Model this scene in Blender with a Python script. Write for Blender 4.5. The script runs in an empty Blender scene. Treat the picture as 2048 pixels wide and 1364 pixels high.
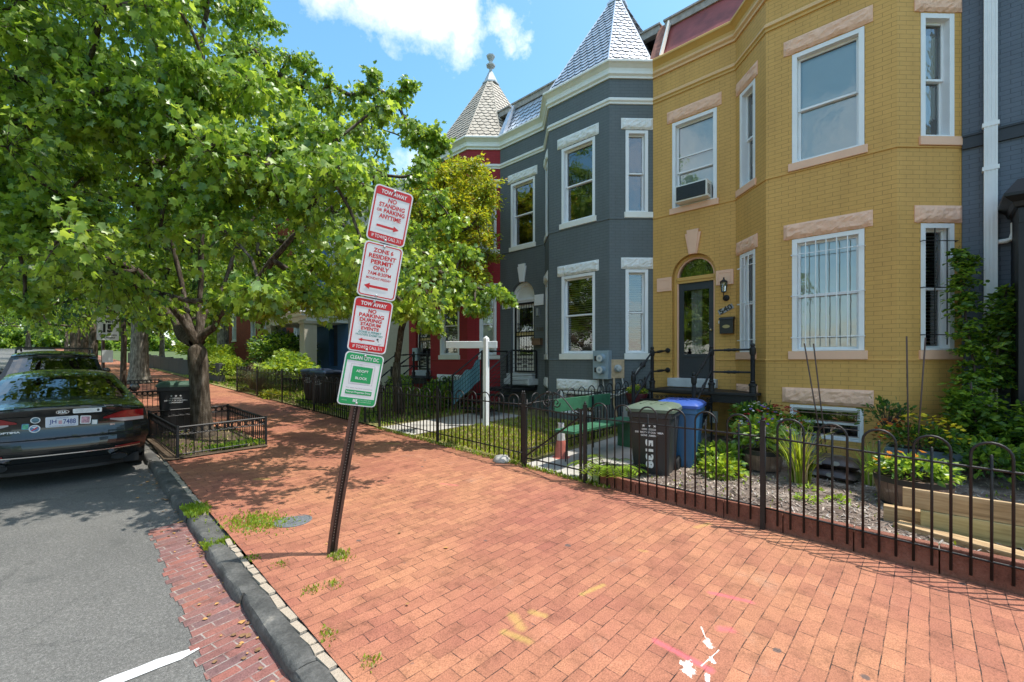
import bpy, math, random
import numpy as np
from mathutils import Vector, Matrix
R = math.radians
C = bpy.context.scene
COL = C.collection
random.seed(7)
RNG = np.random.default_rng(11)

# ---------------------------------------------------------------- camera
# world: x runs from the street to the houses, y runs away up the street, z = 0 is the lens height
HEAD = 46.6                       # lens azimuth, degrees from +y towards +x
FPX = 879.0                       # focal length in pixels of the 2048 px wide photograph
cam = bpy.data.cameras.new('camera')
cam.sensor_width = 36.0
cam.lens = FPX / 2048 * 36
cam.shift_y = 37 / 2048
cam.clip_start = 0.05
cam.clip_end = 2000
camo = bpy.data.objects.new('camera', cam)
COL.objects.link(camo)
camo.rotation_euler = (R(90), 0, -R(HEAD))
C.camera = camo

# ---------------------------------------------------------------- light
SUN_EL = 66.2
SUNV = Vector((0.636, -0.772, 0)).normalized() * math.cos(R(SUN_EL)) + Vector((0, 0, math.sin(R(SUN_EL))))
sl = bpy.data.lights.new('sun', 'SUN')
sl.energy = 2.75
sl.angle = R(0.55)
sl.color = (1.0, 0.95, 0.87)
so = bpy.data.objects.new('sun', sl)
COL.objects.link(so)
so.rotation_euler = SUNV.to_track_quat('Z', 'Y').to_euler()

w = bpy.data.worlds.new('World')
C.world = w
w.use_nodes = True
wt = w.node_tree
wn, wl = wt.nodes, wt.links
bg = wn['Background']
bg.inputs['Strength'].default_value = 0.15
sky = wn.new('ShaderNodeTexSky')
sky.sky_type = 'NISHITA'
sky.sun_disc = False
sky.sun_elevation = R(SUN_EL)
sky.sun_rotation = math.atan2(SUNV.x, SUNV.y)
sky.air_density = 1.0
sky.dust_density = 1.2
sky.ozone_density = 1.6
tc = wn.new('ShaderNodeTexCoord')
def cam_ray(px, py):
    s, c = math.sin(R(HEAD)), math.cos(R(HEAD))
    r = (px - 1024) / FPX
    return Vector((s + c * r, c - s * r, -(py - 719) / FPX))
def wmath(op, a, b=None, clamp=False):
    n = wn.new('ShaderNodeMath'); n.operation = op; n.use_clamp = clamp
    for i, v in enumerate((a, b)):
        if v is None: continue
        if isinstance(v, (int, float)): n.inputs[i].default_value = v
        else: wl.new(v, n.inputs[i])
    return n.outputs[0]
nz = wn.new('ShaderNodeTexNoise'); nz.inputs['Scale'].default_value = 7.0
nz.inputs['Detail'].default_value = 8; nz.inputs['Roughness'].default_value = 0.6
wl.new(tc.outputs['Generated'], nz.inputs['Vector'])
nz0 = wn.new('ShaderNodeTexNoise'); nz0.inputs['Scale'].default_value = 9.0; nz0.inputs['Detail'].default_value = 6; nz0.inputs['Roughness'].default_value = 0.65
nn = wn.new('ShaderNodeVectorMath'); nn.operation = 'NORMALIZE'; wl.new(tc.outputs['Generated'], nn.inputs[0])
wl.new(nn.outputs[0], nz0.inputs['Vector'])
cen = wn.new('ShaderNodeVectorMath'); cen.operation = 'SUBTRACT'; wl.new(nz0.outputs['Color'], cen.inputs[0]); cen.inputs[1].default_value = (.5, .5, .5)
warp = wn.new('ShaderNodeVectorMath'); warp.operation = 'MULTIPLY_ADD'; wl.new(cen.outputs[0], warp.inputs[0]); warp.inputs[1].default_value = (.16, .16, .16); wl.new(nn.outputs[0], warp.inputs[2])
cover = None
# (direction, angular radius, softness) of the cumulus puffs over the roofs
for (px, py, rad, soft) in ((800, -30, 0.060, 0.045), (880, 0, 0.052, 0.040), (915, 22, 0.022, 0.035), (1012, 46, 0.012, 0.034), (650, -22, 0.020, 0.042),
                            (875, 78, 0.0, 0.030), (1050, 85, 0.0, 0.030), (840, 345, 0.0, 0.05), (740, 15, 0.012, .04)):
    v = cam_ray(px, py).normalized()
    d = wn.new('ShaderNodeVectorMath'); d.operation = 'DISTANCE'
    wl.new(warp.outputs[0], d.inputs[0])
    d.inputs[1].default_value = v
    a = wmath('SUBTRACT', rad + soft, d.outputs['Value'])
    a = wmath('ADD', a, wmath('MULTIPLY', wmath('SUBTRACT', nz.outputs['Fac'], 0.5), 0.075))
    a = wmath('DIVIDE', a, soft * 1.3, True)
    cover = a if cover is None else wmath('MAXIMUM', cover, a)
# broken cloud over the far side of the street (seen only in the window glass)
nz2 = wn.new('ShaderNodeTexNoise'); nz2.inputs['Scale'].default_value = 3.2
nz2.inputs['Detail'].default_value = 7; nz2.inputs['Roughness'].default_value = 0.58
wl.new(tc.outputs['Generated'], nz2.inputs['Vector'])
sep = wn.new('ShaderNodeSeparateXYZ'); wl.new(tc.outputs['Generated'], sep.inputs[0])
west = wmath('MULTIPLY', wmath('ADD', wmath('MULTIPLY', sep.outputs[0], -1.0), -0.12), 4.0, True)
brk = wmath('MULTIPLY', wmath('SUBTRACT', nz2.outputs['Fac'], 0.47), 5.0, True)
cover = wmath('MAXIMUM', cover, wmath('MULTIPLY', west, brk))
cover = wmath('MULTIPLY', cover, 0.93)
hsv = wn.new('ShaderNodeHueSaturation'); hsv.inputs['Hue'].default_value = 0.478
hsv.inputs['Saturation'].default_value = 1.18
hsv.inputs['Value'].default_value = 1.0
wl.new(sky.outputs[0], hsv.inputs['Color'])
mx = wn.new('ShaderNodeMix'); mx.data_type = 'RGBA'
wl.new(cover, mx.inputs['Factor']); wl.new(hsv.outputs[0], mx.inputs['A'])
mx.inputs['B'].default_value = (4.9, 5.0, 5.2, 1)
wl.new(mx.outputs['Result'], bg.inputs['Color'])

C.view_settings.view_transform = 'Standard'
C.view_settings.look = 'None'
C.view_settings.exposure = 1.08
C.view_settings.gamma = 1.0
C.render.engine = 'CYCLES'
C.cycles.max_bounces = 7
C.cycles.diffuse_bounces = 4
C.cycles.glossy_bounces = 3
C.cycles.transparent_max_bounces = 12
C.cycles.transmission_bounces = 4
C.cycles.caustics_reflective = False
C.cycles.caustics_refractive = False
C.cycles.sample_clamp_indirect = 6

# ---------------------------------------------------------------- materials
MATS = {}
def rgb(c): return (c[0], c[1], c[2], 1.0)
def new_mat(name):
    m = bpy.data.materials.new(name); m.use_nodes = True
    nt = m.node_tree
    b = nt.nodes['Principled BSDF']
    MATS[name] = m
    return m, nt.nodes, nt.links, b
def coords(N, L, kind='Object', scale=None, rot=None):
    t = N.new('ShaderNodeTexCoord')
    if scale is None and rot is None: return t.outputs[kind]
    mp = N.new('ShaderNodeMapping'); L.new(t.outputs[kind], mp.inputs[0])
    if scale is not None: mp.inputs['Scale'].default_value = scale if not isinstance(scale, (int, float)) else (scale,) * 3
    if rot is not None: mp.inputs['Rotation'].default_value = rot
    return mp.outputs[0]
def geo_pos(N): return N.new('ShaderNodeNewGeometry').outputs['Position']
def noise(N, L, vec, scale, detail=4, rough=0.55):
    n = N.new('ShaderNodeTexNoise'); L.new(vec, n.inputs['Vector'])
    n.inputs['Scale'].default_value = scale; n.inputs['Detail'].default_value = detail
    n.inputs['Roughness'].default_value = rough
    return n.outputs['Fac']
def ramp(N, L, fac, stops):
    r = N.new('ShaderNodeValToRGB'); L.new(fac, r.inputs[0])
    e = r.color_ramp.elements
    while len(e) < len(stops): e.new(0.5)
    for i, (p, c) in enumerate(stops):
        e[i].position = p; e[i].color = rgb(c) if not isinstance(c, (int, float)) else (c, c, c, 1)
    return r.outputs[0]
def mixc(N, L, fac, a, b, mode='MIX'):
    m = N.new('ShaderNodeMix'); m.data_type = 'RGBA'; m.blend_type = mode
    for k, v in (('Factor', fac), ('A', a), ('B', b)):
        if isinstance(v, (int, float)):
            m.inputs[k].default_value = v if k == 'Factor' else (v, v, v, 1)
        elif isinstance(v, tuple): m.inputs[k].default_value = rgb(v)
        else: L.new(v, m.inputs[k])
    return m.outputs['Result']
def nmath(N, L, op, a, b=None, clamp=False):
    n = N.new('ShaderNodeMath'); n.operation = op; n.use_clamp = clamp
    for i, v in enumerate((a, b)):
        if v is None: continue
        if isinstance(v, (int, float)): n.inputs[i].default_value = v
        else: L.new(v, n.inputs[i])
    return n.outputs[0]
def bump(N, L, b, h, strength=0.3, dist=0.01):
    n = N.new('ShaderNodeBump'); n.inputs['Strength'].default_value = strength
    n.inputs['Distance'].default_value = dist
    L.new(h, n.inputs['Height']); L.new(n.outputs[0], b.inputs['Normal'])
def plain(name, col, rough=0.6, metal=0.0, vary=0.12, vscale=3.0, bmp=0.0, bscale=40.0, spec=0.5, coat=0.0):
    m, N, L, b = new_mat(name)
    g = coords(N, L)
    f = noise(N, L, g, vscale, 5)
    c = ramp(N, L, f, [(0.3, tuple(x * (1 - vary) for x in col)), (0.7, tuple(min(1, x * (1 + vary)) for x in col))])
    L.new(c, b.inputs['Base Color'])
    b.inputs['Roughness'].default_value = rough
    b.inputs['Metallic'].default_value = metal
    b.inputs['Specular IOR Level'].default_value = spec
    if coat: b.inputs['Coat Weight'].default_value = coat; b.inputs['Coat Roughness'].default_value = 0.03
    if bmp: bump(N, L, b, noise(N, L, g, bscale, 4), bmp, 0.01)
    return m
def brick_paint(name, col, col2=None, rough=0.62, mort=0.62):
    """painted running-bond brickwork, laid out in wall metres (UV)"""
    m, N, L, b = new_mat(name)
    uv = coords(N, L, 'UV')
    br = N.new('ShaderNodeTexBrick')
    wob = N.new('ShaderNodeTexNoise'); wob.inputs['Scale'].default_value = 3.0; L.new(uv, wob.inputs['Vector'])
    add = N.new('ShaderNodeVectorMath'); add.operation = 'MULTIPLY_ADD'
    L.new(wob.outputs['Color'], add.inputs[0]); add.inputs[1].default_value = (0.006, 0.006, 0); L.new(uv, add.inputs[2])
    L.new(add.outputs[0], br.inputs['Vector'])
    br.inputs['Scale'].default_value = 1.0
    br.inputs['Brick Width'].default_value = 0.205
    br.inputs['Row Height'].default_value = 0.0675
    br.inputs['Mortar Size'].default_value = 0.0036
    br.inputs['Mortar Smooth'].default_value = 0.35
    br.inputs['Bias'].default_value = 0.0
    c2 = col2 or tuple(x * 0.965 for x in col)
    br.inputs['Color1'].default_value = rgb(col); br.inputs['Color2'].default_value = rgb(c2)
    br.inputs['Mortar'].default_value = rgb(tuple(x * mort for x in col))
    g = geo_pos(N)
    st = noise(N, L, g, 1.1, 6, 0.6)
    c = mixc(N, L, 1.0, br.outputs['Color'], ramp(N, L, st, [(0.3, (0.86, 0.86, 0.85)), (0.72, (1.0, 1.0, 1.0))]), 'MULTIPLY')
    gs = coords(N, L, 'Object', scale=(2.2, 2.2, .28)); stk = noise(N, L, gs, 2.0, 5, .65)
    c = mixc(N, L, 1.0, c, ramp(N, L, stk, [(.34, (.93, .925, .91)), (.55, (1.0, 1.0, 1.0)), (.8, (1.02, 1.02, 1.02))]), 'MULTIPLY')
    # mortar lines fade in and out under the paint
    fade = ramp(N, L, noise(N, L, g, 3.3, 3), [(0.42, 0.0), (0.66, 1.0)])
    c = mixc(N, L, nmath(N, L, 'MULTIPLY', nmath(N, L, 'MULTIPLY', br.outputs['Fac'], fade), 0.3), c, tuple(x * 0.96 for x in col))
    L.new(c, b.inputs['Base Color'])
    b.inputs['Roughness'].default_value = rough
    b.inputs['Specular IOR Level'].default_value = 0.35
    h = nmath(N, L, 'SUBTRACT', 1.0, br.outputs['Fac'])
    h = nmath(N, L, 'ADD', h, nmath(N, L, 'MULTIPLY', noise(N, L, g, 60, 3), 0.35))
    bump(N, L, b, h, 0.55, 0.006)
    return m
def rough_stone(name, col):
    m, N, L, b = new_mat(name)
    g = geo_pos(N)
    f = noise(N, L, g, 9, 6, 0.65)
    L.new(ramp(N, L, f, [(0.3, tuple(x * 0.88 for x in col)), (0.6, col)]), b.inputs['Base Color'])
    b.inputs['Roughness'].default_value = 0.8
    bump(N, L, b, nmath(N, L, 'ADD', noise(N, L, g, 14, 5, 0.7), nmath(N, L, 'MULTIPLY', noise(N, L, g, 45, 3), 0.3)), 0.7, 0.03)
    return m
def glass(name, tint=(0.9, 0.95, 0.95), refl=1.0):
    m = bpy.data.materials.new(name); m.use_nodes = True; MATS[name] = m
    N, L = m.node_tree.nodes, m.node_tree.links
    N.remove(N['Principled BSDF'])
    out = N['Material Output']
    tr = N.new('ShaderNodeBsdfTransparent'); tr.inputs[0].default_value = rgb(tint)
    gl = N.new('ShaderNodeBsdfGlossy'); gl.inputs['Roughness'].default_value = 0.015
    gl.inputs['Color'].default_value = (refl, refl, refl, 1)
    g = geo_pos(N)
    bn = N.new('ShaderNodeBump'); bn.inputs['Strength'].default_value = 0.22; bn.inputs['Distance'].default_value = 0.02
    L.new(noise(N, L, g, 2.6, 3), bn.inputs['Height']); L.new(bn.outputs[0], gl.inputs['Normal'])
    fr = N.new('ShaderNodeFresnel'); fr.inputs['IOR'].default_value = 1.75
    mxs = N.new('ShaderNodeMixShader')
    L.new(nmath(N, L, 'ADD', fr.outputs[0], 0.10, True), mxs.inputs[0]); L.new(tr.outputs[0], mxs.inputs[1]); L.new(gl.outputs[0], mxs.inputs[2])
    L.new(mxs.outputs[0], out.inputs['Surface'])
    return m
def leaf_mat(name, col, trans=(0.25, 0.4, 0.03), tfac=0.35, gloss=0.45):
    m = bpy.data.materials.new(name); m.use_nodes = True; MATS[name] = m
    N, L = m.node_tree.nodes, m.node_tree.links
    b = N['Principled BSDF']; out = N['Material Output']
    g = geo_pos(N)
    f = noise(N, L, g, 1.3, 3)
    f2 = noise(N, L, g, 17.0, 2)
    c = ramp(N, L, nmath(N, L, 'ADD', nmath(N, L, 'MULTIPLY', f, 0.55), nmath(N, L, 'MULTIPLY', f2, 0.45)),
             [(0.35, tuple(x * 0.68 for x in col)), (0.65, tuple(x * 1.32 for x in col))])
    L.new(c, b.inputs['Base Color'])
    b.inputs['Roughness'].default_value = gloss
    b.inputs['Specular IOR Level'].default_value = 0.5
    t = N.new('ShaderNodeBsdfTranslucent'); t.inputs[0].default_value = rgb(trans)
    ms = N.new('ShaderNodeMixShader'); ms.inputs[0].default_value = tfac
    L.new(b.outputs[0], ms.inputs[1]); L.new(t.outputs[0], ms.inputs[2]); L.new(ms.outputs[0], out.inputs['Surface'])
    return m

M_YEL = brick_paint('yellow_painted_brick', (0.70, 0.40, 0.115), mort=0.58)
M_GRY = brick_paint('slate_grey_painted_brick', (0.138, 0.160, 0.168), mort=0.55)
M_RED = brick_paint('red_painted_brick', (0.36, 0.020, 0.026), mort=0.5)
M_DGY = brick_paint('blue_grey_painted_brick', (0.125, 0.15, 0.19), mort=0.5)
M_BLU = brick_paint('blue_painted_brick', (0.07, 0.17, 0.38), mort=0.7)
M_TAN = brick_paint('beige_painted_brick', (0.50, 0.46, 0.38), mort=0.8)
M_BRK = brick_paint('raw_red_brick', (0.33, 0.075, 0.045), (0.24, 0.055, 0.04), 0.85, 0.9)
M_PINK = rough_stone('pink_rough_stone', (0.90, 0.55, 0.38))
M_WST = rough_stone('white_rough_stone', (0.83, 0.83, 0.81))
M_PNKP = plain('pink_paint', (0.82, 0.50, 0.34), 0.6, vary=0.05)
M_WHT = plain('white_paint', (0.82, 0.83, 0.84), 0.45, vary=0.04)
M_CRM = plain('cream_white_paint', (0.78, 0.77, 0.72), 0.5, vary=0.05)
M_PCH2 = plain('peach_ochre_paint', (0.74, 0.46, 0.22), 0.55, vary=0.05)
M_YTR = plain('ochre_trim_paint', (0.62, 0.37, 0.10), 0.5, vary=0.06)
M_BLK = plain('black_iron_paint', (0.009, 0.009, 0.010), 0.55, vary=0.3, bmp=0.15, bscale=80)
M_FEN = plain('brown_black_iron', (0.008, 0.007, 0.007), 0.5, vary=0.3, vscale=9, bmp=0.25, bscale=90)
M_DOOR = plain('charcoal_door_paint', (0.028, 0.034, 0.042), 0.45, vary=0.1)
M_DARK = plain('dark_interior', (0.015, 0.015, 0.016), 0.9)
M_CONC = plain('concrete', (0.44, 0.42, 0.38), 0.85, vary=0.18, vscale=2.5, bmp=0.3, bscale=60)
M_SLABW = plain('pale_stone_step', (0.50, 0.52, 0.53), 0.8, vary=0.15, vscale=5, bmp=0.2)
M_GLS = glass('window_glass')
M_BLIND = plain('white_blind', (0.86, 0.86, 0.84), 0.6, vary=0.03)
M_BLINDS = plain('grey_slat_blind', (0.30, 0.31, 0.31), 0.5, vary=0.03)
M_RUST = plain('rusty_flashing', (0.30, 0.12, 0.08), 0.7, vary=0.5, vscale=7, bmp=0.3)
def bark_mat(name, c0, c1):
    m, N, L, b = new_mat(name)
    g = coords(N, L, 'Object', scale=(9, 9, 1.6)); g2 = coords(N, L)
    n1 = noise(N, L, g, 2.2, 6, .7); n2 = noise(N, L, g2, 3.0, 4, .6); n3 = noise(N, L, g2, 45, 3, .7)
    c = ramp(N, L, n1, [(.33, tuple(x * .35 for x in c0)), (.48, c0), (.66, c1)])
    c = mixc(N, L, 1.0, c, ramp(N, L, n2, [(.3, .65), (.7, 1.3)]), 'MULTIPLY')
    L.new(c, b.inputs['Base Color']); b.inputs['Roughness'].default_value = .95; b.inputs['Specular IOR Level'].default_value = .15
    bump(N, L, b, nmath(N, L, 'ADD', n1, nmath(N, L, 'MULTIPLY', n3, .25)), 1.0, .035)
    return m
M_BARK = bark_mat('grey_brown_bark', (.085, .066, .048), (.19, .16, .13))
M_BARKG = bark_mat('pale_grey_bark', (.20, .18, .145), (.42, .39, .33))
M_TWIG = plain('twig_bark', (0.07, 0.05, 0.04), 0.85, vary=0.3)

# ---------------------------------------------------------------- mesh helpers
class MB:
    def __init__(s): s.v = []; s.f = []; s.m = []; s.uv = None; s.mats = []
    def mi(s, mat):
        if mat not in s.mats: s.mats.append(mat)
        return s.mats.index(mat)
    def add(s, verts, faces, mat=None):
        o = len(s.v); k = s.mi(mat)
        s.v.extend([tuple(p) for p in verts])
        for f in faces: s.f.append(tuple(i + o for i in f)); s.m.append(k)
        return s
    def quad(s, a, b, c, d, mat=None): return s.add([a, b, c, d], [(0, 1, 2, 3)], mat)
    def box(s, c, size, mat=None, rz=0.0, M=None, taper=1.0):
        hx, hy, hz = size[0] / 2, size[1] / 2, size[2] / 2
        vs = []
        for z in (-1, 1):
            t = taper if z > 0 else 1.0
            for x, y in ((-1, -1), (1, -1), (1, 1), (-1, 1)): vs.append(Vector((x * hx * t, y * hy * t, z * hz)))
        if rz: rm = Matrix.Rotation(rz, 3, 'Z'); vs = [rm @ v for v in vs]
        if M is not None: vs = [M @ v for v in vs]
        c = Vector(c)
        return s.add([v + c for v in vs], [(3, 2, 1, 0), (4, 5, 6, 7), (0, 1, 5, 4), (1, 2, 6, 5), (2, 3, 7, 6), (3, 0, 4, 7)], mat)
    def wbox(s, F, u0, u1, z0, z1, o0, o1, mat=None):
        """box in a wall frame: along the wall u0..u1, height z0..z1, out of the wall o0..o1"""
        vs = [F.p(u, z, o) for z in (z0, z1) for (u, o) in ((u0, o1), (u1, o1), (u1, o0), (u0, o0))]
        return s.add(vs, [(3, 2, 1, 0), (4, 5, 6, 7), (0, 1, 5, 4), (1, 2, 6, 5), (2, 3, 7, 6), (3, 0, 4, 7)], mat)
    def tube(s, pts, r, n=8, mat=None, caps=True, r1=None):
        pts = [Vector(p) for p in pts]
        k = len(pts)
        rs = r if isinstance(r, (list, tuple)) else [r + ((r1 if r1 is not None else r) - r) * i / max(1, k - 1) for i in range(k)]
        o = len(s.v); mi = s.mi(mat)
        prev = None
        for i, p in enumerate(pts):
            d = (pts[min(i + 1, k - 1)] - pts[max(i - 1, 0)])
            d = d.normalized() if d.length > 1e-9 else Vector((0, 0, 1))
            if prev is None:
                a = Vector((0, 0, 1)) if abs(d.z) < 0.9 else Vector((1, 0, 0))
                e1 = d.cross(a).normalized()
            else:
                e1 = (prev - d * prev.dot(d)); e1 = e1.normalized() if e1.length > 1e-6 else d.orthogonal().normalized()
            prev = e1; e2 = d.cross(e1)
            for j in range(n):
                a = 2 * math.pi * j / n
                s.v.append(tuple(p + (e1 * math.cos(a) + e2 * math.sin(a)) * rs[i]))
        for i in range(k - 1):
            for j in range(n):
                a = o + i * n + j; b = o + i * n + (j + 1) % n
                s.f.append((a, b, b + n, a + n)); s.m.append(mi)
        if caps:
            s.f.append(tuple(o + j for j in range(n))[::-1]); s.m.append(mi)
            s.f.append(tuple(o + (k - 1) * n + j for j in range(n))); s.m.append(mi)
        return s
    def lathe(s, c, prof, n=20, mat=None, axis=None, caps=True):
        """prof: (radius, height) pairs about a vertical axis through c (or axis vector)"""
        c = Vector(c)
        q = Vector((0, 0, 1)).rotation_difference(Vector(axis)) if axis is not None else None
        o = len(s.v); mi = s.mi(mat)
        for (r, h) in prof:
            for j in range(n):
                a = 2 * math.pi * j / n
                v = Vector((r * math.cos(a), r * math.sin(a), h))
                s.v.append(tuple(c + (q @ v if q else v)))
        for i in range(len(prof) - 1):
            for j in range(n):
                a = o + i * n + j; b = o + i * n + (j + 1) % n
                s.f.append((a, b, b + n, a + n)); s.m.append(mi)
        if caps:
            s.f.append(tuple(o + j for j in range(n))[::-1]); s.m.append(mi)
            s.f.append(tuple(o + (len(prof) - 1) * n + j for j in range(n))); s.m.append(mi)
        return s
    def prism(s, poly, z0, z1, mat=None):
        n = len(poly)
        vs = [(x, y, z0) for x, y in poly] + [(x, y, z1) for x, y in poly]
        fs = [tuple(range(n))[::-1], tuple(range(n, 2 * n))] + [(i, (i + 1) % n, (i + 1) % n + n, i + n) for i in range(n)]
        return s.add(vs, fs, mat)
    def build(s, name, mat=None, parent=None, smooth=False, loc=None, bevel=0.0, uvs=None):
        me = bpy.data.meshes.new(name)
        vs = np.array(s.v, dtype=np.float64).reshape(-1, 3)
        if parent is not None: org = ORG[parent.name]
        elif loc is not None: org = np.array(loc, float)
        else:
            mn, mx_ = vs.min(0), vs.max(0)
            org = np.array([(mn[0] + mx_[0]) / 2, (mn[1] + mx_[1]) / 2, mn[2]])
        me.from_pydata((vs - org).tolist(), [], s.f)
        mats = s.mats if s.mats else [mat]
        for mm in mats: me.materials.append(mm if mm is not None else mat)
        if len(mats) > 1: me.polygons.foreach_set('material_index', s.m)
        if smooth:
            me.polygons.foreach_set('use_smooth', [True] * len(me.polygons))
            if smooth == 'auto':
                me.set_sharp_from_angle(angle=R(38))
        if uvs is not None:
            lay = me.uv_layers.new(name='UVMap'); lay.data.foreach_set('uv', uvs)
        me.validate()
        o = bpy.data.objects.new(name, me); COL.objects.link(o)
        if parent is not None: o.parent = parent
        else: o.location = org
        ORG[o.name] = org
        if bevel:
            b = o.modifiers.new('bevel', 'BEVEL'); b.width = bevel; b.segments = 2; b.limit_method = 'ANGLE'
        return o
ORG = {}
def tag(o, label=None, cat=None, group=None, kind=None):
    if label: o['label'] = label
    if cat: o['category'] = cat
    if group: o['group'] = group
    if kind: o['kind'] = kind
    return o
def thing(name, loc, label, cat, group=None, rz=0.0):
    o = bpy.data.objects.new(name, None); COL.objects.link(o)
    o.empty_display_size = 0.2
    o.location = loc; o.rotation_euler = (0, 0, rz)
    ORG[o.name] = np.array(loc, float)
    return tag(o, label, cat, group)
def local_thing(name, loc, label, cat, group=None, rz=0.0):
    """an Empty whose parts are modelled in its own local coordinates"""
    o = thing(name, loc, label, cat, group, rz); ORG[o.name] = np.zeros(3); return o
def copy_tree(o, loc, rz=0.0, label=None, cat=None, scale=None):
    r = o.copy(); COL.objects.link(r); r.location = loc; r.rotation_euler = (0, 0, rz)
    if scale: r.scale = (scale,) * 3 if isinstance(scale, (int, float)) else scale
    if label: r['label'] = label
    def rec(src, dst):
        for ch in list(src.children):
            c = ch.copy(); COL.objects.link(c); c.parent = dst; rec(ch, c)
    rec(o, r)
    return r
def struct(name, mb, mat, smooth=False):
    o = mb.build(name, mat, smooth=smooth, loc=(0, 0, 0)); o['kind'] = 'structure'; return o
class Frame:
    """a vertical wall plane: P its left end seen from the street, U along it, N outwards"""
    def __init__(s, P, U, N, s0=0.0): s.P = Vector((P[0], P[1], 0)); s.U = Vector((U[0], U[1], 0)).normalized(); s.N = Vector((N[0], N[1], 0)).normalized(); s.s0 = s0
    def p(s, u, z, o=0.0): return s.P + s.U * u + s.N * o + Vector((0, 0, z))
_tc = {}
def text_verts(txt, bold=0.0):
    key = (txt, bold)
    if key in _tc: return _tc[key]
    cu = bpy.data.curves.new('t', 'FONT'); cu.body = txt; cu.size = 1.0; cu.offset = bold; cu.resolution_u = 3
    o = bpy.data.objects.new('t', cu); COL.objects.link(o)
    dg = bpy.context.evaluated_depsgraph_get()
    me = bpy.data.meshes.new_from_object(o.evaluated_get(dg))
    vs = np.array([v.co[:2] for v in me.vertices]); fs = [tuple(p.vertices) for p in me.polygons]
    bpy.data.objects.remove(o); bpy.data.curves.remove(cu); bpy.data.meshes.remove(me)
    mn, mx_ = vs.min(0), vs.max(0)
    vs = (vs - mn) / (mx_ - mn)
    _tc[key] = (vs, fs, (mx_ - mn))
    return _tc[key]
def text(mb, txt, O, U, V, u0, u1, v0, v1, mat=None, bold=0.02, off=None):
    """lettering filling the box u0..u1, v0..v1 of a plane with origin O"""
    vs, fs, _ = text_verts(txt, bold)
    O = Vector(O); U = Vector(U); V = Vector(V)
    if off is not None: O = O + Vector(off)
    mb.add([O + U * (u0 + (u1 - u0) * a) + V * (v0 + (v1 - v0) * b) for a, b in vs], fs, mat)

# ---------------------------------------------------------------- terrain heights
GY = 0.0275
def kerb_x(y): return 0.89 + 0.0221 * y if y < 16 else 1.244 + 0.004 * (y - 16)
def z_street(x, y): return -1.92 + GY * y + 0.004 * min(0, x - kerb_x(y)) * -0.0
def z_walk(x, y): return -1.835 + 0.015 * x + GY * y
def z_yard(x, y):
    t = min(1.0, max(0.0, (x - 5.04) / 4.3))
    if y < 3.1: return -1.60 + 0.06 * t
    return z_walk(5.04, y) + (0.02 + 0.12 * t)
# ---------------------------------------------------------------- ground
def sheet(name, xs, ys, zf, mat, dz=0.0):
    """xs may be functions of y"""
    vs, fs = [], []
    nx = len(xs)
    for y in ys:
        for x in xs:
            xx = x(y) if callable(x) else x
            vs.append((xx, y, zf(xx, y) + dz))
    for j in range(len(ys) - 1):
        for i in range(nx - 1):
            a = j * nx + i; fs.append((a, a + 1, a + nx + 1, a + nx))
    mb = MB(); mb.add(vs, fs)
    return struct(name, mb, mat, smooth=True)
def frange(a, b, n): return [a + (b - a) * i / n for i in range(n + 1)]

def asphalt_mat():
    m, N, L, b = new_mat('asphalt')
    g = coords(N, L)
    a = noise(N, L, g, 0.9, 5, 0.6); f = noise(N, L, g, 62, 4, 0.8); h = noise(N, L, g, 210, 2, 0.8)
    c = ramp(N, L, a, [(0.3, (0.088, 0.086, 0.080)), (0.7, (0.128, 0.124, 0.114))])
    c = mixc(N, L, 1.0, c, ramp(N, L, f, [(0.30, 0.55), (0.52, 1.0), (0.68, 1.9)]), 'MULTIPLY')
    c = mixc(N, L, 1.0, c, ramp(N, L, h, [(0.35, 0.75), (0.7, 1.5)]), 'MULTIPLY')
    st = ramp(N, L, noise(N, L, g, 2.6, 4), [(0.62, 0.0), (0.74, 0.55)])
    c = mixc(N, L, st, c, (0.05, 0.052, 0.05))
    wv = N.new('ShaderNodeTexNoise'); wv.inputs['Scale'].default_value = 3; wv.inputs['Detail'].default_value = 5; L.new(g, wv.inputs['Vector'])
    ad = N.new('ShaderNodeVectorMath'); ad.operation = 'MULTIPLY_ADD'; L.new(wv.outputs['Color'], ad.inputs[0]); ad.inputs[1].default_value = (.35, .35, 0); L.new(g, ad.inputs[2])
    vo = N.new('ShaderNodeTexVoronoi'); vo.feature = 'DISTANCE_TO_EDGE'; vo.inputs['Scale'].default_value = .8; L.new(ad.outputs[0], vo.inputs['Vector'])
    c = mixc(N, L, nmath(N, L, 'MULTIPLY', ramp(N, L, vo.outputs['Distance'], [(.0, .45), (.008, 0.0)]), ramp(N, L, noise(N, L, g, .8, 3), [(.45, 0.0), (.6, 1.0)])), c, (0.03, 0.03, 0.03))
    pb_ = N.new('ShaderNodeTexNoise'); pb_.inputs['Scale'].default_value = 420; pb_.inputs['Detail'].default_value = 0; L.new(g, pb_.inputs['Vector'])
    c = mixc(N, L, ramp(N, L, pb_.outputs['Fac'], [(.66, 0.0), (.70, .6)]), c, (.36, .36, .34))
    L.new(c, b.inputs['Base Color']); b.inputs['Roughness'].default_value = 0.85
    bump(N, L, b, nmath(N, L, 'ADD', f, h), 0.6, 0.006)
    return m
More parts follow.
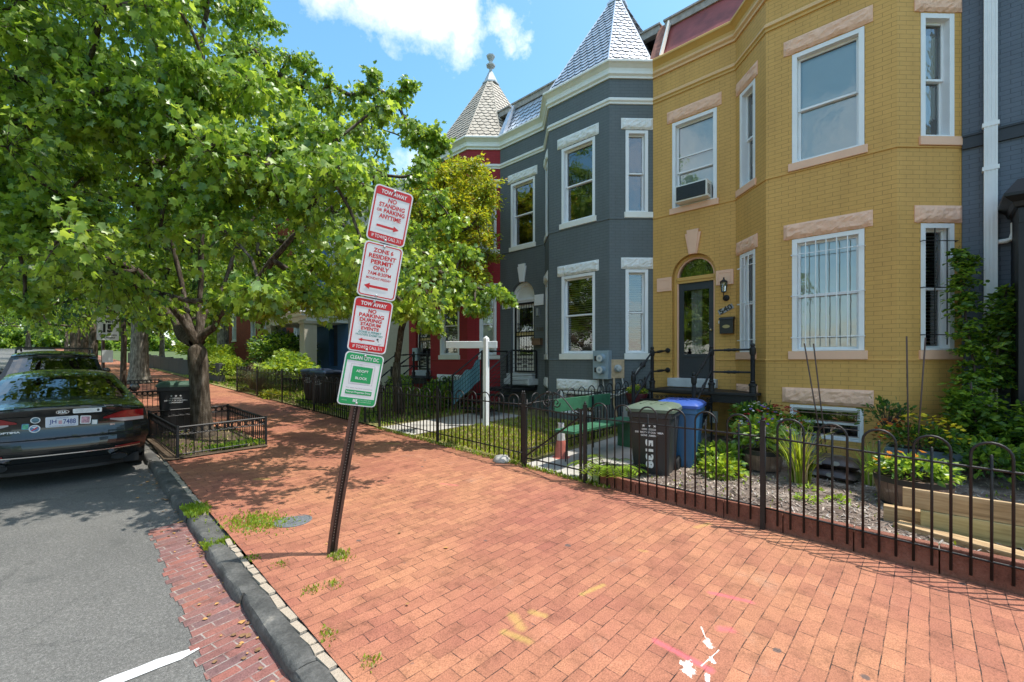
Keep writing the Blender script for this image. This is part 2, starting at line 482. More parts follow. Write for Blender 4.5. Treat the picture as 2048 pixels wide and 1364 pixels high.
def paver_mat(name, c1, c2, mortar, bw, rh, msize, marks=(), rot=0.0, big=0.18, soot=True, mortar_fade=True):
    m, N, L, b = new_mat(name)
    g = coords(N, L)
    mp = N.new('ShaderNodeMapping'); L.new(g, mp.inputs[0]); mp.inputs['Rotation'].default_value = (0, 0, rot)
    wob = N.new('ShaderNodeTexNoise'); wob.inputs['Scale'].default_value = 2.2; wob.inputs['Detail'].default_value = 2; L.new(g, wob.inputs['Vector'])
    add = N.new('ShaderNodeVectorMath'); add.operation = 'MULTIPLY_ADD'
    L.new(wob.outputs['Color'], add.inputs[0]); add.inputs[1].default_value = (0.03, 0.022, 0); L.new(mp.outputs[0], add.inputs[2])
    br = N.new('ShaderNodeTexBrick'); L.new(add.outputs[0], br.inputs['Vector'])
    br.inputs['Scale'].default_value = 1; br.inputs['Brick Width'].default_value = bw; br.inputs['Row Height'].default_value = rh
    br.inputs['Mortar Size'].default_value = msize; br.inputs['Mortar Smooth'].default_value = 0.25
    br.inputs['Color1'].default_value = rgb(c1); br.inputs['Color2'].default_value = rgb(c2); br.inputs['Mortar'].default_value = rgb(mortar)
    br.offset = 0.42
    c = br.outputs['Color']
    if mortar_fade:
        mid = tuple((p + q) / 2 for p, q in zip(c1, c2))
        fade = ramp(N, L, noise(N, L, g, 7.5, 4, 0.75), [(0.40, 0.0), (0.56, 0.85)])
        c = mixc(N, L, nmath(N, L, 'MULTIPLY', br.outputs['Fac'], fade), c, tuple(x * 0.9 for x in mid))
    big_n = noise(N, L, g, 0.55, 5, 0.6)
    c = mixc(N, L, 1.0, c, ramp(N, L, big_n, [(0.34, (1 - big * .55, 1 - big * 1.0, 1 - big * 0.55)), (0.66, (1 + big * .65, 1 + big * 1.15, 1 + big * 0.5))]), 'MULTIPLY')
    med = noise(N, L, g, 5.0, 6, 0.75)
    c = mixc(N, L, 1.0, c, ramp(N, L, med, [(0.32, 0.66), (0.47, 0.98), (0.72, 1.16)]), 'MULTIPLY')
    fine = noise(N, L, g, 120, 3, 0.7)
    c = mixc(N, L, 1.0, c, ramp(N, L, fine, [(0.3, 0.55), (0.52, 1.0), (0.75, 1.32)]), 'MULTIPLY')
    if soot:   # trodden-in gum and pale mortar dust
        vo = N.new('ShaderNodeTexVoronoi'); vo.inputs['Scale'].default_value = 1.9; L.new(add.outputs[0], vo.inputs['Vector'])
        wv = N.new('ShaderNodeTexNoise'); wv.inputs['Scale'].default_value = 40; L.new(g, wv.inputs['Vector'])
        dd = nmath(N, L, 'ADD', vo.outputs['Distance'], nmath(N, L, 'MULTIPLY', wv.outputs['Fac'], 0.05))
        c = mixc(N, L, ramp(N, L, dd, [(0.070, 0.8), (0.082, 0.0)]), c, (0.075, 0.07, 0.07))
        vo2 = N.new('ShaderNodeTexVoronoi'); vo2.inputs['Scale'].default_value = 4.7; L.new(g, vo2.inputs['Vector'])
        dd = nmath(N, L, 'ADD', vo2.outputs['Distance'], nmath(N, L, 'MULTIPLY', wv.outputs['Fac'], 0.12))
        c = mixc(N, L, ramp(N, L, dd, [(0.085, 0.55), (0.115, 0.0)]), c, (0.14, 0.09, 0.08))
        dust = ramp(N, L, noise(N, L, g, 1.6, 7, 0.72), [(0.60, 0.0), (0.78, 0.22)])
        c = mixc(N, L, dust, c, (0.52, 0.40, 0.31))
    for (col, x0, y0, x1, y1, rad, amt, rag) in marks:    # sprayed utility marks and spilt paint: capsules with ragged edges
        px, py_, qx, qy = x0, y0, x1, y1
        sep = N.new('ShaderNodeVectorMath'); sep.operation = 'SUBTRACT'; L.new(g, sep.inputs[0]); sep.inputs[1].default_value = (px, py_, 0)
        flat = N.new('ShaderNodeVectorMath'); flat.operation = 'MULTIPLY'; L.new(sep.outputs[0], flat.inputs[0]); flat.inputs[1].default_value = (1, 1, 0)
        ba = Vector((qx - px, qy - py_, 0)); l2 = max(1e-6, ba.length_squared)
        dt = N.new('ShaderNodeVectorMath'); dt.operation = 'DOT_PRODUCT'; L.new(flat.outputs[0], dt.inputs[0]); dt.inputs[1].default_value = ba / l2
        t = nmath(N, L, 'ADD', dt.outputs['Value'], 0.0, True)
        sc = N.new('ShaderNodeVectorMath'); sc.operation = 'SCALE'; sc.inputs[0].default_value = ba; L.new(t, sc.inputs['Scale'])
        df = N.new('ShaderNodeVectorMath'); df.operation = 'DISTANCE'; L.new(flat.outputs[0], df.inputs[0]); L.new(sc.outputs[0], df.inputs[1])
        nn = noise(N, L, g, 26 if rag < 1 else 24, 6, 0.8)
        dd = nmath(N, L, 'ADD', df.outputs['Value'], nmath(N, L, 'MULTIPLY', nmath(N, L, 'SUBTRACT', nn, 0.5), rad * (1.6 if rag < 1 else 5.5)))
        k = nmath(N, L, 'DIVIDE', nmath(N, L, 'SUBTRACT', rad, dd), rad * (0.8 if rag < 1 else 0.12), True)
        c = mixc(N, L, nmath(N, L, 'MULTIPLY', k, amt), c, col)
    L.new(c, b.inputs['Base Color']); b.inputs['Roughness'].default_value = 0.8; b.inputs['Specular IOR Level'].default_value = 0.3
    h = nmath(N, L, 'SUBTRACT', nmath(N, L, 'MULTIPLY', med, 0.5), br.outputs['Fac'])
    h = nmath(N, L, 'ADD', h, nmath(N, L, 'MULTIPLY', fine, 0.4))
    bump(N, L, b, h, 0.5, 0.006)
    return m
M_ASPH = asphalt_mat()
YM, PM, WM = (0.62, 0.50, 0.10), (0.66, 0.13, 0.16), (0.80, 0.78, 0.72)
M_WALK = paver_mat('brick_paving', (0.415, 0.176, 0.102), (0.325, 0.128, 0.080), (0.035, 0.024, 0.022), 0.210, 0.1045, 0.0034, marks=[
    (YM, 2.02, 1.98, 2.06, 1.80, .04, 0.29, 0), (YM, 2.12, 1.92, 2.18, 2.05, 0.05, 0.28, 0), (YM, 2.30, 1.98, 2.33, 1.90, 0.04, 0.28, 0), (YM, 2.72, 1.86, 2.95, 1.82, 0.03, 0.30, 0), (YM, 4.55, 1.72, 4.75, 1.66, 0.045, 0.23, 0),
    (YM, 4.35, 7.35, 4.5, 7.15, 0.07, 0.23, 0), (YM, 3.7, 1.9, 3.72, 1.85, 0.03, 0.19, 0), (YM, 1.95, 6.6, 2.05, 6.5, 0.07, 0.28, 0),
    (PM, 3.42, 1.18, 3.50, 0.93, 0.035, 0.65, 0), (PM, 3.02, 0.98, 3.05, 0.93, 0.045, 0.65, 0), (PM, 2.62, 1.24, 2.60, 0.90, 0.035, 0.75, 0), (PM, 3.25, 0.02, 3.33, -0.12, 0.035, 0.46, 0), (PM, 3.6, 4.7, 3.7, 4.5, 0.04, 0.33, 0),
    (WM, 2.80, 0.98, 2.84, 1.00, 0.022, 0.9, 1), (WM, 2.86, 1.02, 2.95, 1.08, 0.004, 0.9, 1), (WM, 2.60, 0.95, 2.80, 0.92, 0.003, 0.9, 1), (WM, 2.68, 0.91, 2.70, 0.93, 0.012, 0.95, 1), (WM, 2.50, 0.98, 2.56, 1.02, 0.030, 0.95, 1), (WM, 2.55, 0.90, 2.50, 0.88, 0.012, 0.95, 1)])
M_GUT = paver_mat('old_gutter_brick', (0.30, 0.122, 0.092), (0.175, 0.105, 0.10), (0.34, 0.31, 0.27), 0.225, 0.082, 0.0055, rot=R(-9), big=0.1, soot=False, mortar_fade=True)
def kerb_mat():
    m, N, L, b = new_mat('tarred_kerb_stone')
    g = coords(N, L)
    n1 = noise(N, L, g, 2.4, 6, 0.7); n2 = noise(N, L, g, 50, 4, 0.7)
    c = ramp(N, L, n1, [(0.30, (0.026, 0.026, 0.025)), (0.46, (0.066, 0.066, 0.062)), (0.60, (0.115, 0.113, 0.105)), (0.68, (0.20, 0.185, 0.16)), (0.74, (0.42, 0.39, 0.33))])
    c = mixc(N, L, 1.0, c, ramp(N, L, n2, [(0.3, 0.7), (0.7, 1.3)]), 'MULTIPLY')
    L.new(c, b.inputs['Base Color']); b.inputs['Roughness'].default_value = 0.75
    bump(N, L, b, nmath(N, L, 'ADD', nmath(N, L, 'MULTIPLY', n1, 3), nmath(N, L, 'MULTIPLY', n2, 0.4)), 0.7, 0.012)
    return m
M_KERB = kerb_mat()
M_COB = rough_stone('pale_mortar_strip', (0.42, 0.35, 0.27))
def soil_mat(name, stops, scale=3, fine=60):
    m, N, L, b = new_mat(name)
    g = coords(N, L)
    c = ramp(N, L, nmath(N, L, 'ADD', nmath(N, L, 'MULTIPLY', noise(N, L, g, scale, 5, 0.7), 0.6), nmath(N, L, 'MULTIPLY', noise(N, L, g, fine, 4, 0.8), 0.4)), stops)
    L.new(c, b.inputs['Base Color']); b.inputs['Roughness'].default_value = 0.95; b.inputs['Specular IOR Level'].default_value = 0.2
    bump(N, L, b, noise(N, L, g, fine, 4, 0.8), 0.9, 0.02)
    return m
M_MULCH = soil_mat('bark_mulch', [(0.35, (0.09, 0.062, 0.05)), (0.5, (0.22, 0.17, 0.14)), (0.62, (0.42, 0.35, 0.29))], 4, 70)
M_DIRT = soil_mat('tree_pit_soil', [(0.35, (0.05, 0.035, 0.025)), (0.55, (0.13, 0.095, 0.065)), (0.68, (0.24, 0.19, 0.14))])
M_LAWN = soil_mat('dry_lawn_soil', [(0.35, (0.16, 0.15, 0.06)), (0.5, (0.26, 0.24, 0.09)), (0.65, (0.42, 0.37, 0.18))], 3, 90)
M_TERR = soil_mat('far_ground', [(0.35, (0.06, 0.09, 0.03)), (0.65, (0.12, 0.15, 0.06))], 0.5, 8)
M_RDWH = plain('road_paint', (0.72, 0.73, 0.72), 0.6, vary=0.08, vscale=12, bmp=0.3, bscale=90)

def zbase(x, y): return -1.92 + GY * min(y, 170.0)
sheet('ground', [-900, -60, -10, 0, 30, 60, 900], [-900, -60, 0, 60, 120, 170, 900], lambda x, y: zbase(x, max(y, -60)) - 0.30, M_TERR)
YS = frange(-14, 40, 108) + frange(42, 168, 30)
sheet('road', [-9.0, -4, -1, 0.2, lambda y: kerb_x(y) + 0.02], YS, lambda x, y: zbase(x, y), M_ASPH)
KW = 0.145                                                     # kerb width
sheet('pavement', [lambda y: kerb_x(y) + KW + 0.056, *frange(1.3, 5.035, 24)], frange(-3, 9, 96) + frange(9.5, 40, 61) + frange(42, 168, 30), lambda x, y: z_walk(x, y) + (0.007 * math.sin(x * 3.1 + 1.3 * math.sin(y * 1.7)) * math.sin(y * 2.3 + x) + .003 * math.sin(x * 9 + y * 4) * math.sin(y * 8 - x * 3)) * min(1, max(0, (5.0 - x) * 2)), M_WALK)
# kerb stones with a worn, rounded arris
def kerb():
    mb = MB(); y = -6.0; rnd = random.Random(3)
    while y < 60:
        ln = rnd.uniform(0.85, 1.3) if y < 12 else 3.0
        y1 = y + ln; n = 10 if y < 12 else 4
        dx, dz = rnd.uniform(-0.012, 0.012), rnd.uniform(-0.012, 0.006)
        prof = [(-0.004, -0.30), (0.0, 0.045), (0.006, 0.066), (0.016, 0.086), (0.030, 0.094), (0.08, 0.096), (KW - 0.02, 0.094), (KW, 0.084), (KW + .065, .080), (KW + .065, -0.2)]
        k = len(prof); vs = []
        for i in range(n + 1):
            yy = y + (ln - 0.012) * i / n + 0.006
            e = 0.012 if i in (0, n) else 0.0
            for j, (px, pz) in enumerate(prof):
                jx = rnd.uniform(-0.006, 0.006) if 0 < j < 7 else 0
                jz = rnd.uniform(-0.004, 0.004) if 1 < j < 8 else 0
                vs.append((kerb_x(yy) + dx + px + jx + (e if j < 4 else 0), yy, zbase(0, yy) + pz + dz + jz - (e if 0 < j < 8 else 0)))
        fs = [(i * k + j, i * k + j + 1, (i + 1) * k + j + 1, (i + 1) * k + j) for i in range(n) for j in range(k - 1)]
        fs += [tuple(range(k)), tuple(n * k + j for j in range(k))[::-1]]
        mb.add(vs, fs); y = y1
    return struct('kerb', mb, M_KERB, smooth='auto')
kerb()
def strip():
    mb = MB(); rnd = random.Random(5); y = -3.0
    while y < 10.5:
        l = rnd.uniform(0.05, 0.24)
        if not (4.75 < y < 5.55) and rnd.random() > 0.14:
            x0 = kerb_x(y) + KW + 0.004; wd = rnd.uniform(0.042, 0.066)
            z = zbase(0, y) + 0.093 + rnd.uniform(-0.010, 0.005)
            mb.box((x0 + wd / 2, y + l / 2, z - 0.03), (wd, l * 0.93, 0.07), rz=rnd.uniform(-0.12, 0.12), taper=0.93)
        y += l
    return struct('kerb_mortar', mb, M_COB)
strip()
def gutter():
    mb = MB(); rnd = random.Random(9); ys = frange(-4, 5.82, 118)
    vs = []
    for i in range(len(ys) - 1):
        y0, y1 = ys[i], ys[i + 1]; wd = 0.335 - 0.014 * max(0, y0 - 3) + rnd.choice((-0.012, -0.004, 0.0, 0.006, 0.014, 0.03)); sk = .053
        mb.add([(kerb_x(y0) - wd + .01, y0 - sk * 0, zbase(0, y0) + .005), (kerb_x(y0) + .01, y0 + sk, zbase(0, y0) + .005), (kerb_x(y1) + .01, y1 + sk, zbase(0, y1) + .005), (kerb_x(y1) - wd + .01, y1, zbase(0, y1) + .005)], [(0, 1, 2, 3)])
    struct('brick_gutter', mb, M_GUT)
gutter()
mb = MB(); rnd = random.Random(2); n = 26; vs = []
for i in range(n + 1):
    t = i / n; x = 0.66 - 2.6 * t; y = 3.345 + 0.05 * math.sin(t * 9) * 0.2
    wd = 0.052 * (1 - max(0, 1 - t * 14) ** 2 * 0.7)
    for sgn in (-1, 1): vs.append((x, y + sgn * wd + rnd.uniform(-0.007, 0.007), zbase(0, y) + 0.005))
mb.add(vs, [(2 * i, 2 * i + 1, 2 * i + 3, 2 * i + 2) for i in range(n)])
struct('road_marking', mb, M_RDWH)
# opposite side of the street
sheet('far_kerb', [-9.15, -9.0], YS, lambda x, y: zbase(x, y) + 0.12, M_CONC)
sheet('far_pavement', [-12.0, -9.15], YS, lambda x, y: zbase(x, y) + 0.12, M_CONC)
# yards
sheet('garden_soil', [5.12, 6.0, 7.0, 8.0, 9.6], frange(-9, 3.35, 24), lambda x, y: z_yard(x, y) + 0.012 * math.sin(x * 5 + y * 3) - (0.05 * max(0, y - 2.9) if y > 2.9 else 0), M_MULCH)
sheet('lawn', [5.06, 6.0, 7.0, 8.0, 9.5], frange(4.55, 40, 70), lambda x, y: z_yard(x, y), M_LAWN)
sheet('garden_path', [5.03, 6.5, 8.0, 9.5], frange(3.1, 4.56, 4), lambda x, y: z_walk(5.04, y) + 0.01 + 0.12 * max(0, (x - 5.04) / 4.3), M_CONC)
mb = MB()
for (x0, y0, x1, y1) in ((5.06, 7.55, 6.4, 8.75), (6.4, 6.9, 8.3, 8.75)):
    vs = []
    for (x, y) in ((x0, y0), (x1, y0), (x1, y1), (x0, y1)): vs.append((x, y, z_yard(x, y) + 0.012))
    mb.add(vs, [(0, 1, 2, 3)])
struct('front_walk', mb, M_CONC)

# ---------------------------------------------------------------- house fronts
class Wall:
    def __init__(s): s.v = []; s.f = []; s.uv = []
    def poly(s, F, pts, o=0.0):
        """pts: (u, z) or (u, z, out)"""
        k = len(s.v); rev = []
        for p in pts:
            oo = p[2] if len(p) > 2 else o
            s.v.append(tuple(F.p(p[0], p[1], oo)))
            s.uv.append((F.s0 + p[0] + (oo if len(p) > 2 else 0) * 1.0, p[1]))
        s.f.append(tuple(range(k, k + len(pts))))
    def panel(s, F, L_, z0, z1, holes, arch=None, depth=0.19):
        us = sorted({0, L_} | {h[0] for h in holes} | {h[1] for h in holes} | ({arch[0], arch[1]} if arch else set()))
        zs = sorted({z0, z1} | {h[2] for h in holes} | {h[3] for h in holes} | ({arch[2], arch[3], arch[4]} if arch else set()))
        for i in range(len(us) - 1):
            for j in range(len(zs) - 1):
                a, b, c, d = us[i], us[i + 1], zs[j], zs[j + 1]
                um, zm = (a + b) / 2, (c + d) / 2
                if any(h[0] < um < h[1] and h[2] < zm < h[3] for h in holes): continue
                if arch and arch[0] < um < arch[1] and arch[2] < zm < arch[4]: continue
                s.poly(F, [(a, c), (b, c), (b, d), (a, d)])
        for (a, b, c, d) in holes:
            s.poly(F, [(a, c, 0), (a, d, 0), (a, d, -depth), (a, c, -depth)])
            s.poly(F, [(b, c, 0), (b, c, -depth), (b, d, -depth), (b, d, 0)])
            s.poly(F, [(a, d, 0), (b, d, 0), (b, d, -depth), (a, d, -depth)])
            s.poly(F, [(a, c, 0), (a, c, -depth), (b, c, -depth), (b, c, 0)])
        if arch:
            a, b, c, sp, tp = arch; dd = 0.24; r = (b - a) / 2; um = (a + b) / 2; n = 20
            P = [(um - r * math.cos(math.pi * k / n), sp + r * math.sin(math.pi * k / n)) for k in range(n + 1)]
            for k in range(n):
                p, q = P[k], P[k + 1]
                s.poly(F, [p, q, (q[0], tp), (p[0], tp)])
                s.poly(F, [(p[0], p[1], 0), (p[0], p[1], -dd), (q[0], q[1], -dd), (q[0], q[1], 0)])
            s.poly(F, [(a, c, 0), (a, sp, 0), (a, sp, -dd), (a, c, -dd)])
            s.poly(F, [(b, c, 0), (b, c, -dd), (b, sp, -dd), (b, sp, 0)])
    def build(s, name, mat, parent):
        mb = MB(); mb.v = s.v; mb.f = s.f; mb.m = [0] * len(s.f)
        uvs = []
        for f in s.f:
            for i in f: uvs += [s.uv[i][0], s.uv[i][1]]
        return mb.build(name, mat, parent, uvs=uvs)
def sweep(mb, path, prof, mats):
    """path: xy points with the street on the left hand of travel... profile: (out, z)"""
    P = [Vector((x, y, 0)) for x, y in path]; k = len(P); nrm = []
    for i in range(k):
        ds = []
        if i > 0: ds.append((P[i] - P[i - 1]).normalized())
        if i < k - 1: ds.append((P[i + 1] - P[i]).normalized())
        ns = [Vector((d.y, -d.x, 0)) for d in ds]
        m = sum(ns, Vector()) / len(ns)
        nrm.append(m / m.length_squared if m.length > 0.1 else ns[0])
    rings = [[tuple(P[i] + nrm[i] * o + Vector((0, 0, z))) for (o, z) in prof] for i in range(k)]
    for i in range(k - 1):
        for j in range(len(prof) - 1):
            mb.add([rings[i][j], rings[i + 1][j], rings[i + 1][j + 1], rings[i][j + 1]], [(0, 1, 2, 3)], mats[j] if isinstance(mats, (list, tuple)) else mats)
    for r in (rings[0], rings[-1]): mb.add(r, [tuple(range(len(prof)))], mats[0] if isinstance(mats, (list, tuple)) else mats)

def rough_block(F, u0, u1, z0, z1, o, mat, parent, seed, name='lintel'):
    """quarry-faced stone: a dressed block whose face is broken and bulging"""
    o += .012
    rnd = random.Random(seed); nu, nz = max(6, int((u1 - u0) / 0.055)), 6
    mb = MB(); vs = []
    for j in range(nz + 1):
        for i in range(nu + 1):
            e = min(i, nu - i, j, nz - j)
            b = 0.0 if e == 0 else rnd.uniform(0.012, 0.035) + 0.012 * (1 - abs(j - 1.8) / 4)
            uu = u0 + (u1 - u0) * i / nu + (rnd.uniform(-0.008, 0.008) if e else 0)
            zz = z0 + (z1 - z0) * j / nz + (rnd.uniform(-0.01, 0.01) if e else (rnd.uniform(-0.012, 0.004) if j == 0 and 0 < i < nu else 0))
            vs.append(F.p(uu, zz, o + b))
    fs = [(j * (nu + 1) + i, j * (nu + 1) + i + 1, (j + 1) * (nu + 1) + i + 1, (j + 1) * (nu + 1) + i) for j in range(nz) for i in range(nu)]
    mb.add(vs, fs)
    k = nu + 1
    edge = list(range(k)) + [j * k + nu for j in range(1, nz + 1)] + [nz * k + i for i in range(nu - 1, -1, -1)] + [j * k for j in range(nz - 1, 0, -1)]
    back = [vs[i] - F.N * 0.05 for i in edge]
    o2 = len(vs); mb.add([vs[i] for i in edge] + back, [(i, i + len(edge), (i + 1) % len(edge) + len(edge), (i + 1) % len(edge)) for i in range(len(edge))])
    return mb.build(name, mat, parent)

def window(F, u0, u1, z0, z1, parent, kind='blind', bars=None, split=0.5, frame_mat=None, casing=0.075, rows=1):
    fm = frame_mat or M_WHT
    mb = MB(); c = casing; g = 0.003
    mb.wbox(F, u0 + g, u0 + c, z0 + g, z1 - g, -0.175, 0.004, fm)
    mb.wbox(F, u1 - c, u1 - g, z0 + g, z1 - g, -0.175, 0.004, fm)
    mb.wbox(F, u0 + c, u1 - c, z1 - c, z1 - g, -0.175, 0.002, fm)
    mb.wbox(F, u0 + c, u1 - c, z0 + g, z0 + 0.03, -0.175, 0.002, fm)
    # sashes
    a, b, lo, hi = u0 + c, u1 - c, z0 + 0.03, z1 - c
    zm = lo + (hi - lo) * split; s = 0.036
    for (p, q, d0, d1) in ((lo, zm + 0.016, -0.165, -0.125), (zm - 0.016, hi, -0.128, -0.090)):
        mb.wbox(F, a, a + s, p, q, d0, d1, fm); mb.wbox(F, b - s, b, p, q, d0, d1, fm)
        mb.wbox(F, a + s, b - s, q - s, q, d0 + 0.001, d1 - 0.001, fm); mb.wbox(F, a + s, b - s, p, p + s, d0 + 0.001, d1 - 0.001, fm)
    if rows == 3:   # triple-track storm window: one more rail
        mb.wbox(F, a + s, b - s, lo + (zm - lo) * 1.42, lo + (zm - lo) * 1.42 + 0.03, -0.126, -0.092, fm)
    W = mb.build('window', fm, parent, bevel=0.003)
    pb = MB(); e = s - 0.004
    for (p, q, d) in ((lo, zm, -0.146), (zm, hi, -0.110)):
        pb.add([F.p(a + e, p + e, d), F.p(b - e, p + e, d), F.p(b - e, q - e * 0.6, d), F.p(a + e, q - e * 0.6, d)], [(0, 1, 2, 3)])
    pb.build('pane', M_GLS, W)
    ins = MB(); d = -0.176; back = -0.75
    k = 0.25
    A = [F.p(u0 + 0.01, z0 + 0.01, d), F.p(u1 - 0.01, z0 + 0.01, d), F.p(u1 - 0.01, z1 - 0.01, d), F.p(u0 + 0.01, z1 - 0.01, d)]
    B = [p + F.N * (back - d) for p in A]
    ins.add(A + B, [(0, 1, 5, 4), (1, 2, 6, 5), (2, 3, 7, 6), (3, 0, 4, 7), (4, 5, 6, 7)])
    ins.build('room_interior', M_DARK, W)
    if kind in ('blind', 'slats', 'half', 'shade'):
        bb = MB(); z = hi - 0.02; step, tilt, dep, bm = (0.024, 0.0235, 0.005, M_BLIND) if kind != 'slats' else (0.052, 0.014, 0.030, M_BLINDS)
        bot = lo + 0.04 if kind != 'half' else lo + (hi - lo) * 0.36
        if kind == 'shade':
            bb.add([F.p(a + .01, lo, -.18), F.p(b - .01, lo, -.18), F.p(b - .01, hi, -.18), F.p(a + .01, hi, -.18)], [(0, 1, 2, 3)], bm)
        else:
            while z > bot:
                o0 = -0.172
                bb.add([F.p(a + .012, z, o0), F.p(b - .012, z, o0), F.p(b - .012, z - tilt, o0 - dep), F.p(a + .012, z - tilt, o0 - dep)], [(0, 1, 2, 3)], bm)
                z -= step
        bb.build('blind', bm, W)
    if kind == 'lace':
        bb = MB(); n = 30
        for (p, q) in ((lo + (hi - lo) * 0.22, lo + (hi - lo) * 0.46), (lo + (hi - lo) * 0.58, lo + (hi - lo) * 0.9)):
            vs = []
            for i in range(n + 1):
                u = a + (b - a) * i / n; dz = 0.05 * math.sin(math.pi * i / n) + 0.012 * math.sin(i * 2.2)
                vs += [F.p(u, p - dz * 2.2, -0.19 + 0.008 * math.sin(i * 1.7)), F.p(u, q + dz, -0.19 + 0.008 * math.sin(i * 1.7))]
            bb.add(vs, [(2 * i, 2 * i + 2, 2 * i + 3, 2 * i + 1) for i in range(n)])
        bb.build('lace_curtain', M_LACE, W)
    if bars:
        gb = MB(); bm = bars[0]; nb = bars[1]
        for t in (0.12, 0.49, 0.855):
            zz = z0 + (z1 - z0) * t
            gb.tube([F.p(u0 - 0.005, zz, 0.0), F.p(u0 - 0.005, zz, 0.05), F.p(u1 + 0.005, zz, 0.05), F.p(u1 + 0.005, zz, 0.0)], 0.0075, 5, bm)
        for i in range(nb):
            uu = u0 + (u1 - u0) * (0.14 + 0.72 * (i + 0.5) / nb) if nb > 1 else (u0 + u1) / 2
            gb.tube([F.p(uu, z0 + 0.08, 0.052), F.p(uu, z1 - 0.09, 0.052)], 0.0085, 5, bm)
        gb.build('window_bars', bm, W)
    return W
M_LACE = plain('white_lace', (0.55, 0.56, 0.55), 0.9)
def sill(F, u0, u1, z0, z1, mat, parent):
    mb = MB(); mb.wbox(F, u0, u1, z0, z1, -0.10, 0.035, mat)
    return mb.build('sill', mat, parent, bevel=0.008)

def scales(mb, A, B, Tt, wid, row, mat, seed=0, cut=None, top=1.0, lift=0.024):
    """fish-scale slates on the triangle/trapezium A-B (eave) up to Tt=(T0, T1)"""
    A, B, T0, T1 = Vector(A), Vector(B), Vector(Tt[0]), Vector(Tt[1])
    n = (B - A).cross(T0 - A).normalized()
    if n.z < 0: n = -n
    H = ((T0 + T1) / 2 - (A + B) / 2).length; k = int(H * top / row); rnd = random.Random(seed)
    mb.add([A - n * 0.01, B - n * 0.01, T1 - n * 0.01, T0 - n * 0.01] if (T1 - T0).length > 1e-4 else [A - n * 0.01, B - n * 0.01, T0 - n * 0.01], [(0, 1, 2, 3)] if (T1 - T0).length > 1e-4 else [(0, 1, 2)], M_ROOF)  # dark base sheet paints shade into the gaps between slates
    for r in range(k):
        t0, t1 = r * row / H, min(1.0, (r + 1.6) * row / H)
        L0, R0 = A.lerp(T0, t0), B.lerp(T1, t0); L1, R1 = A.lerp(T0, t1), B.lerp(T1, t1)
        d = (R0 - L0).length
        if d < wid * 0.6: break
        e = (R0 - L0) / d; up = ((L1 + R1) / 2 - (L0 + R0) / 2).normalized()
        off = (wid / 2 if r % 2 else 0) + 0.0
        nn = int(d / wid) + 2
        for i in range(-1, nn):
            x0, x1 = i * wid + off, (i + 1) * wid + off
            x0, x1 = max(0, x0), min(d, x1)
            if x1 - x0 < wid * 0.25: continue
            l = lift + rnd.uniform(-0.003, 0.004); h = row * 1.5
            w_ = x1 - x0; s_ = row * 0.36
            pts = [(x0 + .006, h, 0.0), (x0 + .006, s_, l * .8), (x0 + w_ * 0.22, s_ * 0.30, l), (x0 + w_ * 0.5, 0.0, l), (x1 - w_ * 0.22, s_ * 0.30, l), (x1 - .006, s_, l * .8), (x1 - .006, h, 0.0)]
            # keep inside the hips near the top
            lim = (L0 - A).length
            vs = []
            for (x, hh, oo) in pts:
                q = t0 + hh / H
                LL, RR = A.lerp(T0, min(1, q)), B.lerp(T1, min(1, q))
                p = L0 + e * x + up * hh
                xa = (LL - L0).dot(e); xb = (RR - L0).dot(e)
                x = min(max(x, xa), xb)
                vs.append(L0 + e * x + up * hh + n * (oo + 0.002))
            mb.add([q_ for k_ in range(1, 6) for q_ in (vs[k_], vs[k_] - n * .026)], [(2 * k_, 2 * k_ + 1, 2 * k_ + 3, 2 * k_ + 2) for k_ in range(4)], M_EDGE)  # dark strips paint the shade line under each slate
            mb.add(vs, [tuple(range(len(vs)))[::-1]] if (vs[1] - vs[0]).cross(vs[2] - vs[0]).dot(n) < 0 else [tuple(range(len(vs)))], mat)

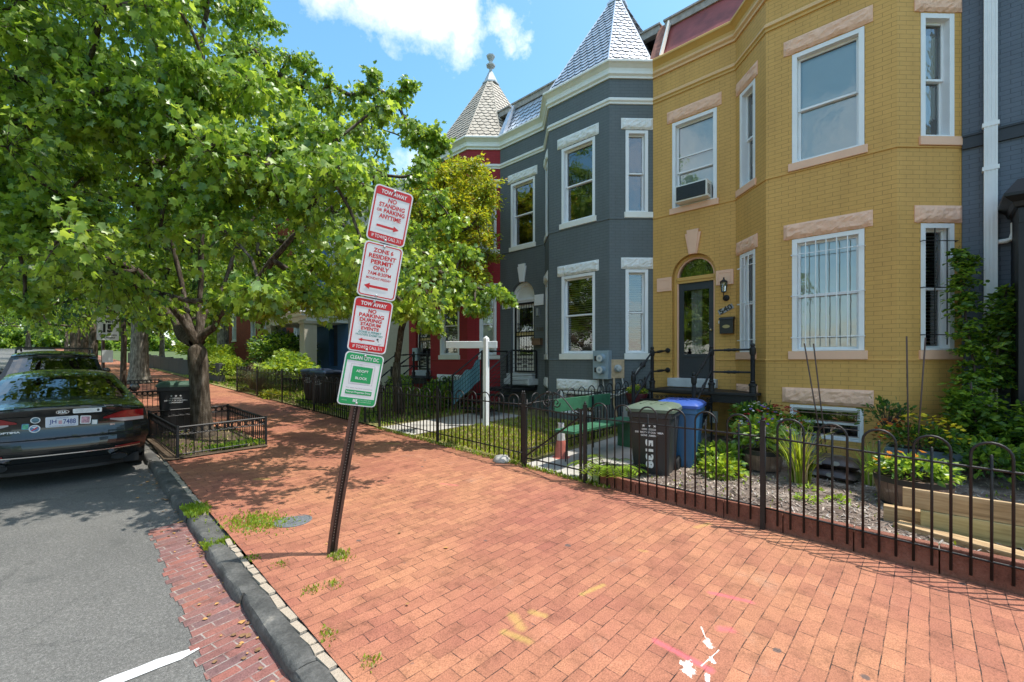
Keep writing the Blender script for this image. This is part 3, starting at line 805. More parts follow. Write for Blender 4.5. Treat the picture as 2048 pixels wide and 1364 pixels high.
M_SILV = plain('silver_painted_slate', (0.60, 0.64, 0.70), 0.32, metal=0.55, vary=0.12, vscale=9, bmp=0.2, bscale=30)
M_TSLT = plain('tan_slate', (0.42, 0.37, 0.30), 0.75, vary=0.22, vscale=7, bmp=0.3)
M_MRED = plain('oxide_red_roof_paint', (0.24, 0.055, 0.05), 0.55, vary=0.35, vscale=2.5, bmp=0.3, bscale=12)
M_GRYT = plain('grey_wood_trim', (0.33, 0.31, 0.29), 0.8, vary=0.25, vscale=9)
M_ZINC = plain('weathered_zinc', (0.42, 0.44, 0.44), 0.5, metal=0.4, vary=0.2, vscale=8)
M_EDGE = plain('slate_edge_shade', (.07, .07, .075), .8)  # dark tone painted as shade under the slate edges
M_ROOF = plain('flat_roof', (0.12, 0.12, 0.12), 0.9)
def house(yh, wall, trim, stone, name, label, seed=0, cornice_mats=None, roof='plain', windows=None, turret=None, deco=None, full=True, door=None, keymat=None, bars=None, win3=None):
    H = thing(name, (12, yh - 2.44, zbase(0, yh)), label, 'house', 'painted brick row houses on the right')
    rec = Frame((9.41, yh), (0, -1), (-1, 0), 0.0)
    lc = Frame((9.41, yh - 1.74), (-1, -1), (-1, 1), 1.74)
    ce = Frame((8.71, yh - 2.44), (0, -1), (-1, 0), 2.73)
    rc = Frame((8.71, yh - 4.18), (1, -1), (-1, -1), 4.47)
    LC = 0.99
    W = Wall()
    bw = 0.99
    W.panel(rec, 1.74, -2.2, 6.4, [(.44, 1.38, 3.30, 5.17)], arch=(.44, 1.36, -.41, 1.79, 2.40))
    W.panel(lc, LC, -2.2, 6.4, [(.14, .66, .14, 2.04), (.14, .66, 3.33, 5.18), (.14, .66, -1.40, -.75)])
    W.panel(ce, 1.74, -2.2, 6.4, [(.39, 1.36, .14, 2.04), (.39, 1.36, 3.33, 5.18), (.36, 1.35, -1.30, -.76)])
    W.panel(rc, LC, -2.2, 6.4, [(.36, .88, .14, 2.04), (.36, .88, 3.33, 5.18)])
    W.build('wall', wall, H)
    # belt courses: one brick thickness of overhang at both sill lines
    path = [(9.41, yh - 0.002), (9.41, yh - 1.74), (8.71, yh - 2.44), (8.71, yh - 4.18), (9.41, yh - 4.878)]
    for z in (0.0, 3.185):
        mb = MB(); dp = 0.42 if z == 0 else None
        def seg(pth): sweep(mb, pth, [(0.0, z - 0.022), (0.016, z - 0.018), (0.016, z + 0.0), (0.0, z + 0.012)], wall)
        if z == 0:
            seg([(9.41, yh - 0.002), (9.41, yh - 0.43)]); seg([(9.41, yh - 1.37)] + path[1:])
        else: seg(path)
        mb.build('belt_course', wall, H)
    cm = cornice_mats or (trim, trim)
    mb = MB()
    prof = [(0, 6.33), (.035, 6.33), (.035, 6.375), (.075, 6.41), (.075, 6.455), (.05, 6.475), (.06, 6.54), (.12, 6.60), (.165, 6.63), (.165, 6.67), (.145, 6.69), (-.05, 6.70)]
    sweep(mb, path, prof, [cm[0]] * 5 + [cm[1]] * 6); mb.build('cornice', None, H)
    mb = MB()
    prof = [(0, 5.755), (.022, 5.76), (.022, 5.80), (.05, 5.825), (.05, 5.865), (.022, 5.895), (0, 5.915)]
    sweep(mb, path, prof, [cm[1], cm[1], cm[1], cm[0], cm[0], cm[0]]); mb.build('string_course', None, H)
    sd = seed * 100
    ww = windows
    def stone_set(F, a, b, base=False):
        rough_block(F, a, b, 2.05, 2.30, 0.0, stone, H, sd + int(a * 50))
        rough_block(F, a, b, 5.195, 5.445, 0.0, stone, H, sd + 7 + int(a * 50))
    stone_set(ce, .27, 1.46); stone_set(rc, .26, .985); stone_set(lc, .03, .745)
    rough_block(ce, .25, 1.47, -.73, -.475, 0.0, stone, H, sd + 3)
    rough_block(lc, .03, .745, -.73, -.475, 0.0, stone, H, sd + 5)
    rough_block(rec, .33, 1.47, 5.19, 5.44, 0.0, stone, H, sd + 9)
    sm = trim
    for F, a, b in ((ce, .34, 1.40), (rc, .33, .985), (lc, .04, .70)):
        sill(F, a, b, 0.0, .138, sm, H); sill(F, a, b, 3.195, 3.328, sm, H)
    sill(rec, .39, 1.42, 3.17, 3.298, sm, H)
    wk = windows
    window(ce, .39, 1.36, .14, 2.04, H, wk['c1'], bars=bars and (bars, 5)); window(ce, .39, 1.36, 3.33, 5.18, H, wk['c2'])
    window(rc, .36, .88, .14, 2.04, H, wk['r1'], bars=(bars and (M_FEN, 2))); window(rc, .36, .88, 3.33, 5.18, H, wk['r2'])
    window(lc, .14, .66, .14, 2.04, H, wk['l1'], bars=bars and (bars, 3)); window(lc, .14, .66, 3.33, 5.18, H, wk['l2'])
    window(rec, .44, 1.38, 3.30, 5.17, H, wk['d2'], rows=3 if win3 else 1, split=0.42 if win3 else 0.5)
    # basement window: louvred lights
    B = window(ce, .36, 1.35, -1.30, -.76, H, 'none', casing=0.05)
    mb = MB()
    for k in range(4): mb.wbox(ce, .42, 1.29, -1.235 + k * 0.115, -1.225 + k * 0.115, -0.06, -0.05)
    mb.build('window_bars', M_RUSTW, B)
    if bars:
        mb = MB()
        for k in range(5): mb.tube([lc.p(.17 + k * .115, -1.5, .03), lc.p(.17 + k * .115, -.78, .03)], .012, 6, M_WHT)
        mb.build('window_bars', M_WHT, H)
    # door opening
    F = rec; mb = MB(); r = .46; um = .90; n = 20; tm = door['trim']
    for (ra, rb, o0, o1, m_) in ((.455, .40, -.23, -.10, tm), (.40, .37, -.235, -.13, door.get('trim2', tm))):
        pts = [(-math.cos(math.pi * k / n), math.sin(math.pi * k / n)) for k in range(n + 1)]
        for k in range(n):
            (c0, s0), (c1, s1) = pts[k], pts[k + 1]
            V = [F.p(um + ra * c0, 1.79 + ra * s0, o1), F.p(um + ra * c1, 1.79 + ra * s1, o1), F.p(um + rb * c1, 1.79 + rb * s1, o1), F.p(um + rb * c0, 1.79 + rb * s0, o1)]
            Vb = [p + F.N * (o0 - o1) for p in V]
            mb.add(V + Vb, [(0, 1, 2, 3), (3, 2, 6, 7), (1, 0, 4, 5)], m_)
    for sgn in (-1, 1):
        for (ra, rb, o1, m_) in ((.455, .40, -.10, tm), (.40, .37, -.13, door.get('trim2', tm))):
            a, b = sorted((um + sgn * ra, um + sgn * rb)); mb.wbox(F, a, b, -.40, 1.79, -.235, o1, m_)
    mb.wbox(F, um - .40, um + .40, 1.66, 1.79, -.23, -.12, tm); mb.wbox(F, um - .41, um + .41, 1.715, 1.75, -.125, -.10, tm)
    mb.build('door_frame', None, H)
    mb = MB()
    pts = [(um - .37 * math.cos(math.pi * k / n), 1.79 + .37 * math.sin(math.pi * k / n)) for k in range(n + 1)]
    mb.add([F.p(p[0], p[1], -.19) for p in pts], [tuple(range(n + 1))[::-1]])
    fan = mb.build('fanlight', M_GLS if door['fan'] == 'glass' else M_CRM, H)
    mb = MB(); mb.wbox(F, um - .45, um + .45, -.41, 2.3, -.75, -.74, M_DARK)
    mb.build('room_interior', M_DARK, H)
    # leaf
    a, b, z0, z1 = um - .37, um + .37, -.39, 1.66; mb = MB(); dm = door['mat']
    mb.wbox(F, a, a + .10, z0, z1, -.20, -.155, dm); mb.wbox(F, b - .10, b, z0, z1, -.20, -.155, dm)
    mb.wbox(F, a + .10, b - .10, 1.50, z1, -.20, -.156, dm); mb.wbox(F, a + .10, b - .10, z0, .12, -.20, -.156, dm)
    mb.wbox(F, a + .08, b - .08, .055, .085, -.156, -.140, dm)
    D = mb.build('door', dm, H, bevel=0.003)
    mb = MB(); mb.add([F.p(a + .10, .12, -.178), F.p(b - .10, .12, -.178), F.p(b - .10, 1.50, -.178), F.p(a + .10, 1.50, -.178)], [(0, 1, 2, 3)])
    mb.build('pane', M_GLS, D)
    mb = MB(); mb.lathe(F.p(b - .05, .62, -.155), [(.0, .0), (.022, .0), (.022, .012), (.010, .02), (.010, .035), (.026, .045), (.026, .062), (.012, .07), (0, .07)], 12, axis=F.N)
    mb.build('handle', M_BRASS, D, smooth=True)
    if door.get('curtain'):
        mb = MB(); n2 = 24; vs = []
        for i in range(n2 + 1):
            u = a + .22 + .22 * i / n2; o = -.30 + .02 * math.sin(i * 1.5)
            vs += [F.p(u, .12, o), F.p(u, 1.5, o)]
        mb.add(vs, [(2 * i, 2 * i + 2, 2 * i + 3, 2 * i + 1) for i in range(n2)]); mb.build('door_curtain', M_LACE, D)
    if door.get('gate'): security_gate(F, a - .03, b + .03, z0 + .02, z1 - .01, -.12, H)
    mb = MB(); mb.wbox(F, .385, 1.395, -.585, -.40, -.22, .13); mb.build('door_step', M_SLABW, H, bevel=.01)
    # keystone and impost blocks
    mb = MB(); ks = keymat or sm
    def trap(u0, u1, u2, u3, z0, z1, o):
        V = [F.p(u0, z0, o), F.p(u1, z0, o), F.p(u3, z1, o), F.p(u2, z1, o)]; Vb = [p - F.N * (o + .01) for p in V]
        mb.add(V + Vb, [(0, 1, 2, 3), (0, 4, 5, 1), (1, 5, 6, 2), (2, 6, 7, 3), (3, 7, 4, 0)])
    trap(.815, .985, .735, 1.065, 2.235, 2.68, .035); trap(.835, .965, .775, 1.025, 2.24, 2.75, .05)
    mb.build('keystone', ks, H)
    for (u0, u1) in ((.10, .435), (1.365, 1.70)):
        mb = MB(); mb.wbox(F, u0, u1, 1.51, 1.81, -.01, .022, ks)
        e = .05; 
        for (p, q, s_, t_) in ((u0 + e, u1 - e, 1.81 - e - .008, 1.81 - e), (u0 + e, u1 - e, 1.51 + e, 1.51 + e + .008), (u0 + e, u0 + e + .008, 1.51 + e + .008, 1.81 - e - .008), (u1 - e - .008, u1 - e, 1.51 + e + .008, 1.81 - e - .008)):
            mb.wbox(F, p, q, s_, t_, .022, .028, ks)
        mb.build('impost_block', ks, H, bevel=.004)
    # roof: mansard over the door bay, turret over the bay, flat roof behind
    y0, y1 = yh, yh - 4.88
    mb = MB()
    A, B, T0, T1 = (9.45, y0 - .06, 6.70), (9.45, yh - 1.9, 6.70), (9.93, y0 - .06, 7.72), (9.93, yh - 1.9, 7.72)
    if roof == 'slate': scales(mb, A, B, (T0, T1), .20, .165, M_SILV, seed)
    elif roof == 'tan': scales(mb, A, B, (T0, T1), .20, .165, M_TSLT, seed)
    else: mb.add([A, B, T1, T0], [(0, 3, 2, 1)], M_MRED)
    mb.build('mansard_roof', None, H)
    mb = MB(); mb.wbox(Frame((9.93, y0), (0, -1), (-1, 0)), .06, 4.82, 7.70, 7.86, -.10, .05, M_GRYT); mb.wbox(Frame((9.93, y0), (0, -1), (-1, 0)), .04, 4.84, 7.86, 7.90, -.12, .09, M_GRYT)
    mb.build('roof_edge', M_GRYT, H)
    mb = MB()
    mb.add([(10.0, y0, 7.80), (21, y0, 7.5), (21, y1, 7.5), (10.0, y1, 7.80)], [(0, 1, 2, 3)])
    for yy in (y0, y1): mb.add([(9.45, yy, -2.2), (21, yy, -2.2), (21, yy, 7.5), (10.0, yy, 7.8), (9.45, yy, 6.6)], [(0, 1, 2, 3, 4)])
    mb.add([(21, y0, -2.2), (21, y1, -2.2), (21, y1, 7.5), (21, y0, 7.5)], [(0, 1, 2, 3)])
    mb.build('roof', M_ROOF, H)
    if turret:
        yc = yh - 3.31; tx = 10.52; tz = 9.50
        base = [(9.45, yh - 1.72), (8.66, yh - 2.45), (8.66, yh - 4.17), (9.45, yh - 4.86), (11.6, yh - 4.86), (12.4, yc), (11.6, yh - 1.72)]
        topr = .22; mb = MB(); nb = len(base)
        T = []
        for (x, y) in base:
            d = Vector((x - tx, y - yc)); d = d.normalized() * topr; T.append((tx + d.x, yc + d.y, tz))
        Z = 6.70
        for i in range(nb):
            p, q = base[i], base[(i + 1) % nb]
            scales(mb, (p[0], p[1], Z), (q[0], q[1], Z), (T[i], T[(i + 1) % nb]), .20, .158, turret, seed + i)
        tr = mb.build('turret_roof', turret, H)
        mb = MB()
        for i in range(nb):
            p = Vector((base[i][0], base[i][1], Z)); q = Vector(T[i]); mb.tube([p + Vector((0, 0, .01)), q + Vector((0, 0, .01))], .022, 5)
        mb.build('hip_flashing', turret, tr)
        mb = MB(); mb.lathe((tx, yc, tz - .05), [(.30, 0), (.30, .05), (.255, .09), (.235, .12), (.06, .50), (.045, .58), (.16, .66), (.17, .70), (.07, .76), (.06, .84), (.15, .98), (.16, 1.02), (.10, 1.05), (0, 1.10)], 7, turret if turret == M_SILV else M_ZINC)
        mb.build('finial', None, tr)
    return H, rec, lc, ce, rc

M_RUSTW = plain('rusty_white_bar', (0.36, 0.24, 0.18), 0.7, vary=0.3, vscale=20)
M_BRASS = plain('worn_brass', (0.45, 0.36, 0.20), 0.35, metal=0.9, vary=0.1)
def scroll(mb, O, U, V, r, turns=1.4, flip=1, rad=.007, mat=None):
    pts = []
    for i in range(15):
        t = i / 14; a = turns * 2 * math.pi * t; rr = r * (1 - .78 * t)
        pts.append(Vector(O) + Vector(U) * (rr * math.cos(a) * flip) + Vector(V) * (rr * math.sin(a)))
    mb.tube(pts, rad, 5, mat)
def security_gate(F, u0, u1, z0, z1, o, parent):
    mb = MB(); s = .035
    mb.wbox(F, u0, u0 + .05, z0, z1, o - .02, o + .02); mb.wbox(F, u1 - .05, u1, z0, z1, o - .02, o + .02)
    mb.wbox(F, u0 + .05, u1 - .05, z1 - .05, z1, o - .019, o + .019); mb.wbox(F, u0 + .05, u1 - .05, z0, z0 + .05, o - .019, o + .019)
    zc = z0 + (z1 - z0) * .52
    mb.wbox(F, u0 + .05, u1 - .05, zc - .015, zc + .02, o - .019, o + .019); mb.wbox(F, u0 + .05, u1 - .05, zc + .11, zc + .14, o - .019, o + .019)
    for i in range(1, 7):
        u = u0 + .05 + (u1 - u0 - .1) * i / 7; mb.tube([F.p(u, z0 + .04, o), F.p(u, z1 - .04, o)], .007, 5)
    um = (u0 + u1) / 2; Z = Vector((0, 0, 1))
    for uu, zs in ((um, (.30, .50, .72, 1.62, 1.80)), (um - .21, (.36, .62, 1.40)), (um + .21, (.36, .62, 1.40))):
        for zz in zs:
            for f in (-1, 1):
                scroll(mb, F.p(uu + f * .045, z0 + zz, o + .01), F.U, Z, .045, flip=f); scroll(mb, F.p(uu + f * .04, z0 + zz - .11, o + .01), F.U, -Z, .04, flip=f)
    mb.wbox(F, u0 + .055, u1 - .055, zc + .02, zc + .11, o - .012, o - .006, M_BRASS)
    G = mb.build('security_gate', M_BLK, parent)
    return G

HY, rec, lc, ce, rc = house(4.51, M_YEL, M_PNKP, M_PINK, 'row_house', 'mustard yellow painted brick house with pink stone lintels and a dark glazed door', 1,
    cornice_mats=(M_PCH2, M_YTR), roof='red', turret=M_MRED, bars=M_WHT, win3=True,  # unseen turret over this bay, added for its shadow on the garden
    windows=dict(c1='blind', c2='blind', r1='slats', r2='lace', l1='none', l2='lace', d2='blind'),
    door=dict(trim=M_YTR, trim2=M_PNKP, mat=M_DOOR, fan='glass', curtain=True))
HG, grec, glc, gce, grc = house(9.39, M_GRY, M_CRM, M_WST, 'row_house', 'slate grey painted brick house with white rough stone lintels and a silver turret', 2,
    roof='slate', turret=M_SILV, windows=dict(c1='slats', c2='none', r1='slats', r2='none', l1='none', l2='none', d2='none'),
    door=dict(trim=M_WHT, mat=M_CRM, fan='solid', gate=True), keymat=M_WHT)
HR, rrec, rlc, rce, rrc = house(14.27, M_RED, M_CRM, M_WST, 'row_house', 'deep red painted brick house with a tan fish-scale slate turret and finial', 3,
    roof='tan', turret=M_TSLT, windows=dict(c1='slats', c2='blind', r1='blind', r2='shade', l1='none', l2='none', d2='none'),
    door=dict(trim=M_CRM, mat=M_CRM, fan='glass', gate=True), keymat=M_WHT)
# party walls standing proud of the roofs
for yy, H, m_ in ((4.47, HY, M_RUST), (9.35, HG, M_SILV), (14.23, HR, M_TSLT)):
    mb = MB(); F = Frame((9.3, yy + .12), (0, -1), (-1, 0))
    a = [Vector((9.36, yy - .14, 6.66)), Vector((9.36, yy + .14, 6.66)), Vector((9.93, yy + .14, 7.84)), Vector((9.93, yy - .14, 7.84))]
    b = [p + Vector((.5, 0, 0)) for p in a]
    mb.add(a + b, [(0, 1, 2, 3)[::-1], (0, 4, 5, 1)[::-1], (1, 5, 6, 2)[::-1], (2, 6, 7, 3)[::-1], (3, 7, 4, 0)[::-1]], m_)
    mb.box((9.60, yy - .155, 7.24), (.10, .03, 1.12), M_CRM if H is HY else m_, M=Matrix.Rotation(R(24), 3, 'Y'))
    mb.build('party_wall', None, H)
# light well of the neighbour on the right
N_ = thing('row_house', (12, -6, zbase(0, -6)), 'blue grey painted brick house at the right edge with a black entrance porch', 'house', 'painted brick row houses on the right')
nf = Frame((9.405, -.374), (0, -1), (-1, 0), 3.1)
W = Wall(); W.panel(nf, 9.6, -2.2, 8.4, []); W.build('wall', M_DGY, N_)
mb = MB(); mb.wbox(nf, .002, 9.6, 3.13, 3.30, -.02, .035); mb.wbox(nf, .002, 9.6, 3.30, 3.33, -.02, .05); mb.build('belt_course', plain('black_trim', (0.03, 0.035, 0.045), .6), N_)
mb = MB(); sweep(mb, [(9.405, -.374), (9.405, -9.97)], [(0, 6.33), (.04, 6.35), (.08, 6.45), (.17, 6.62), (.17, 6.68), (0, 6.70)], M_CRM); mb.build('cornice', M_CRM, N_)
mb = MB(); mb.box((15.2, -5.17, 8.45), (11.6, 9.6, .1)); mb.box((15.2, -.40, 3.1), (11.5, .04, 10.6)); mb.box((15.2, -9.95, 3.1), (11.5, .04, 10.6)); mb.build('roof', M_ROOF, N_)
# black projecting vestibule
mb = MB(); V0 = Frame((8.72, -.86), (0, -1), (-1, 0))
mb.wbox(V0, 0, 2.0, -2.0, 2.05, -.68, 0); mb.wbox(V0, .0, .10, -1.0, 1.95, 0, .03); mb.wbox(V0, .62, .72, -1.0, 1.95, 0, .03); mb.wbox(V0, .0, .9, 1.78, 1.86, 0, .04)
sweep(mb, [(9.40, -.855), (8.72, -.855), (8.72, -2.9)][::1], [(0, 1.98), (.03, 2.0), (.05, 2.06), (.13, 2.13), (.13, 2.17), (.0, 2.36), (-.3, 2.40)], M_BLK)
po = mb.build('entrance_porch', M_BLK, N_)
# rain pipe
F = nf; mb = MB(); u = .285
for k in range(7):
    mb.wbox(F, u - .068 + k * .0195, u - .068 + k * .0195 + (.0195 if k % 2 else .0185), -.75, 8.3, .02, .105 if k % 2 else .112)
for z in (2.72, 3.35, 5.6): mb.wbox(F, u - .085, u + .085, z, z + .06, .018, .118)
mb.tube([F.p(u + .06, 1.68, .06), F.p(u + .15, 1.68, .07), F.p(u + .20, 1.70, .08), F.p(u + .22, 1.78, .09), F.p(u + .22, 1.92, .09)], .034, 10)
mb.build('rain_pipe', M_WHT, N_, bevel=.002)
mb = MB(); mb.tube([F.p(u, -.75, .06), F.p(u, -1.0, .12), F.p(u + .04, -1.7, .55)], .05, 10); mb.build('rain_pipe', M_WHT, N_)

# rest of the row, seen through the trees
def plain_front(yh, wdt, wall, name, label, x=9.41, top=6.9, wins=(), arch=None, holes=(), trim=M_CRM, kind='blind'):
    H = thing(name, (x + 4, yh - wdt / 2, zbase(0, yh)), label, 'house', 'painted brick row houses on the right')
    F = Frame((x, yh), (0, -1), (-1, 0), 0); W = Wall()
    W.panel(F, wdt, -2, top, list(wins), arch=arch); W.build('wall', wall, H)
    for (a, b, c, d) in wins:
        window(F, a, b, c, d, H, kind)
        mb = MB(); mb.wbox(F, a - .1, b + .1, d + .01, d + .23, -.02, .02); mb.build('lintel', trim, H)
        mb = MB(); mb.wbox(F, a - .06, b + .06, c - .11, c - .005, -.02, .05); mb.build('sill', trim, H)
    mb = MB(); sweep(mb, [(x, yh), (x, yh - wdt)], [(0, top - .5), (.05, top - .48), (.1, top - .3), (.2, top - .1), (.2, top), (0, top + .02)], trim); mb.build('cornice', trim, H)
    mb = MB(); mb.box((x + 5.6, yh - wdt / 2, top - .1), (11, wdt - .02, .1)); mb.box((x + 5.6, yh - .02, top / 2 - 1), (11, .02, top + 2)); mb.box((x + 5.6, yh - wdt + .02, top / 2 - 1), (11, .02, top + 2)); mb.build('roof', M_ROOF, H)
    if arch:
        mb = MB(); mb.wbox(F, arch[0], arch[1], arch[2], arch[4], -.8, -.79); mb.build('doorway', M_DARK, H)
    return H, F
plain_front(19.15, 4.88, M_TAN, 'row_house', 'beige painted house half hidden behind the stacked parking signs', wins=[(.7, 1.6, .5, 2.3), (.7, 1.6, 3.9, 5.6), (2.9, 3.8, 3.9, 5.6)])
plain_front(24.03, 4.88, M_BLU, 'row_house', 'bright blue painted house with a white columned porch', wins=[(.6, 1.5, .6, 2.5), (.6, 1.5, 4.0, 5.7), (3.0, 3.9, 4.0, 5.7)], arch=(2.9, 3.8, -.3, 1.9, 2.5))
HB, bf = plain_front(33.8, 9.77, M_BRK, 'row_house', 'plain red brick house with pale lintels and a dark arched entrance', wins=[(.7, 1.7, .9, 2.7), (3.3, 4.2, .9, 2.7), (.7, 1.7, 4.2, 6.0), (3.3, 4.2, 4.2, 6.0), (8.2, 9.1, .9, 2.7), (8.2, 9.1, 4.2, 6.0)], arch=(5.2, 7.2, -.5, 1.4, 2.8), top=8.6)
plain_front(45.6, 11.8, M_BRK, 'row_house', 'far red brick house beyond the arched entrance', wins=[(1.2, 2.2, 1.4, 3.2), (4.2, 5.2, 1.4, 3.2), (8.2, 9.2, 1.4, 3.2), (1.2, 2.2, 4.8, 6.4), (4.2, 5.2, 4.8, 6.4), (8.2, 9.2, 4.8, 6.4)], top=9)
# blue and beige porch
P_ = thing('porch', (8.2, 21.5, z_yard(8, 21)), 'white roofed porch with cream brick pillars in front of the blue house', 'porch')
mb = MB(); mb.box((8.4, 21.5, 1.93), (2.2, 4.9, .16)); mb.box((8.35, 21.5, 2.03), (2.45, 5.1, .07)); mb.box((8.5, 21.5, 1.75), (1.9, 4.7, .22)); mb.build('porch_roof', M_WHT, P_, bevel=.01)
for yy in (19.45, 23.5):
    mb = MB(); mb.box((7.75, yy, .55), (.52, .52, 2.3)); mb.box((7.75, yy, 1.6), (.62, .62, .12)); mb.build('pillar', M_TAN, P_)
mb = MB(); mb.box((8.5, 21.5, -.72), (1.9, 4.8, .25)); mb.build('porch_floor', M_CONC, P_)
mb = MB(); ya, yb = 19.75, 23.2
mb.box((7.7, (ya + yb) / 2, .02), (.09, yb - ya, .07)); mb.box((7.7, (ya + yb) / 2, -.55), (.06, yb - ya, .05))
k = int((yb - ya) / .13)
for i in range(k): mb.box((7.7, ya + (i + .5) * (yb - ya) / k, -.25), (.035, .05, .55))
mb.build('balustrade', M_WHT, P_)
# ---------------------------------------------------------------- fences
def hoop_fence(name, A, B, zr, zl, zb, label, n, posts=(), phase=0, hoop=.15, shortp=.10, group=None, r=.0103, post_top=.16, seed=0, cat='fence'):
    """A, B: xy ends; zr, zl, zb: (at A, at B) heights of top rail, lower rail and picket feet; n pickets"""
    A, B = Vector((A[0], A[1], 0)), Vector((B[0], B[1], 0)); D = (B - A)
    T = thing(name, (A.x, A.y, zb[0]), label, cat, group)
    rnd = random.Random(seed)
    lp = lambda z, t: z[0] + (z[1] - z[0]) * t
    P = lambda t, z: A + D * t + Vector((0, 0, z))
    mb = MB()
    mb.tube([P(i / 8, lp(zr, i / 8) + rnd.uniform(-.003, .003)) for i in range(9)], .0105, 6)
    mb.build('rail', M_FEN, T, smooth=True)
    mb = MB(); mb.tube([P(i / 8, lp(zl, i / 8) + rnd.uniform(-.003, .003)) for i in range(9)], .0095, 6); mb.build('rail', M_FEN, T, smooth=True)
    mb = MB()
    for i in range(n + 1):
        t = i / n; k = (i + phase) % 3; j = rnd.uniform(-.006, .006)
        bt = lp(zb, t)
        if k == 1:
            mb.tube([P(t, bt), P(t, lp(zr, t) + shortp), P(t, lp(zr, t) + shortp + .006)], [r * .95, r * .95, .002], 6)
        elif k == 0 and i + 2 <= n:
            t2 = (i + 2) / n; w_ = (D * (t2 - t)).length / 2; h0 = lp(zr, t) + hoop - w_ * .95; h1 = lp(zr, t2) + hoop - w_ * .95
            pts = [P(t, bt), P(t, h0)]
            for q in range(1, 10):
                a = math.pi * q / 10; tt = t + (t2 - t) * (1 - math.cos(a)) / 2
                pts.append(P(tt, h0 + (h1 - h0) * q / 10 + w_ * .95 * math.sin(a)))
            pts += [P(t2, h1), P(t2, lp(zb, t2))]
            mb.tube(pts, r, 6)
        elif (k == 0) or (k == 2 and i < 2): mb.tube([P(t, bt), P(t, lp(zr, t) + shortp)], r, 6)
    mb.build('picket_panel', M_FEN, T, smooth=True)
    for t in posts:
        mb = MB(); p = P(t, 0); z0, z1 = lp(zb, t) - .12, lp(zr, t) + post_top
        mb.box((p.x, p.y, (z0 + z1) / 2), (.042, .042, z1 - z0), rz=rnd.uniform(-.05, .05))
        mb.lathe((p.x, p.y, z1), [(.03, 0), (.03, .008), (.012, .014), (.018, .03), (.004, .055), (0, .06)], 8)
        mb.build('post', M_FEN, T)
    return T
gr_f = 'hooped iron fences round the front gardens'
FY1 = hoop_fence('iron_fence', (5.005, 3.37), (5.005, 1.22), (-.78, -.785), (-1.485, -1.50), (-1.65, -1.655), 'black hooped iron fence panel between the garden gate and the next post', 19, (0, 1), phase=2, hoop=.205, shortp=.11, group=gr_f)
FY2 = hoop_fence('iron_fence', (5.005, 1.20), (5.005, -1.25), (-.785, -.885), (-1.505, -1.592), (-1.66, -1.73), 'nearest black hooped iron fence panel running past the timber to the right edge', 22, (1,), phase=2, hoop=.205, shortp=.11, group=gr_f, seed=4)
FG = hoop_fence('iron_fence', (5.03, 8.77), (5.03, 4.50), (-.715, -.69), (-1.33, -1.44), (-1.45, -1.56), 'black hooped iron fence along the pavement before the white signpost', 39, (0, .49, 1), phase=0, hoop=.15, shortp=.07, group=gr_f, seed=2)
FP = hoop_fence('iron_fence', (5.10, 4.60), (9.2, 4.60), (-.70, -.585), (-1.42, -1.33), (-1.56, -1.46), 'black hooped iron fence running back to the house behind the green bench', 38, (0, 1), phase=1, hoop=.15, shortp=.07, group=gr_f, seed=3)
FF = hoop_fence('iron_fence', (5.04, 9.9), (5.04, 19.4), (-.62, -.36), (-1.28, -1.02), (-1.50, -1.22), 'black hooped iron fence farther up the pavement before the dark lidded bins', 87, (0, .25, .5, .75, 1), phase=1, hoop=.13, shortp=.07, group=gr_f, seed=5)
hoop_fence('iron_fence', (5.1, 9.55), (9.0, 9.55), (-.66, -.55), (-1.25, -1.15), (-1.48, -1.34), 'black hooped iron fence between the grey and red houses', 36, (0,), phase=1, hoop=.15, group=gr_f, seed=6)
# garden gate
G = thing('garden_gate', (5.02, 4.46, -1.66), 'black iron garden gate with scrolled top and a diagonal brace', 'gate')
mb = MB()
ya, yb = 4.46, 3.45
for y in (ya, yb): mb.box((5.02, y, -1.17), (.032, .032, .98))
for (z0, z1) in ((-.72, -.775), (-1.50, -1.515)): mb.tube([(5.02, ya, z0), (5.02, yb, z1)], .011, 6)
mb.tube([(5.00, ya - .02, -1.47), (5.00, yb + .02, -.80)], .014, 6)
mb.build('gate_frame', M_FEN, G)
mb = MB()
for i in range(1, 9):
    y = ya + (yb - ya) * i / 9; mb.tube([(5.02, y, -1.62), (5.02, y, -.74 - .05 * i / 9)], .0075, 6)
mb.build('picket_panel', M_FEN, G)
mb = MB(); ym = (ya + yb) / 2
pts = [(5.02, ya - .03, -.70)]
for i in range(9):
    t = i / 8; pts.append((5.02, ya - .1 - .36 * t, -.68 + .20 * math.sin(t * math.pi / 2)))
mb.tube(pts, .009, 6)
pts = [(5.02, yb + .03, -.75)]
for i in range(9):
    t = i / 8; pts.append((5.02, yb + .12 + .34 * t, -.72 + .235 * math.sin(t * math.pi / 2)))
mb.tube(pts, .009, 6)
for f in (-1, 1): scroll(mb, (5.02, ym + f * .085, -.62), (0, f, 0), (0, 0, -1), .075, turns=1.3, rad=.009); scroll(mb, (5.02, ym + f * .04, -.50), (0, f, 0), (0, 0, 1), .035, turns=1.1, rad=.007)
scroll(mb, (5.02, yb + .04, -.70), (0, 1, 0), (0, 0, 1), .035, rad=.006)
mb.build('scrollwork', M_FEN, G, smooth=True)
mb = MB(); mb.box((5.01, ya + .03, -.70), (.03, .08, .05)); mb.tube([(5.01, ya - .02, -.72), (5.01, ya + .05, -.66), (5.01, ya + .02, -.60)], .007, 5); mb.build('latch', M_FEN, G)
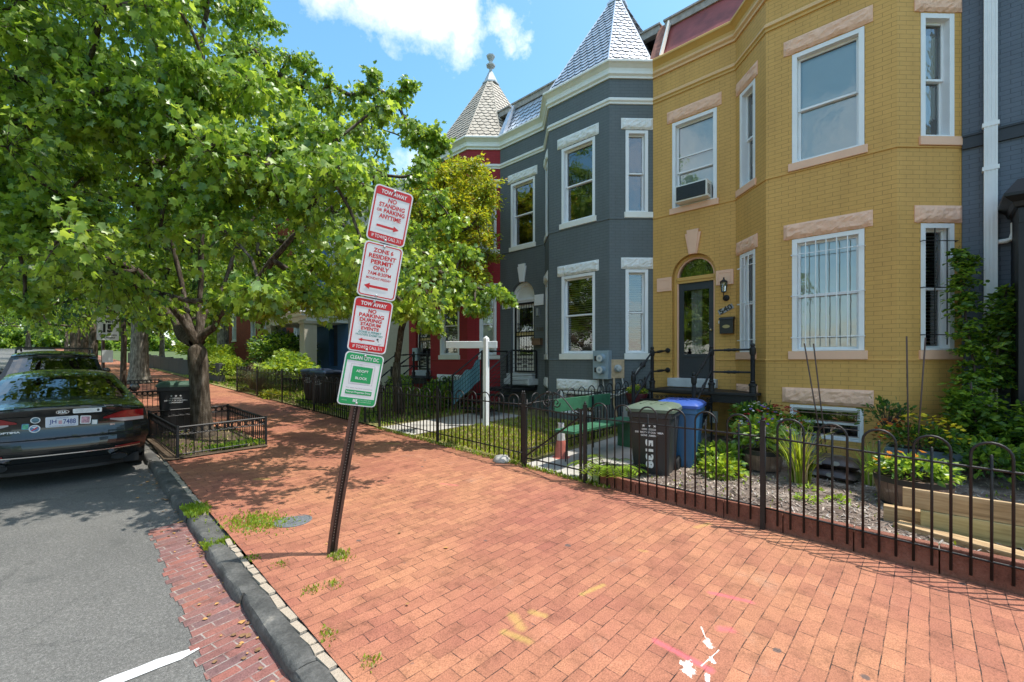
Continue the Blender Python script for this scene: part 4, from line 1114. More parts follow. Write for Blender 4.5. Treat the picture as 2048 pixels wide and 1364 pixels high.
# low concrete plinth under the near fence
M_PLN = soil_mat('red_tinted_concrete', [(0.32, (0.13, 0.055, 0.04)), (0.5, (0.27, 0.115, 0.08)), (0.66, (0.36, 0.17, 0.12))], 3.5, 40)
PL = thing('garden_wall', (5.08, 3.17, -1.78), 'low red tinted concrete kerb wall under the near iron fence', 'garden wall')
y = 3.17; rnd = random.Random(8)
while y > -2.6:
    l = rnd.choice((.52, .56, .60)); mb = MB(); mb.box((5.085 + rnd.uniform(-.004, .004), y - l / 2, -1.68 + rnd.uniform(-.004, .003) - .006 * max(0, 1.2 - y)), (.085, l - .008, .31))
    mb.build('wall_block', M_PLN, PL, bevel=.008); y -= l

# ---------------------------------------------------------------- stoops
def lathe_post(mb, x, y, z0, h, s=1.0):
    mb.lathe((x, y, z0), [(.052 * s, 0), (.052 * s, .12), (.062 * s, .13), (.062 * s, .16), (.035 * s, .18), (.045 * s, .20), (.034 * s, .22)], 12)
    k = int((h - .42) / .022)
    prof = []
    for i in range(k): zz = .22 + i * .022; prof += [(.031 * s, zz), (.039 * s, zz + .011)]
    prof += [(.031 * s, .22 + k * .022), (.048 * s, h - .17), (.048 * s, h - .08), (.03 * s, h - .06), (.03 * s, h - .045), (.038 * s, h - .03), (.030 * s, h), (0, h + .012)]
    mb.lathe((x, y, z0), prof, 12)
def baluster_rail(mb, a, b, r=.019):
    a, b = Vector(a), Vector(b); d = b - a; L_ = d.length
    def pt(s): return a + d * (s / L_)
    m = L_ / 2
    for (s, rr) in (): pass
    st = [(0, r * 1.3), (.03, r), (m - .13, r), (m - .12, r * 1.45), (m - .10, r * 1.1), (m - .05, r * 1.75), (m, r * 1.35), (m + .05, r * 1.75), (m + .10, r * 1.1), (m + .12, r * 1.45), (m + .13, r), (L_ - .03, r), (L_, r * 1.3)]
    mb.tube([pt(s) for s, _ in st], [q for _, q in st], 10)
def iron_stoop(yh, label, xl=8.52, yr=2.26, near=True):
    S = thing('stoop', (8.4, yh - .9, -1.6), label, 'stoop')
    dy = yh - 4.51
    yL, yM, yR = 4.14 + dy, 2.95 + dy, 2.27 + dy
    mb = MB(); mb.prism([(xl - .06, yh - .28), (9.40, yh - .28), (9.40, yh - 1.76), (8.98, yR + .04), (8.98, yR - .10), (xl - .06, yR - .10)], -.645, -.60); mb.build('landing', M_BLK, S, bevel=.006)
    mb = MB(); mb.prism([(xl - .03, yh - .30), (9.39, yh - .30), (9.39, yM), (xl - .03, yM)], -.66, -.645)
    # cast fascia: open scrollwork between two rails
    F = Frame((xl - .01, yL), (0, -1), (-1, 0)); L_ = yL - yM
    mb.wbox(F, 0, L_, -.83, -.80, -.02, .0); mb.wbox(F, 0, L_, -.67, -.645, -.02, .0)
    n = 12
    for i in range(n):
        u = L_ * (i + .5) / n
        for f in (-1, 1):
            scroll(mb, F.p(u + f * .022, -.735, .0), F.U * f, Vector((0, 0, 1)), .03, turns=1.1, rad=.006); scroll(mb, F.p(u - f * .018, -.755, .0), F.U * f, Vector((0, 0, -1)), .03, turns=1.0, rad=.006)
    mb.wbox(F, L_ + .02, L_ + .78, -.79, -.645, -.02, .01)
    mb.build('fascia', M_BLK, S)
    for k, (y, z, x, h) in enumerate(((yL, -.60, 8.60, .86), (yM, -.60, 8.57, .86), (yR, -.60, 8.66, .88), (yL, -1.06, 7.80, .83), (yM, -1.06, 7.72, .83))):
        mb = MB(); lathe_post(mb, x, y, z, h, 1.0 if k != 2 else 1.12); mb.build('newel_post', M_BLK, S, smooth='auto')
    for (a, b) in (((8.60, yL, .14), (9.38, yL + .02, .20)), ((8.60, yL, -.25), (9.38, yL + .02, -.23)), ((8.57, yM, .17), (8.66, yR, .18)), ((8.57, yM, -.23), (8.66, yR, -.23)),
                   ((8.60, yL, .16), (7.80, yL, -.36)), ((8.60, yL, -.20), (7.80, yL, -.80)), ((8.57, yM, .18), (7.72, yM, -.36)), ((8.57, yM, -.20), (7.72, yM, -.82))):
        mb = MB(); baluster_rail(mb, a, b); mb.build('handrail', M_BLK, S, smooth='auto')
    mb = MB()
    for z in (.20, -.23): mb.lathe((9.402, yL + .02, z), [(0, 0), (.055, 0), (.055, .02), (.03, .03), (0, .03)], 12, axis=(-1, 0, 0))
    mb.build('wall_rosette', M_BLK, S, smooth='auto')
    x = xl - .06; z = -.60
    for k in range(4):
        mb = MB(); z -= .19; mb.box((x - .13, (yL + yM) / 2, z - .015), (.30, yL - yM + .12, .03)); mb.box((x - .13, (yL + yM) / 2, z - .05), (.012, yL - yM, .06))
        mb.build('step', M_BLK, S); x -= .25
    for y in (yL + .02, yM - .02):
        mb = MB(); mb.add([(xl, y, -.66), (xl, y, -.86), (xl - 1.06, y, -1.62), (xl - 1.06, y, -1.46)], [(0, 1, 2, 3)])
        for i in range(6): scroll(mb, (xl - .1 - i * .15, y, -.86 - i * .11), (1, 0, 0), (0, 0, -1), .055, rad=.009)
        mb.build('scroll_bracket', M_BLK, S)
    for (xx, yy) in ((xl, yL), (xl, yM), (xl, yR)): mb = MB(); mb.tube([(xx + .05, yy, -.66), (xx + .05, yy, -1.6)], .018, 6); mb.build('leg', M_BLK, S)
    return S
iron_stoop(4.51, 'black cast iron stoop with turned newel posts at the yellow house door')
iron_stoop(14.27, 'black cast iron stoop at the red house door behind the yard tree')
def bar_stoop():
    S = thing('stoop', (8.4, 8.5, -1.55), 'black steel stoop with thin horizontal rails at the grey house door', 'stoop')
    y0, y1, xl, zl = 9.05, 7.92, 8.35, -.78
    mb = MB(); mb.box(((xl + 9.4) / 2, (y0 + y1) / 2, zl - .04), (9.4 - xl, y0 - y1, .08)); mb.build('landing', M_BLK, S)
    mb = MB(); mb.box((9.2, (8.72 + 7.99) / 2, -.62), (.42, .95, .17)); mb.build('doorstep', M_SLABW, S, bevel=.01)
    for k in range(4):
        mb = MB(); mb.box((xl - .14 - .26 * k, (y0 + y1) / 2, zl - .17 * (k + 1)), (.28, y0 - y1, .035)); mb.build('step', M_BLK, S)
    P = [(9.37, y1, zl), (xl, y1, zl), (xl - 1.05, y1, zl - .68)]
    def guard(y):
        mb = MB(); h = 1.02
        a = Vector((9.36, y, zl)); b = Vector((xl, y, zl)); c = Vector((xl - 1.05, y, zl - .66))
        for p in (a, b, c): mb.box((p.x, p.y, p.z + h / 2), (.04, .04, h))
        up = Vector((0, 0, 1))
        for (p, q) in ((a, b), (b, c)):
            M_ = p.lerp(q, .5) + up * h; mb.tube([p + up * h, q + up * h], .022, 4)
            for k in range(1, 9): mb.tube([p + up * (h * k / 9), q + up * (h * k / 9)], .006, 4)
        mb.build('guard_rail', M_BLK, S)
    guard(y1); guard(y0)
    mb = MB(); mb.tube([(xl, y1, zl + .02), (xl - .35, y1 - .02, zl + .05), (xl - .35, y1 - .02, zl - .1)], .02, 6); mb.build('stringer', M_BLK, S)
    mb = MB(); n = 20; vs = []
    for i in range(n + 1):
        t = i / n; x = xl - .05 - 1.0 * t; z = zl - .02 - .65 * t
        vs += [(x, y0 + .035 + .02 * math.sin(t * 12), z + .22), (x, y0 + .035 + .02 * math.sin(t * 12), z + .80 + .05 * math.sin(t * 15))]
    mb.add(vs, [(2 * i, 2 * i + 2, 2 * i + 3, 2 * i + 1) for i in range(n)])
    mb.build('painted_panel', M_TEAL, S, smooth=True)
def wavy_mat():
    m, N, L, b = new_mat('teal_wave_panel')
    g = coords(N, L); wv = N.new('ShaderNodeTexWave'); L.new(g, wv.inputs['Vector']); wv.inputs['Scale'].default_value = 4; wv.inputs['Distortion'].default_value = 5
    L.new(ramp(N, L, wv.outputs['Fac'], [(0.2, (0.05, 0.16, 0.17)), (0.5, (0.25, 0.45, 0.45)), (0.8, (0.12, 0.25, 0.30))]), b.inputs['Base Color'])
    return m
M_TEAL = wavy_mat()
bar_stoop()

# ---------------------------------------------------------------- wall fittings (each its own thing)
M_BLKP = plain('black_plastic', (0.02, 0.02, 0.021), 0.4, vary=0.1)
F = rec
A_ = thing('air_conditioner', F.p(.96, 3.30, .1), 'boxy window air conditioner in the yellow house upstairs window', 'air conditioner')
mb = MB(); mb.wbox(F, .60, 1.26, 3.335, 3.68, -.08, .22); mb.build('case', M_CRM, A_, bevel=.01)
mb = MB(); mb.wbox(F, .63, 1.23, 3.365, 3.65, .22, .232, M_BLKP)
for k in range(13): mb.wbox(F, .63, 1.23, 3.375 + k * .021, 3.383 + k * .021, .232, .237, M_DOOR)
mb.build('grille', None, A_)
mb = MB()
for k in range(7): mb.wbox(F, 1.26, 1.263, 3.40 + k * .03, 3.414 + k * .03, .03, .18, M_BLKP)
mb.build('side_vent', M_BLKP, A_)
A_ = thing('wall_lantern', F.p(1.54, 1.2, 0), 'small black carriage lantern beside the yellow house door', 'lantern')
mb = MB(); mb.lathe(F.p(1.56, 1.24, 0), [(0, 0), (.065, 0), (.065, .015), (.03, .04), (0, .045)], 12, axis=F.N); mb.tube([F.p(1.56, 1.24, .03), F.p(1.56, 1.22, .12), F.p(1.56, 1.30, .17), F.p(1.56, 1.34, .15)], .009, 6)
mb.lathe(F.p(1.56, 1.545, .15), [(.075, 0), (.07, .012), (.02, .05), (.012, .06), (.02, .08), (0, .10)], 6); mb.lathe(F.p(1.56, 1.335, .15), [(.03, 0), (.05, .01), (.05, .02)], 6)
for k in range(6):
    a = k * math.pi / 3; c_, s_ = math.cos(a), math.sin(a)
    p = F.p(1.56, 1.35, .15); mb.tube([p + Vector((.046 * c_, .046 * s_, 0)), p + Vector((.068 * c_, .068 * s_, .2))], .004, 4)
mb.build('frame', M_BLK, A_)
mb = MB(); mb.lathe(F.p(1.56, 1.35, .15), [(.042, 0), (.062, .19)], 6, caps=False); mb.build('lantern_glass', M_GLS, A_)
A_ = thing('letter_box', F.p(1.585, .51, 0), 'black metal letter box with an oval brass badge beside the yellow house door', 'letter box')
mb = MB(); mb.wbox(F, 1.46, 1.715, .52, .80, 0, .10); mb.add([F.p(1.45, .80, 0), F.p(1.725, .80, 0), F.p(1.725, .80, .12), F.p(1.45, .80, .12), F.p(1.45, .86, 0), F.p(1.725, .86, 0), F.p(1.725, .835, .11), F.p(1.45, .835, .11)], [(0, 1, 2, 3), (4, 5, 6, 7), (3, 2, 6, 7), (0, 3, 7, 4), (1, 2, 6, 5)]); mb.build('box', M_BLKP, A_, bevel=.004)
mb = MB(); mb.add([F.p(1.5875 + .07 * math.cos(a), .66 + .034 * math.sin(a), .103) for a in [k * math.pi / 8 for k in range(16)]], [tuple(range(16))[::-1]]); mb.add([F.p(1.5875 + .05 * math.cos(a), .66 + .02 * math.sin(a), .106) for a in [k * math.pi / 8 for k in range(16)]], [tuple(range(16))[::-1]]); mb.build('badge', M_BRASS, A_)
A_ = thing('house_number', F.p(1.57, 1.0, 0), 'slanting number plate reading 540 above the black letter box', 'house number')
q = R(26); U_ = (F.U * math.cos(q) + Vector((0, 0, 1)) * math.sin(q)); V_ = (-F.U * math.sin(q) + Vector((0, 0, 1)) * math.cos(q))
O_ = F.p(1.44, .90, .015)
mb = MB(); mb.add([O_ + U_ * a + V_ * b - F.N * .01 for a, b in ((0, 0), (.30, 0), (.30, .10), (0, .10))] + [O_ + U_ * a + V_ * b for a, b in ((0, 0), (.30, 0), (.30, .10), (0, .10))], [(4, 5, 6, 7), (0, 1, 5, 4), (1, 2, 6, 5), (2, 3, 7, 6), (3, 0, 4, 7)]); mb.build('plate', plain('pewter', (.33, .33, .33), .5, vary=.3, vscale=20), A_)
mb = MB(); text(mb, '540', O_ + F.N * .003, U_, V_, .02, .28, .0, .11, bold=.03); mb.build('numerals', M_BLKP, A_)
mb = MB(); mb.wbox(F, 1.41, 1.432, .73, .79, 0, .014); o = mb.build('doorbell', M_CRM, loc=F.p(1.42, .73, 0)); tag(o, 'tiny white doorbell left of the black letter box', 'doorbell')
# grey house fittings
F = grec
A_ = thing('house_number', F.p(1.55, 1.0, 0), 'dark numerals reading 538 on the grey brick beside the barred door', 'house number')
mb = MB(); text(mb, '538', F.p(1.44, .78, .012), F.U, (0, 0, 1), 0, .26, 0, .12, bold=.03); mb.build('numerals', plain('dark_bronze', (.09, .075, .06), .5), A_)
A_ = thing('letter_box', F.p(1.5, .35, 0), 'brown wooden letter box beside the barred door of the grey house', 'letter box')
mb = MB(); mb.wbox(F, 1.36, 1.66, .40, .56, 0, .13); mb.wbox(F, 1.35, 1.67, .56, .585, 0, .15); mb.build('box', plain('brown_wood', (.20, .12, .07), .6), A_, bevel=.004)
mb = MB(); mb.wbox(F, 1.48, 1.55, 1.22, 1.42, 0, .07); o = mb.build('porch_light', M_ZINC, loc=F.p(1.5, 1.22, 0), bevel=.004); tag(o, 'slim grey metal wall light above the 538 numerals', 'wall light')
# utility meters on the grey bay corner
M_MTR = plain('grey_meter_enamel', (0.30, 0.38, 0.44), 0.5, metal=0.3, vary=0.1)
M_PLY = plain('weathered_plywood', (0.50, 0.36, 0.22), 0.8, vary=0.18, vscale=12)
M_DIAL = plain('meter_dial', (0.55, 0.56, 0.55), 0.3, vary=.05)
F = gce
A_ = thing('electricity_meter', F.p(1.60, -.42, 0), 'tall grey double electricity meter cabinet on the corner of the grey house', 'meter', 'meters on the grey house')
cx, cy = F.p(1.60, 0, .10).x, F.p(1.60, 0, .10).y
mb = MB(); mb.wbox(F, 1.40, 1.80, -.44, .20, .0, .16); mb.build('cabinet', M_MTR, A_, bevel=.008)
mb = MB()
for z in (.03, -.23): mb.lathe(F.p(1.635, z, .16), [(.105, 0), (.105, .02), (.09, .025), (.085, .10), (.0, .105)], 20, M_GLS if False else M_MTR, axis=F.N); mb.lathe(F.p(1.635, z, .262), [(.075, 0), (.0, .002)], 16, M_DIAL, axis=F.N)
mb.build('meter_dial', None, A_, smooth='auto')
mb = MB()
for z in (.03, -.23): mb.wbox(F, 1.455, 1.51, z - .06, z + .05, .16, .19)
mb.build('breaker', M_BLKP, A_, bevel=.006)
F2 = grc
A_ = thing('electricity_meter', F2.p(.10, -.38, .05), 'round electricity meter on a tan plywood board beside the grey cabinet', 'meter', 'meters on the grey house')
mb = MB(); mb.wbox(F2, .02, .32, -.42, .0, .03, .06); mb.build('board', M_PLY, A_, bevel=.004)
mb = MB(); mb.lathe(F2.p(.17, -.20, .06), [(.085, 0), (.085, .03), (.065, .035), (.06, .10), (.0, .105)], 20, M_ZINC, axis=F2.N); mb.wbox(F2, .14, .20, -.18, -.13, .164, .168, M_DIAL); mb.build('meter_dial', None, A_, smooth='auto')
mb = MB(); mb.tube([F2.p(.09, -.42, .05), F2.p(.09, -1.0, .05), F2.p(.16, -1.35, .12)], .025, 8, M_PLY); mb.build('conduit', M_PLY, A_)
M_CND = plain('weathered_conduit', (.42, .40, .36), .6, vary=.2)
A_ = thing('conduit_pipes', F.p(1.6, -1.4, .05), 'looping pale conduit pipes under the meters of the grey house', 'pipes')
for k, p in enumerate(([F.p(1.50, -.44, .08), F.p(1.50, -.62, .09), F.p(1.62, -.75, .12), F2.p(.15, -.80, .14), F2.p(.40, -.70, .12), F2.p(.50, -.45, .10), F2.p(.62, -.22, .10), F2.p(.74, -.12, .04)],
          [F.p(1.62, -.44, .08), F.p(1.64, -.7, .08), F.p(1.60, -1.4, .06)], [F2.p(.27, -.42, .05), F2.p(.30, -.62, .08), F2.p(.16, -.78, .10), F.p(1.70, -.92, .08)])):
    mb = MB(); mb.tube(p, .018, 8); mb.build('conduit', M_CND, A_, smooth=True)
mb = MB(); mb.lathe(F2.p(.75, -.12, .0), [(0, 0), (.06, 0), (.06, .03), (.03, .05), (0, .05)], 12, axis=F2.N); mb.build('conduit_elbow', M_BLK, A_)
mb = MB(); mb.wbox(rrec, .42, .74, -.05, .42, .0, .14); o = mb.build('meter_box', M_MTR, loc=(9.4, 13.7, -.05), bevel=.01); tag(o, 'grey meter box on the wall behind the yard tree', 'meter')
mb = MB(); mb.lathe(rec.p(1.15, -1.35, .12), [(.07, 0), (.075, .01), (.075, .2), (.06, .22), (.0, .23)], 14); mb.wbox(rec, 1.25, 1.40, -1.30, -1.06, 0, .03); o = mb.build('basement_light', M_WHT, loc=rec.p(1.15, -1.35, .12), smooth='auto'); tag(o, 'white jar shaped light under the black stoop', 'wall light')

# ---------------------------------------------------------------- parking signs on their leaning post
M_SGW = plain('sign_white', (0.80, 0.80, 0.80), 0.35, vary=0.03)
M_SGR = plain('sign_red', (0.62, 0.02, 0.03), 0.35, vary=0.06)
M_SGG = plain('sign_green', (0.02, 0.36, 0.12), 0.35, vary=0.05)
M_SGT = plain('sign_teal_ink', (0.06, 0.30, 0.27), 0.4)
M_SGK = plain('sign_grey_ink', (0.30, 0.30, 0.30), 0.4)
M_POST = plain('brown_steel_post', (0.085, 0.045, 0.033), 0.5, vary=0.25, vscale=8, bmp=.1)
M_PSTI = plain('brown_steel_post_shade', (0.05, 0.028, 0.022), 0.5, vary=0.25, vscale=8)  # darker copy of the post brown, shade painted inside the channel
WD = Vector((.93, -.36, 0)).normalized()
LEAN = Vector((.097, -.174, 0))
SV = (Vector((0, 0, 1)) + LEAN).normalized()
SU = (WD - SV * WD.dot(SV)).normalized()
SN = SU.cross(SV).normalized()
if SN.dot(Vector((-1.7, -3.8, 0))) < 0: SN = -SN
PB = Vector((1.705, 3.775, -1.71))
def post_at(h):   # axis of the post, slightly bent above the ground
    return PB + Vector((0, 0, h * .985)) + LEAN * (h - .13 * (1 - math.exp(-h / .25)))
mb = MB(); hs = [-.05, .05, .15, .3, .5, .8, 1.2, 1.6, 2.2, 2.7, 3.15]
prof = [(-.040, .0), (-.040, -.006), (-.022, -.006), (-.016, -.034), (.016, -.034), (.022, -.006), (.040, -.006), (.040, .0), (.017, .0), (.012, -.028), (-.012, -.028), (-.017, .0)]
ringz = []
for h in hs:
    c_ = post_at(h); ringz.append([c_ + SU * a * 1.05 + SN * b for a, b in prof])
k = len(prof)
for i in range(len(hs) - 1):
    for j in range(k):
        mb.add([ringz[i][j], ringz[i][(j + 1) % k], ringz[i + 1][(j + 1) % k], ringz[i + 1][j]], [(0, 1, 2, 3)], M_PSTI if j in (8, 9, 10) else M_POST)
ST = thing('signpost', tuple(PB), 'leaning brown steel signpost carrying four stacked parking and street signs', 'signpost')
mb.build('post', None, ST)
mb = MB()
h = .12
while h < 1.4:
    c_ = post_at(h) - SN * .0270; mb.add([c_ + SU * (.005 * math.cos(a)) + SV * (.005 * math.sin(a)) for a in [q * math.pi / 3 for q in range(6)]], [tuple(range(6))]); h += .0254
mb.build('punched_holes', plain('hole_daylight_paint', (.40, .36, .30), .8), ST)  # pale discs paint the daylight seen through the holes
def rrect(w_, h_, r, n=5):
    pts = []
    for (cx, cy, a0) in ((w_ / 2 - r, h_ / 2 - r, 0), (-w_ / 2 + r, h_ / 2 - r, 90), (-w_ / 2 + r, -h_ / 2 + r, 180), (w_ / 2 - r, -h_ / 2 + r, 270)):
        for i in range(n + 1):
            a = R(a0 + 90 * i / n); pts.append((cx + r * math.cos(a), cy + r * math.sin(a)))
    return pts
def plate(mb, C0, U, V, N, pts, th, mat):
    f = [C0 + U * a + V * b + N * th for a, b in pts]; bk = [C0 + U * a + V * b for a, b in pts]; n = len(pts)
    mb.add(f + bk, [tuple(range(n)), tuple(range(n, 2 * n))[::-1]] + [(i, i + n, (i + 1) % n + n, (i + 1) % n) for i in range(n)], mat)
def ringp(mb, C0, U, V, N, w_, h_, r, t, o, mat):
    a = rrect(w_, h_, r); b = rrect(w_ - 2 * t, h_ - 2 * t, max(.003, r - t)); n = len(a)
    vs = [C0 + U * x + V * y + N * o for x, y in a] + [C0 + U * x + V * y + N * o for x, y in b]
    mb.add(vs, [(i, (i + 1) % n, (i + 1) % n + n, i + n) for i in range(n)], mat)
def rectp(mb, C0, U, V, N, x0, x1, y0, y1, o, mat): mb.add([C0 + U * x + V * y + N * o for x, y in ((x0, y0), (x1, y0), (x1, y1), (x0, y1))], [(0, 1, 2, 3)], mat)
def arrow(mb, C0, U, V, N, x0, x1, y, w_, hw, hl, o, mat, right=True):
    d = 1 if right else -1
    if not right: x0, x1 = x1, x0
    tip = x1; nk = x1 - d * hl
    mb.add([C0 + U * a + V * b + N * o for a, b in ((x0, y - w_), (nk, y - w_), (nk, y - hw), (tip, y), (nk, y + hw), (nk, y + w_), (x0, y + w_))], [tuple(range(7))], mat)
def make_sign(hc, W_, H_, label, draw, tilt=0.0, off=.004, dn=0):
    C0 = post_at(hc) + SN * (off)
    U = (SU * math.cos(tilt) + SV * math.sin(tilt)); V = (SV * math.cos(tilt) - SU * math.sin(tilt))
    T = thing('parking_sign', tuple(C0 - V * H_ / 2), label, 'sign', 'signs stacked on the leaning post')
    mb = MB(); plate(mb, C0, U, V, SN, rrect(W_, H_, .035), .004, M_SGW); mb.build('sign_plate', M_SGW, T)
    mb = MB(); ink = MB(); draw(mb, ink, C0, U, V)
    mb.build('printed_border', None, T)
    ink.build('lettering', None, T)
    mb = MB()
    for y in (H_ / 2 - .022, -H_ / 2 + .022): mb.lathe(C0 + V * y + SN * .004, [(0, 0), (.011, 0), (.011, .004), (.006, .008), (0, .008)], 8, axis=SN)
    mb.build('bolt', M_ZINC, T)
    return T
W_, H_ = .318, .458
def s_tow(mb, ink, C0, U, V, arrow_right, lines, extra=False):
    ringp(mb, C0, U, V, SN, W_ - .022, H_ - .022, .028, .011, .0052, M_SGR)
    rectp(mb, C0, U, V, SN, -W_ / 2 + .02, W_ / 2 - .02, H_ / 2 - .078, H_ / 2 - .02, .0056, M_SGR)
    rectp(mb, C0, U, V, SN, -W_ / 2 + .02, W_ / 2 - .02, -H_ / 2 + .02, -H_ / 2 + .068, .0056, M_SGR)
    t = lambda s, a, b, c, d, m=M_SGR, bo=.03: text(ink, s, C0 + SN * .0068, U, V, a, b, c, d, m, bo)
    t('TOW AWAY', -.105, .108, H_ / 2 - .064, H_ / 2 - .031, M_SGW)
    t('IF TOWED CALL 311', -.118, .122, -H_ / 2 + .029, -H_ / 2 + .056, M_SGW, .01)
    for (s, a, b, y, h) in lines: t(s, a, b, y, y + h)
def d1(mb, ink, C0, U, V):
    s_tow(mb, ink, C0, U, V, True, [('NO', -.037, .033, .104, .036), ('STANDING', -.104, .108, .058, .036), ('OR', -.115, -.072, .016, .024), ('PARKING', -.058, .116, .014, .035), ('ANYTIME', -.088, .092, -.034, .036)])
    arrow(ink, C0, U, V, SN, -.095, .09, -.098, .009, .024, .045, .0068, M_SGR, True)
def d2(mb, ink, C0, U, V):
    ringp(mb, C0, U, V, SN, W_ - .022, H_ - .022, .028, .009, .0052, M_SGR)
    t = lambda s, a, b, c, h, bo=.03: text(ink, s, C0 + SN * .0068, U, V, a, b, c, c + h, M_SGR, bo)
    t('ZONE 6', -.082, .082, .148, .036); t('RESIDENT', -.112, .112, .098, .036); t('PERMIT', -.088, .09, .050, .036); t('ONLY', -.062, .068, .002, .036)
    t('7AM-8:30PM', -.098, .092, -.042, .030, .015); t('MONDAY-FRIDAY', -.105, .100, -.078, .020, .01)
    arrow(ink, C0, U, V, SN, -.112, .085, -.138, .010, .026, .045, .0068, M_SGR, False)
def d3(mb, ink, C0, U, V):
    s_tow(mb, ink, C0, U, V, False, [('NO', -.036, .030, .106, .034), ('PARKING', -.105, .100, .068, .032), ('DURING', -.095, .086, .030, .031), ('STADIUM', -.083, .082, -.006, .029), ('EVENTS', -.072, .072, -.041, .029)])
    t = lambda s, a, b, c, h: text(ink, s, C0 + SN * .0068, U, V, a, b, c, c + h, M_SGT, .012)
    t('ZONE 6 PERMIT', -.092, .098, -.066, .019); t('HOLDERS EXEMPTED', -.108, .112, -.090, .018)
    arrow(ink, C0, U, V, SN, -.082, .052, -.125, .005, .015, .032, .0068, M_SGR, False)
    for (x, y, r_) in ((.075, -.108, .010), (.082, -.125, .005), (.095, -.150, .004), (.108, -.147, .003), (.088, -.152, .003)):
        ink.add([C0 + U * (x + r_ * math.cos(a)) + V * (y + r_ * .8 * math.sin(a)) + SN * .0070 for a in [q * math.pi / 4 for q in range(8)]], [tuple(range(8))], M_BLKP)
def d4(mb, ink, C0, U, V):
    ringp(mb, C0, U, V, SN, W_ - .020, H_ - .020, .028, .012, .0052, M_SGG)
    rectp(mb, C0, U, V, SN, -W_ / 2 + .018, W_ / 2 - .018, H_ / 2 - .072, H_ / 2 - .018, .0056, M_SGG)
    rectp(mb, C0, U, V, SN, -W_ / 2 + .018, W_ / 2 - .018, -H_ / 2 + .018, -H_ / 2 + .066, .0056, M_SGG)
    rectp(mb, C0, U, V, SN, -.082, .082, -.028, .110, .0056, M_SGG)
    rectp(mb, C0, U, V, SN, -.108, .108, -.132, -.095, .0056, M_SGG)
    for (a, b) in ((-.098, .128), (-.106, .136)):
        n_ = 26 if a == -.098 else 40
        for i in range(n_):
            u = a + (2 * -a) * (i + .25) / n_; w2 = -2 * a / n_ * .5; 
            for y in (b - .002, -.044 if n_ == 26 else -.052): rectp(mb, C0, U, V, SN, u, u + w2, y, y + .0035, .0058, M_SGK if n_ == 26 else M_SGW)
            v = (-.044 if n_ == 26 else -.052) + (b + .044) * (i + .25) / n_
            for x in (a, -a - .0035): rectp(mb, C0, U, V, SN, x, x + .0035, v, v + w2 * .8, .0058, M_SGK if n_ == 26 else M_SGW)
    t = lambda s, a, b, c, h, m=M_SGW, bo=.02: text(ink, s, C0 + SN * .0068, U, V, a, b, c, c + h, m, bo)
    t('CLEAN CITY DC', -.118, .118, H_ / 2 - .060, .032); t('ADOPT', -.050, .050, .062, .022); t('A', -.006, .006, .040, .010); t('BLOCK', -.048, .050, .000, .022)
    t('This block has been adopted by', -.110, .110, -.084, .012, M_SGK, 0.0); t('Fulcrum Properties Group', -.100, .100, -.124, .020)
    t('DC.gov', -.125, -.08, -.192, .009, M_SGW, 0); t('Department of Public Works', .0, .115, -.180, .008, M_SGW, 0); t('Government of the District of Columbia', .0, .115, -.196, .008, M_SGW, 0)
    for x in (-.03, -.018, -.006): rectp(ink, C0, U, V, SN, x - .004, x + .004, -.196, -.172, .0066, M_SGW)
make_sign(1.562, W_, H_, 'white and green clean city sign, lowest on the leaning post', d4, tilt=R(-.5))
make_sign(2.027, W_, H_, 'red and white sign reading no parking during stadium events', d3, tilt=R(1.0))
make_sign(2.492, W_, H_, 'white sign with red border reading zone 6 resident permit only', d2, tilt=R(0.3), off=.007)
make_sign(2.957, W_, H_, 'red and white sign reading no standing or parking anytime, topmost of the stack', d1, tilt=R(-.8))
mb = MB(); 
for hh in (2.30,): 
    for dx in (-.12, .12):
        pass
# ---------------------------------------------------------------- white estate sign arm, cone, bench, carts
A_ = thing('yard_post', (6.72, 7.15, -1.55), 'white painted wooden yard post with a horizontal sign arm on the lawn', 'post')
px_, py_ = 6.72, 7.15
mb = MB(); mb.box((px_, py_, -.54), (.10, .10, 2.02)); 
zt = .47; mb.add([(px_ - .05, py_ - .05, zt), (px_ + .05, py_ - .05, zt), (px_ + .05, py_ + .05, zt), (px_ - .05, py_ + .05, zt), (px_, py_, zt + .06)], [(0, 1, 4), (1, 2, 4), (2, 3, 4), (3, 0, 4)])
mb.build('upright', M_WHT, A_)
AD = Vector((-.62, .785, 0)).normalized()
mb = MB(); c_ = Vector((px_, py_, .33)) + AD * .33; ang = math.atan2(AD.y, AD.x)
mb.box(c_ - Vector((AD.y, -AD.x, 0)) * 0 , (1.16, .04, .155), rz=ang); 
e_ = c_ + AD * .58
mb.build('arm', M_WHT, A_, bevel=.01)
A_ = thing('marker_post', (5.83, 4.40, -1.64), 'stubby marker post, white above and faded red below, behind the garden gate', 'marker')
M_FRED = plain('faded_red_plastic', (.55, .16, .12), .6, vary=.25, vscale=6)
M_DWHT = plain('dirty_white_plastic', (.66, .64, .62), .6, vary=.15, vscale=8)
mb = MB(); mb.lathe((5.83, 4.40, -1.63), [(.16, 0), (.16, .02), (.115, .03), (.072, .30)], 16, M_FRED); mb.lathe((5.83, 4.40, -1.63), [(.071, .302), (.05, .56), (.055, .58), (0, .58)], 16, M_DWHT, caps=False); mb.build('marker_cone', None, A_, smooth='auto')
M_GRN = plain('green_bench_paint', (.035, .135, .07), .55, vary=.25, vscale=5, bmp=.2, bscale=25)
A_ = thing('garden_bench', (6.6, 4.1, -1.62), 'weathered green wooden plank bench inside the garden gate', 'bench')
mb = MB(); mb.box((6.34, 3.98, -1.085), (2.05, .36, .045), rz=R(1)); mb.build('seat', M_GRN, A_, bevel=.006)
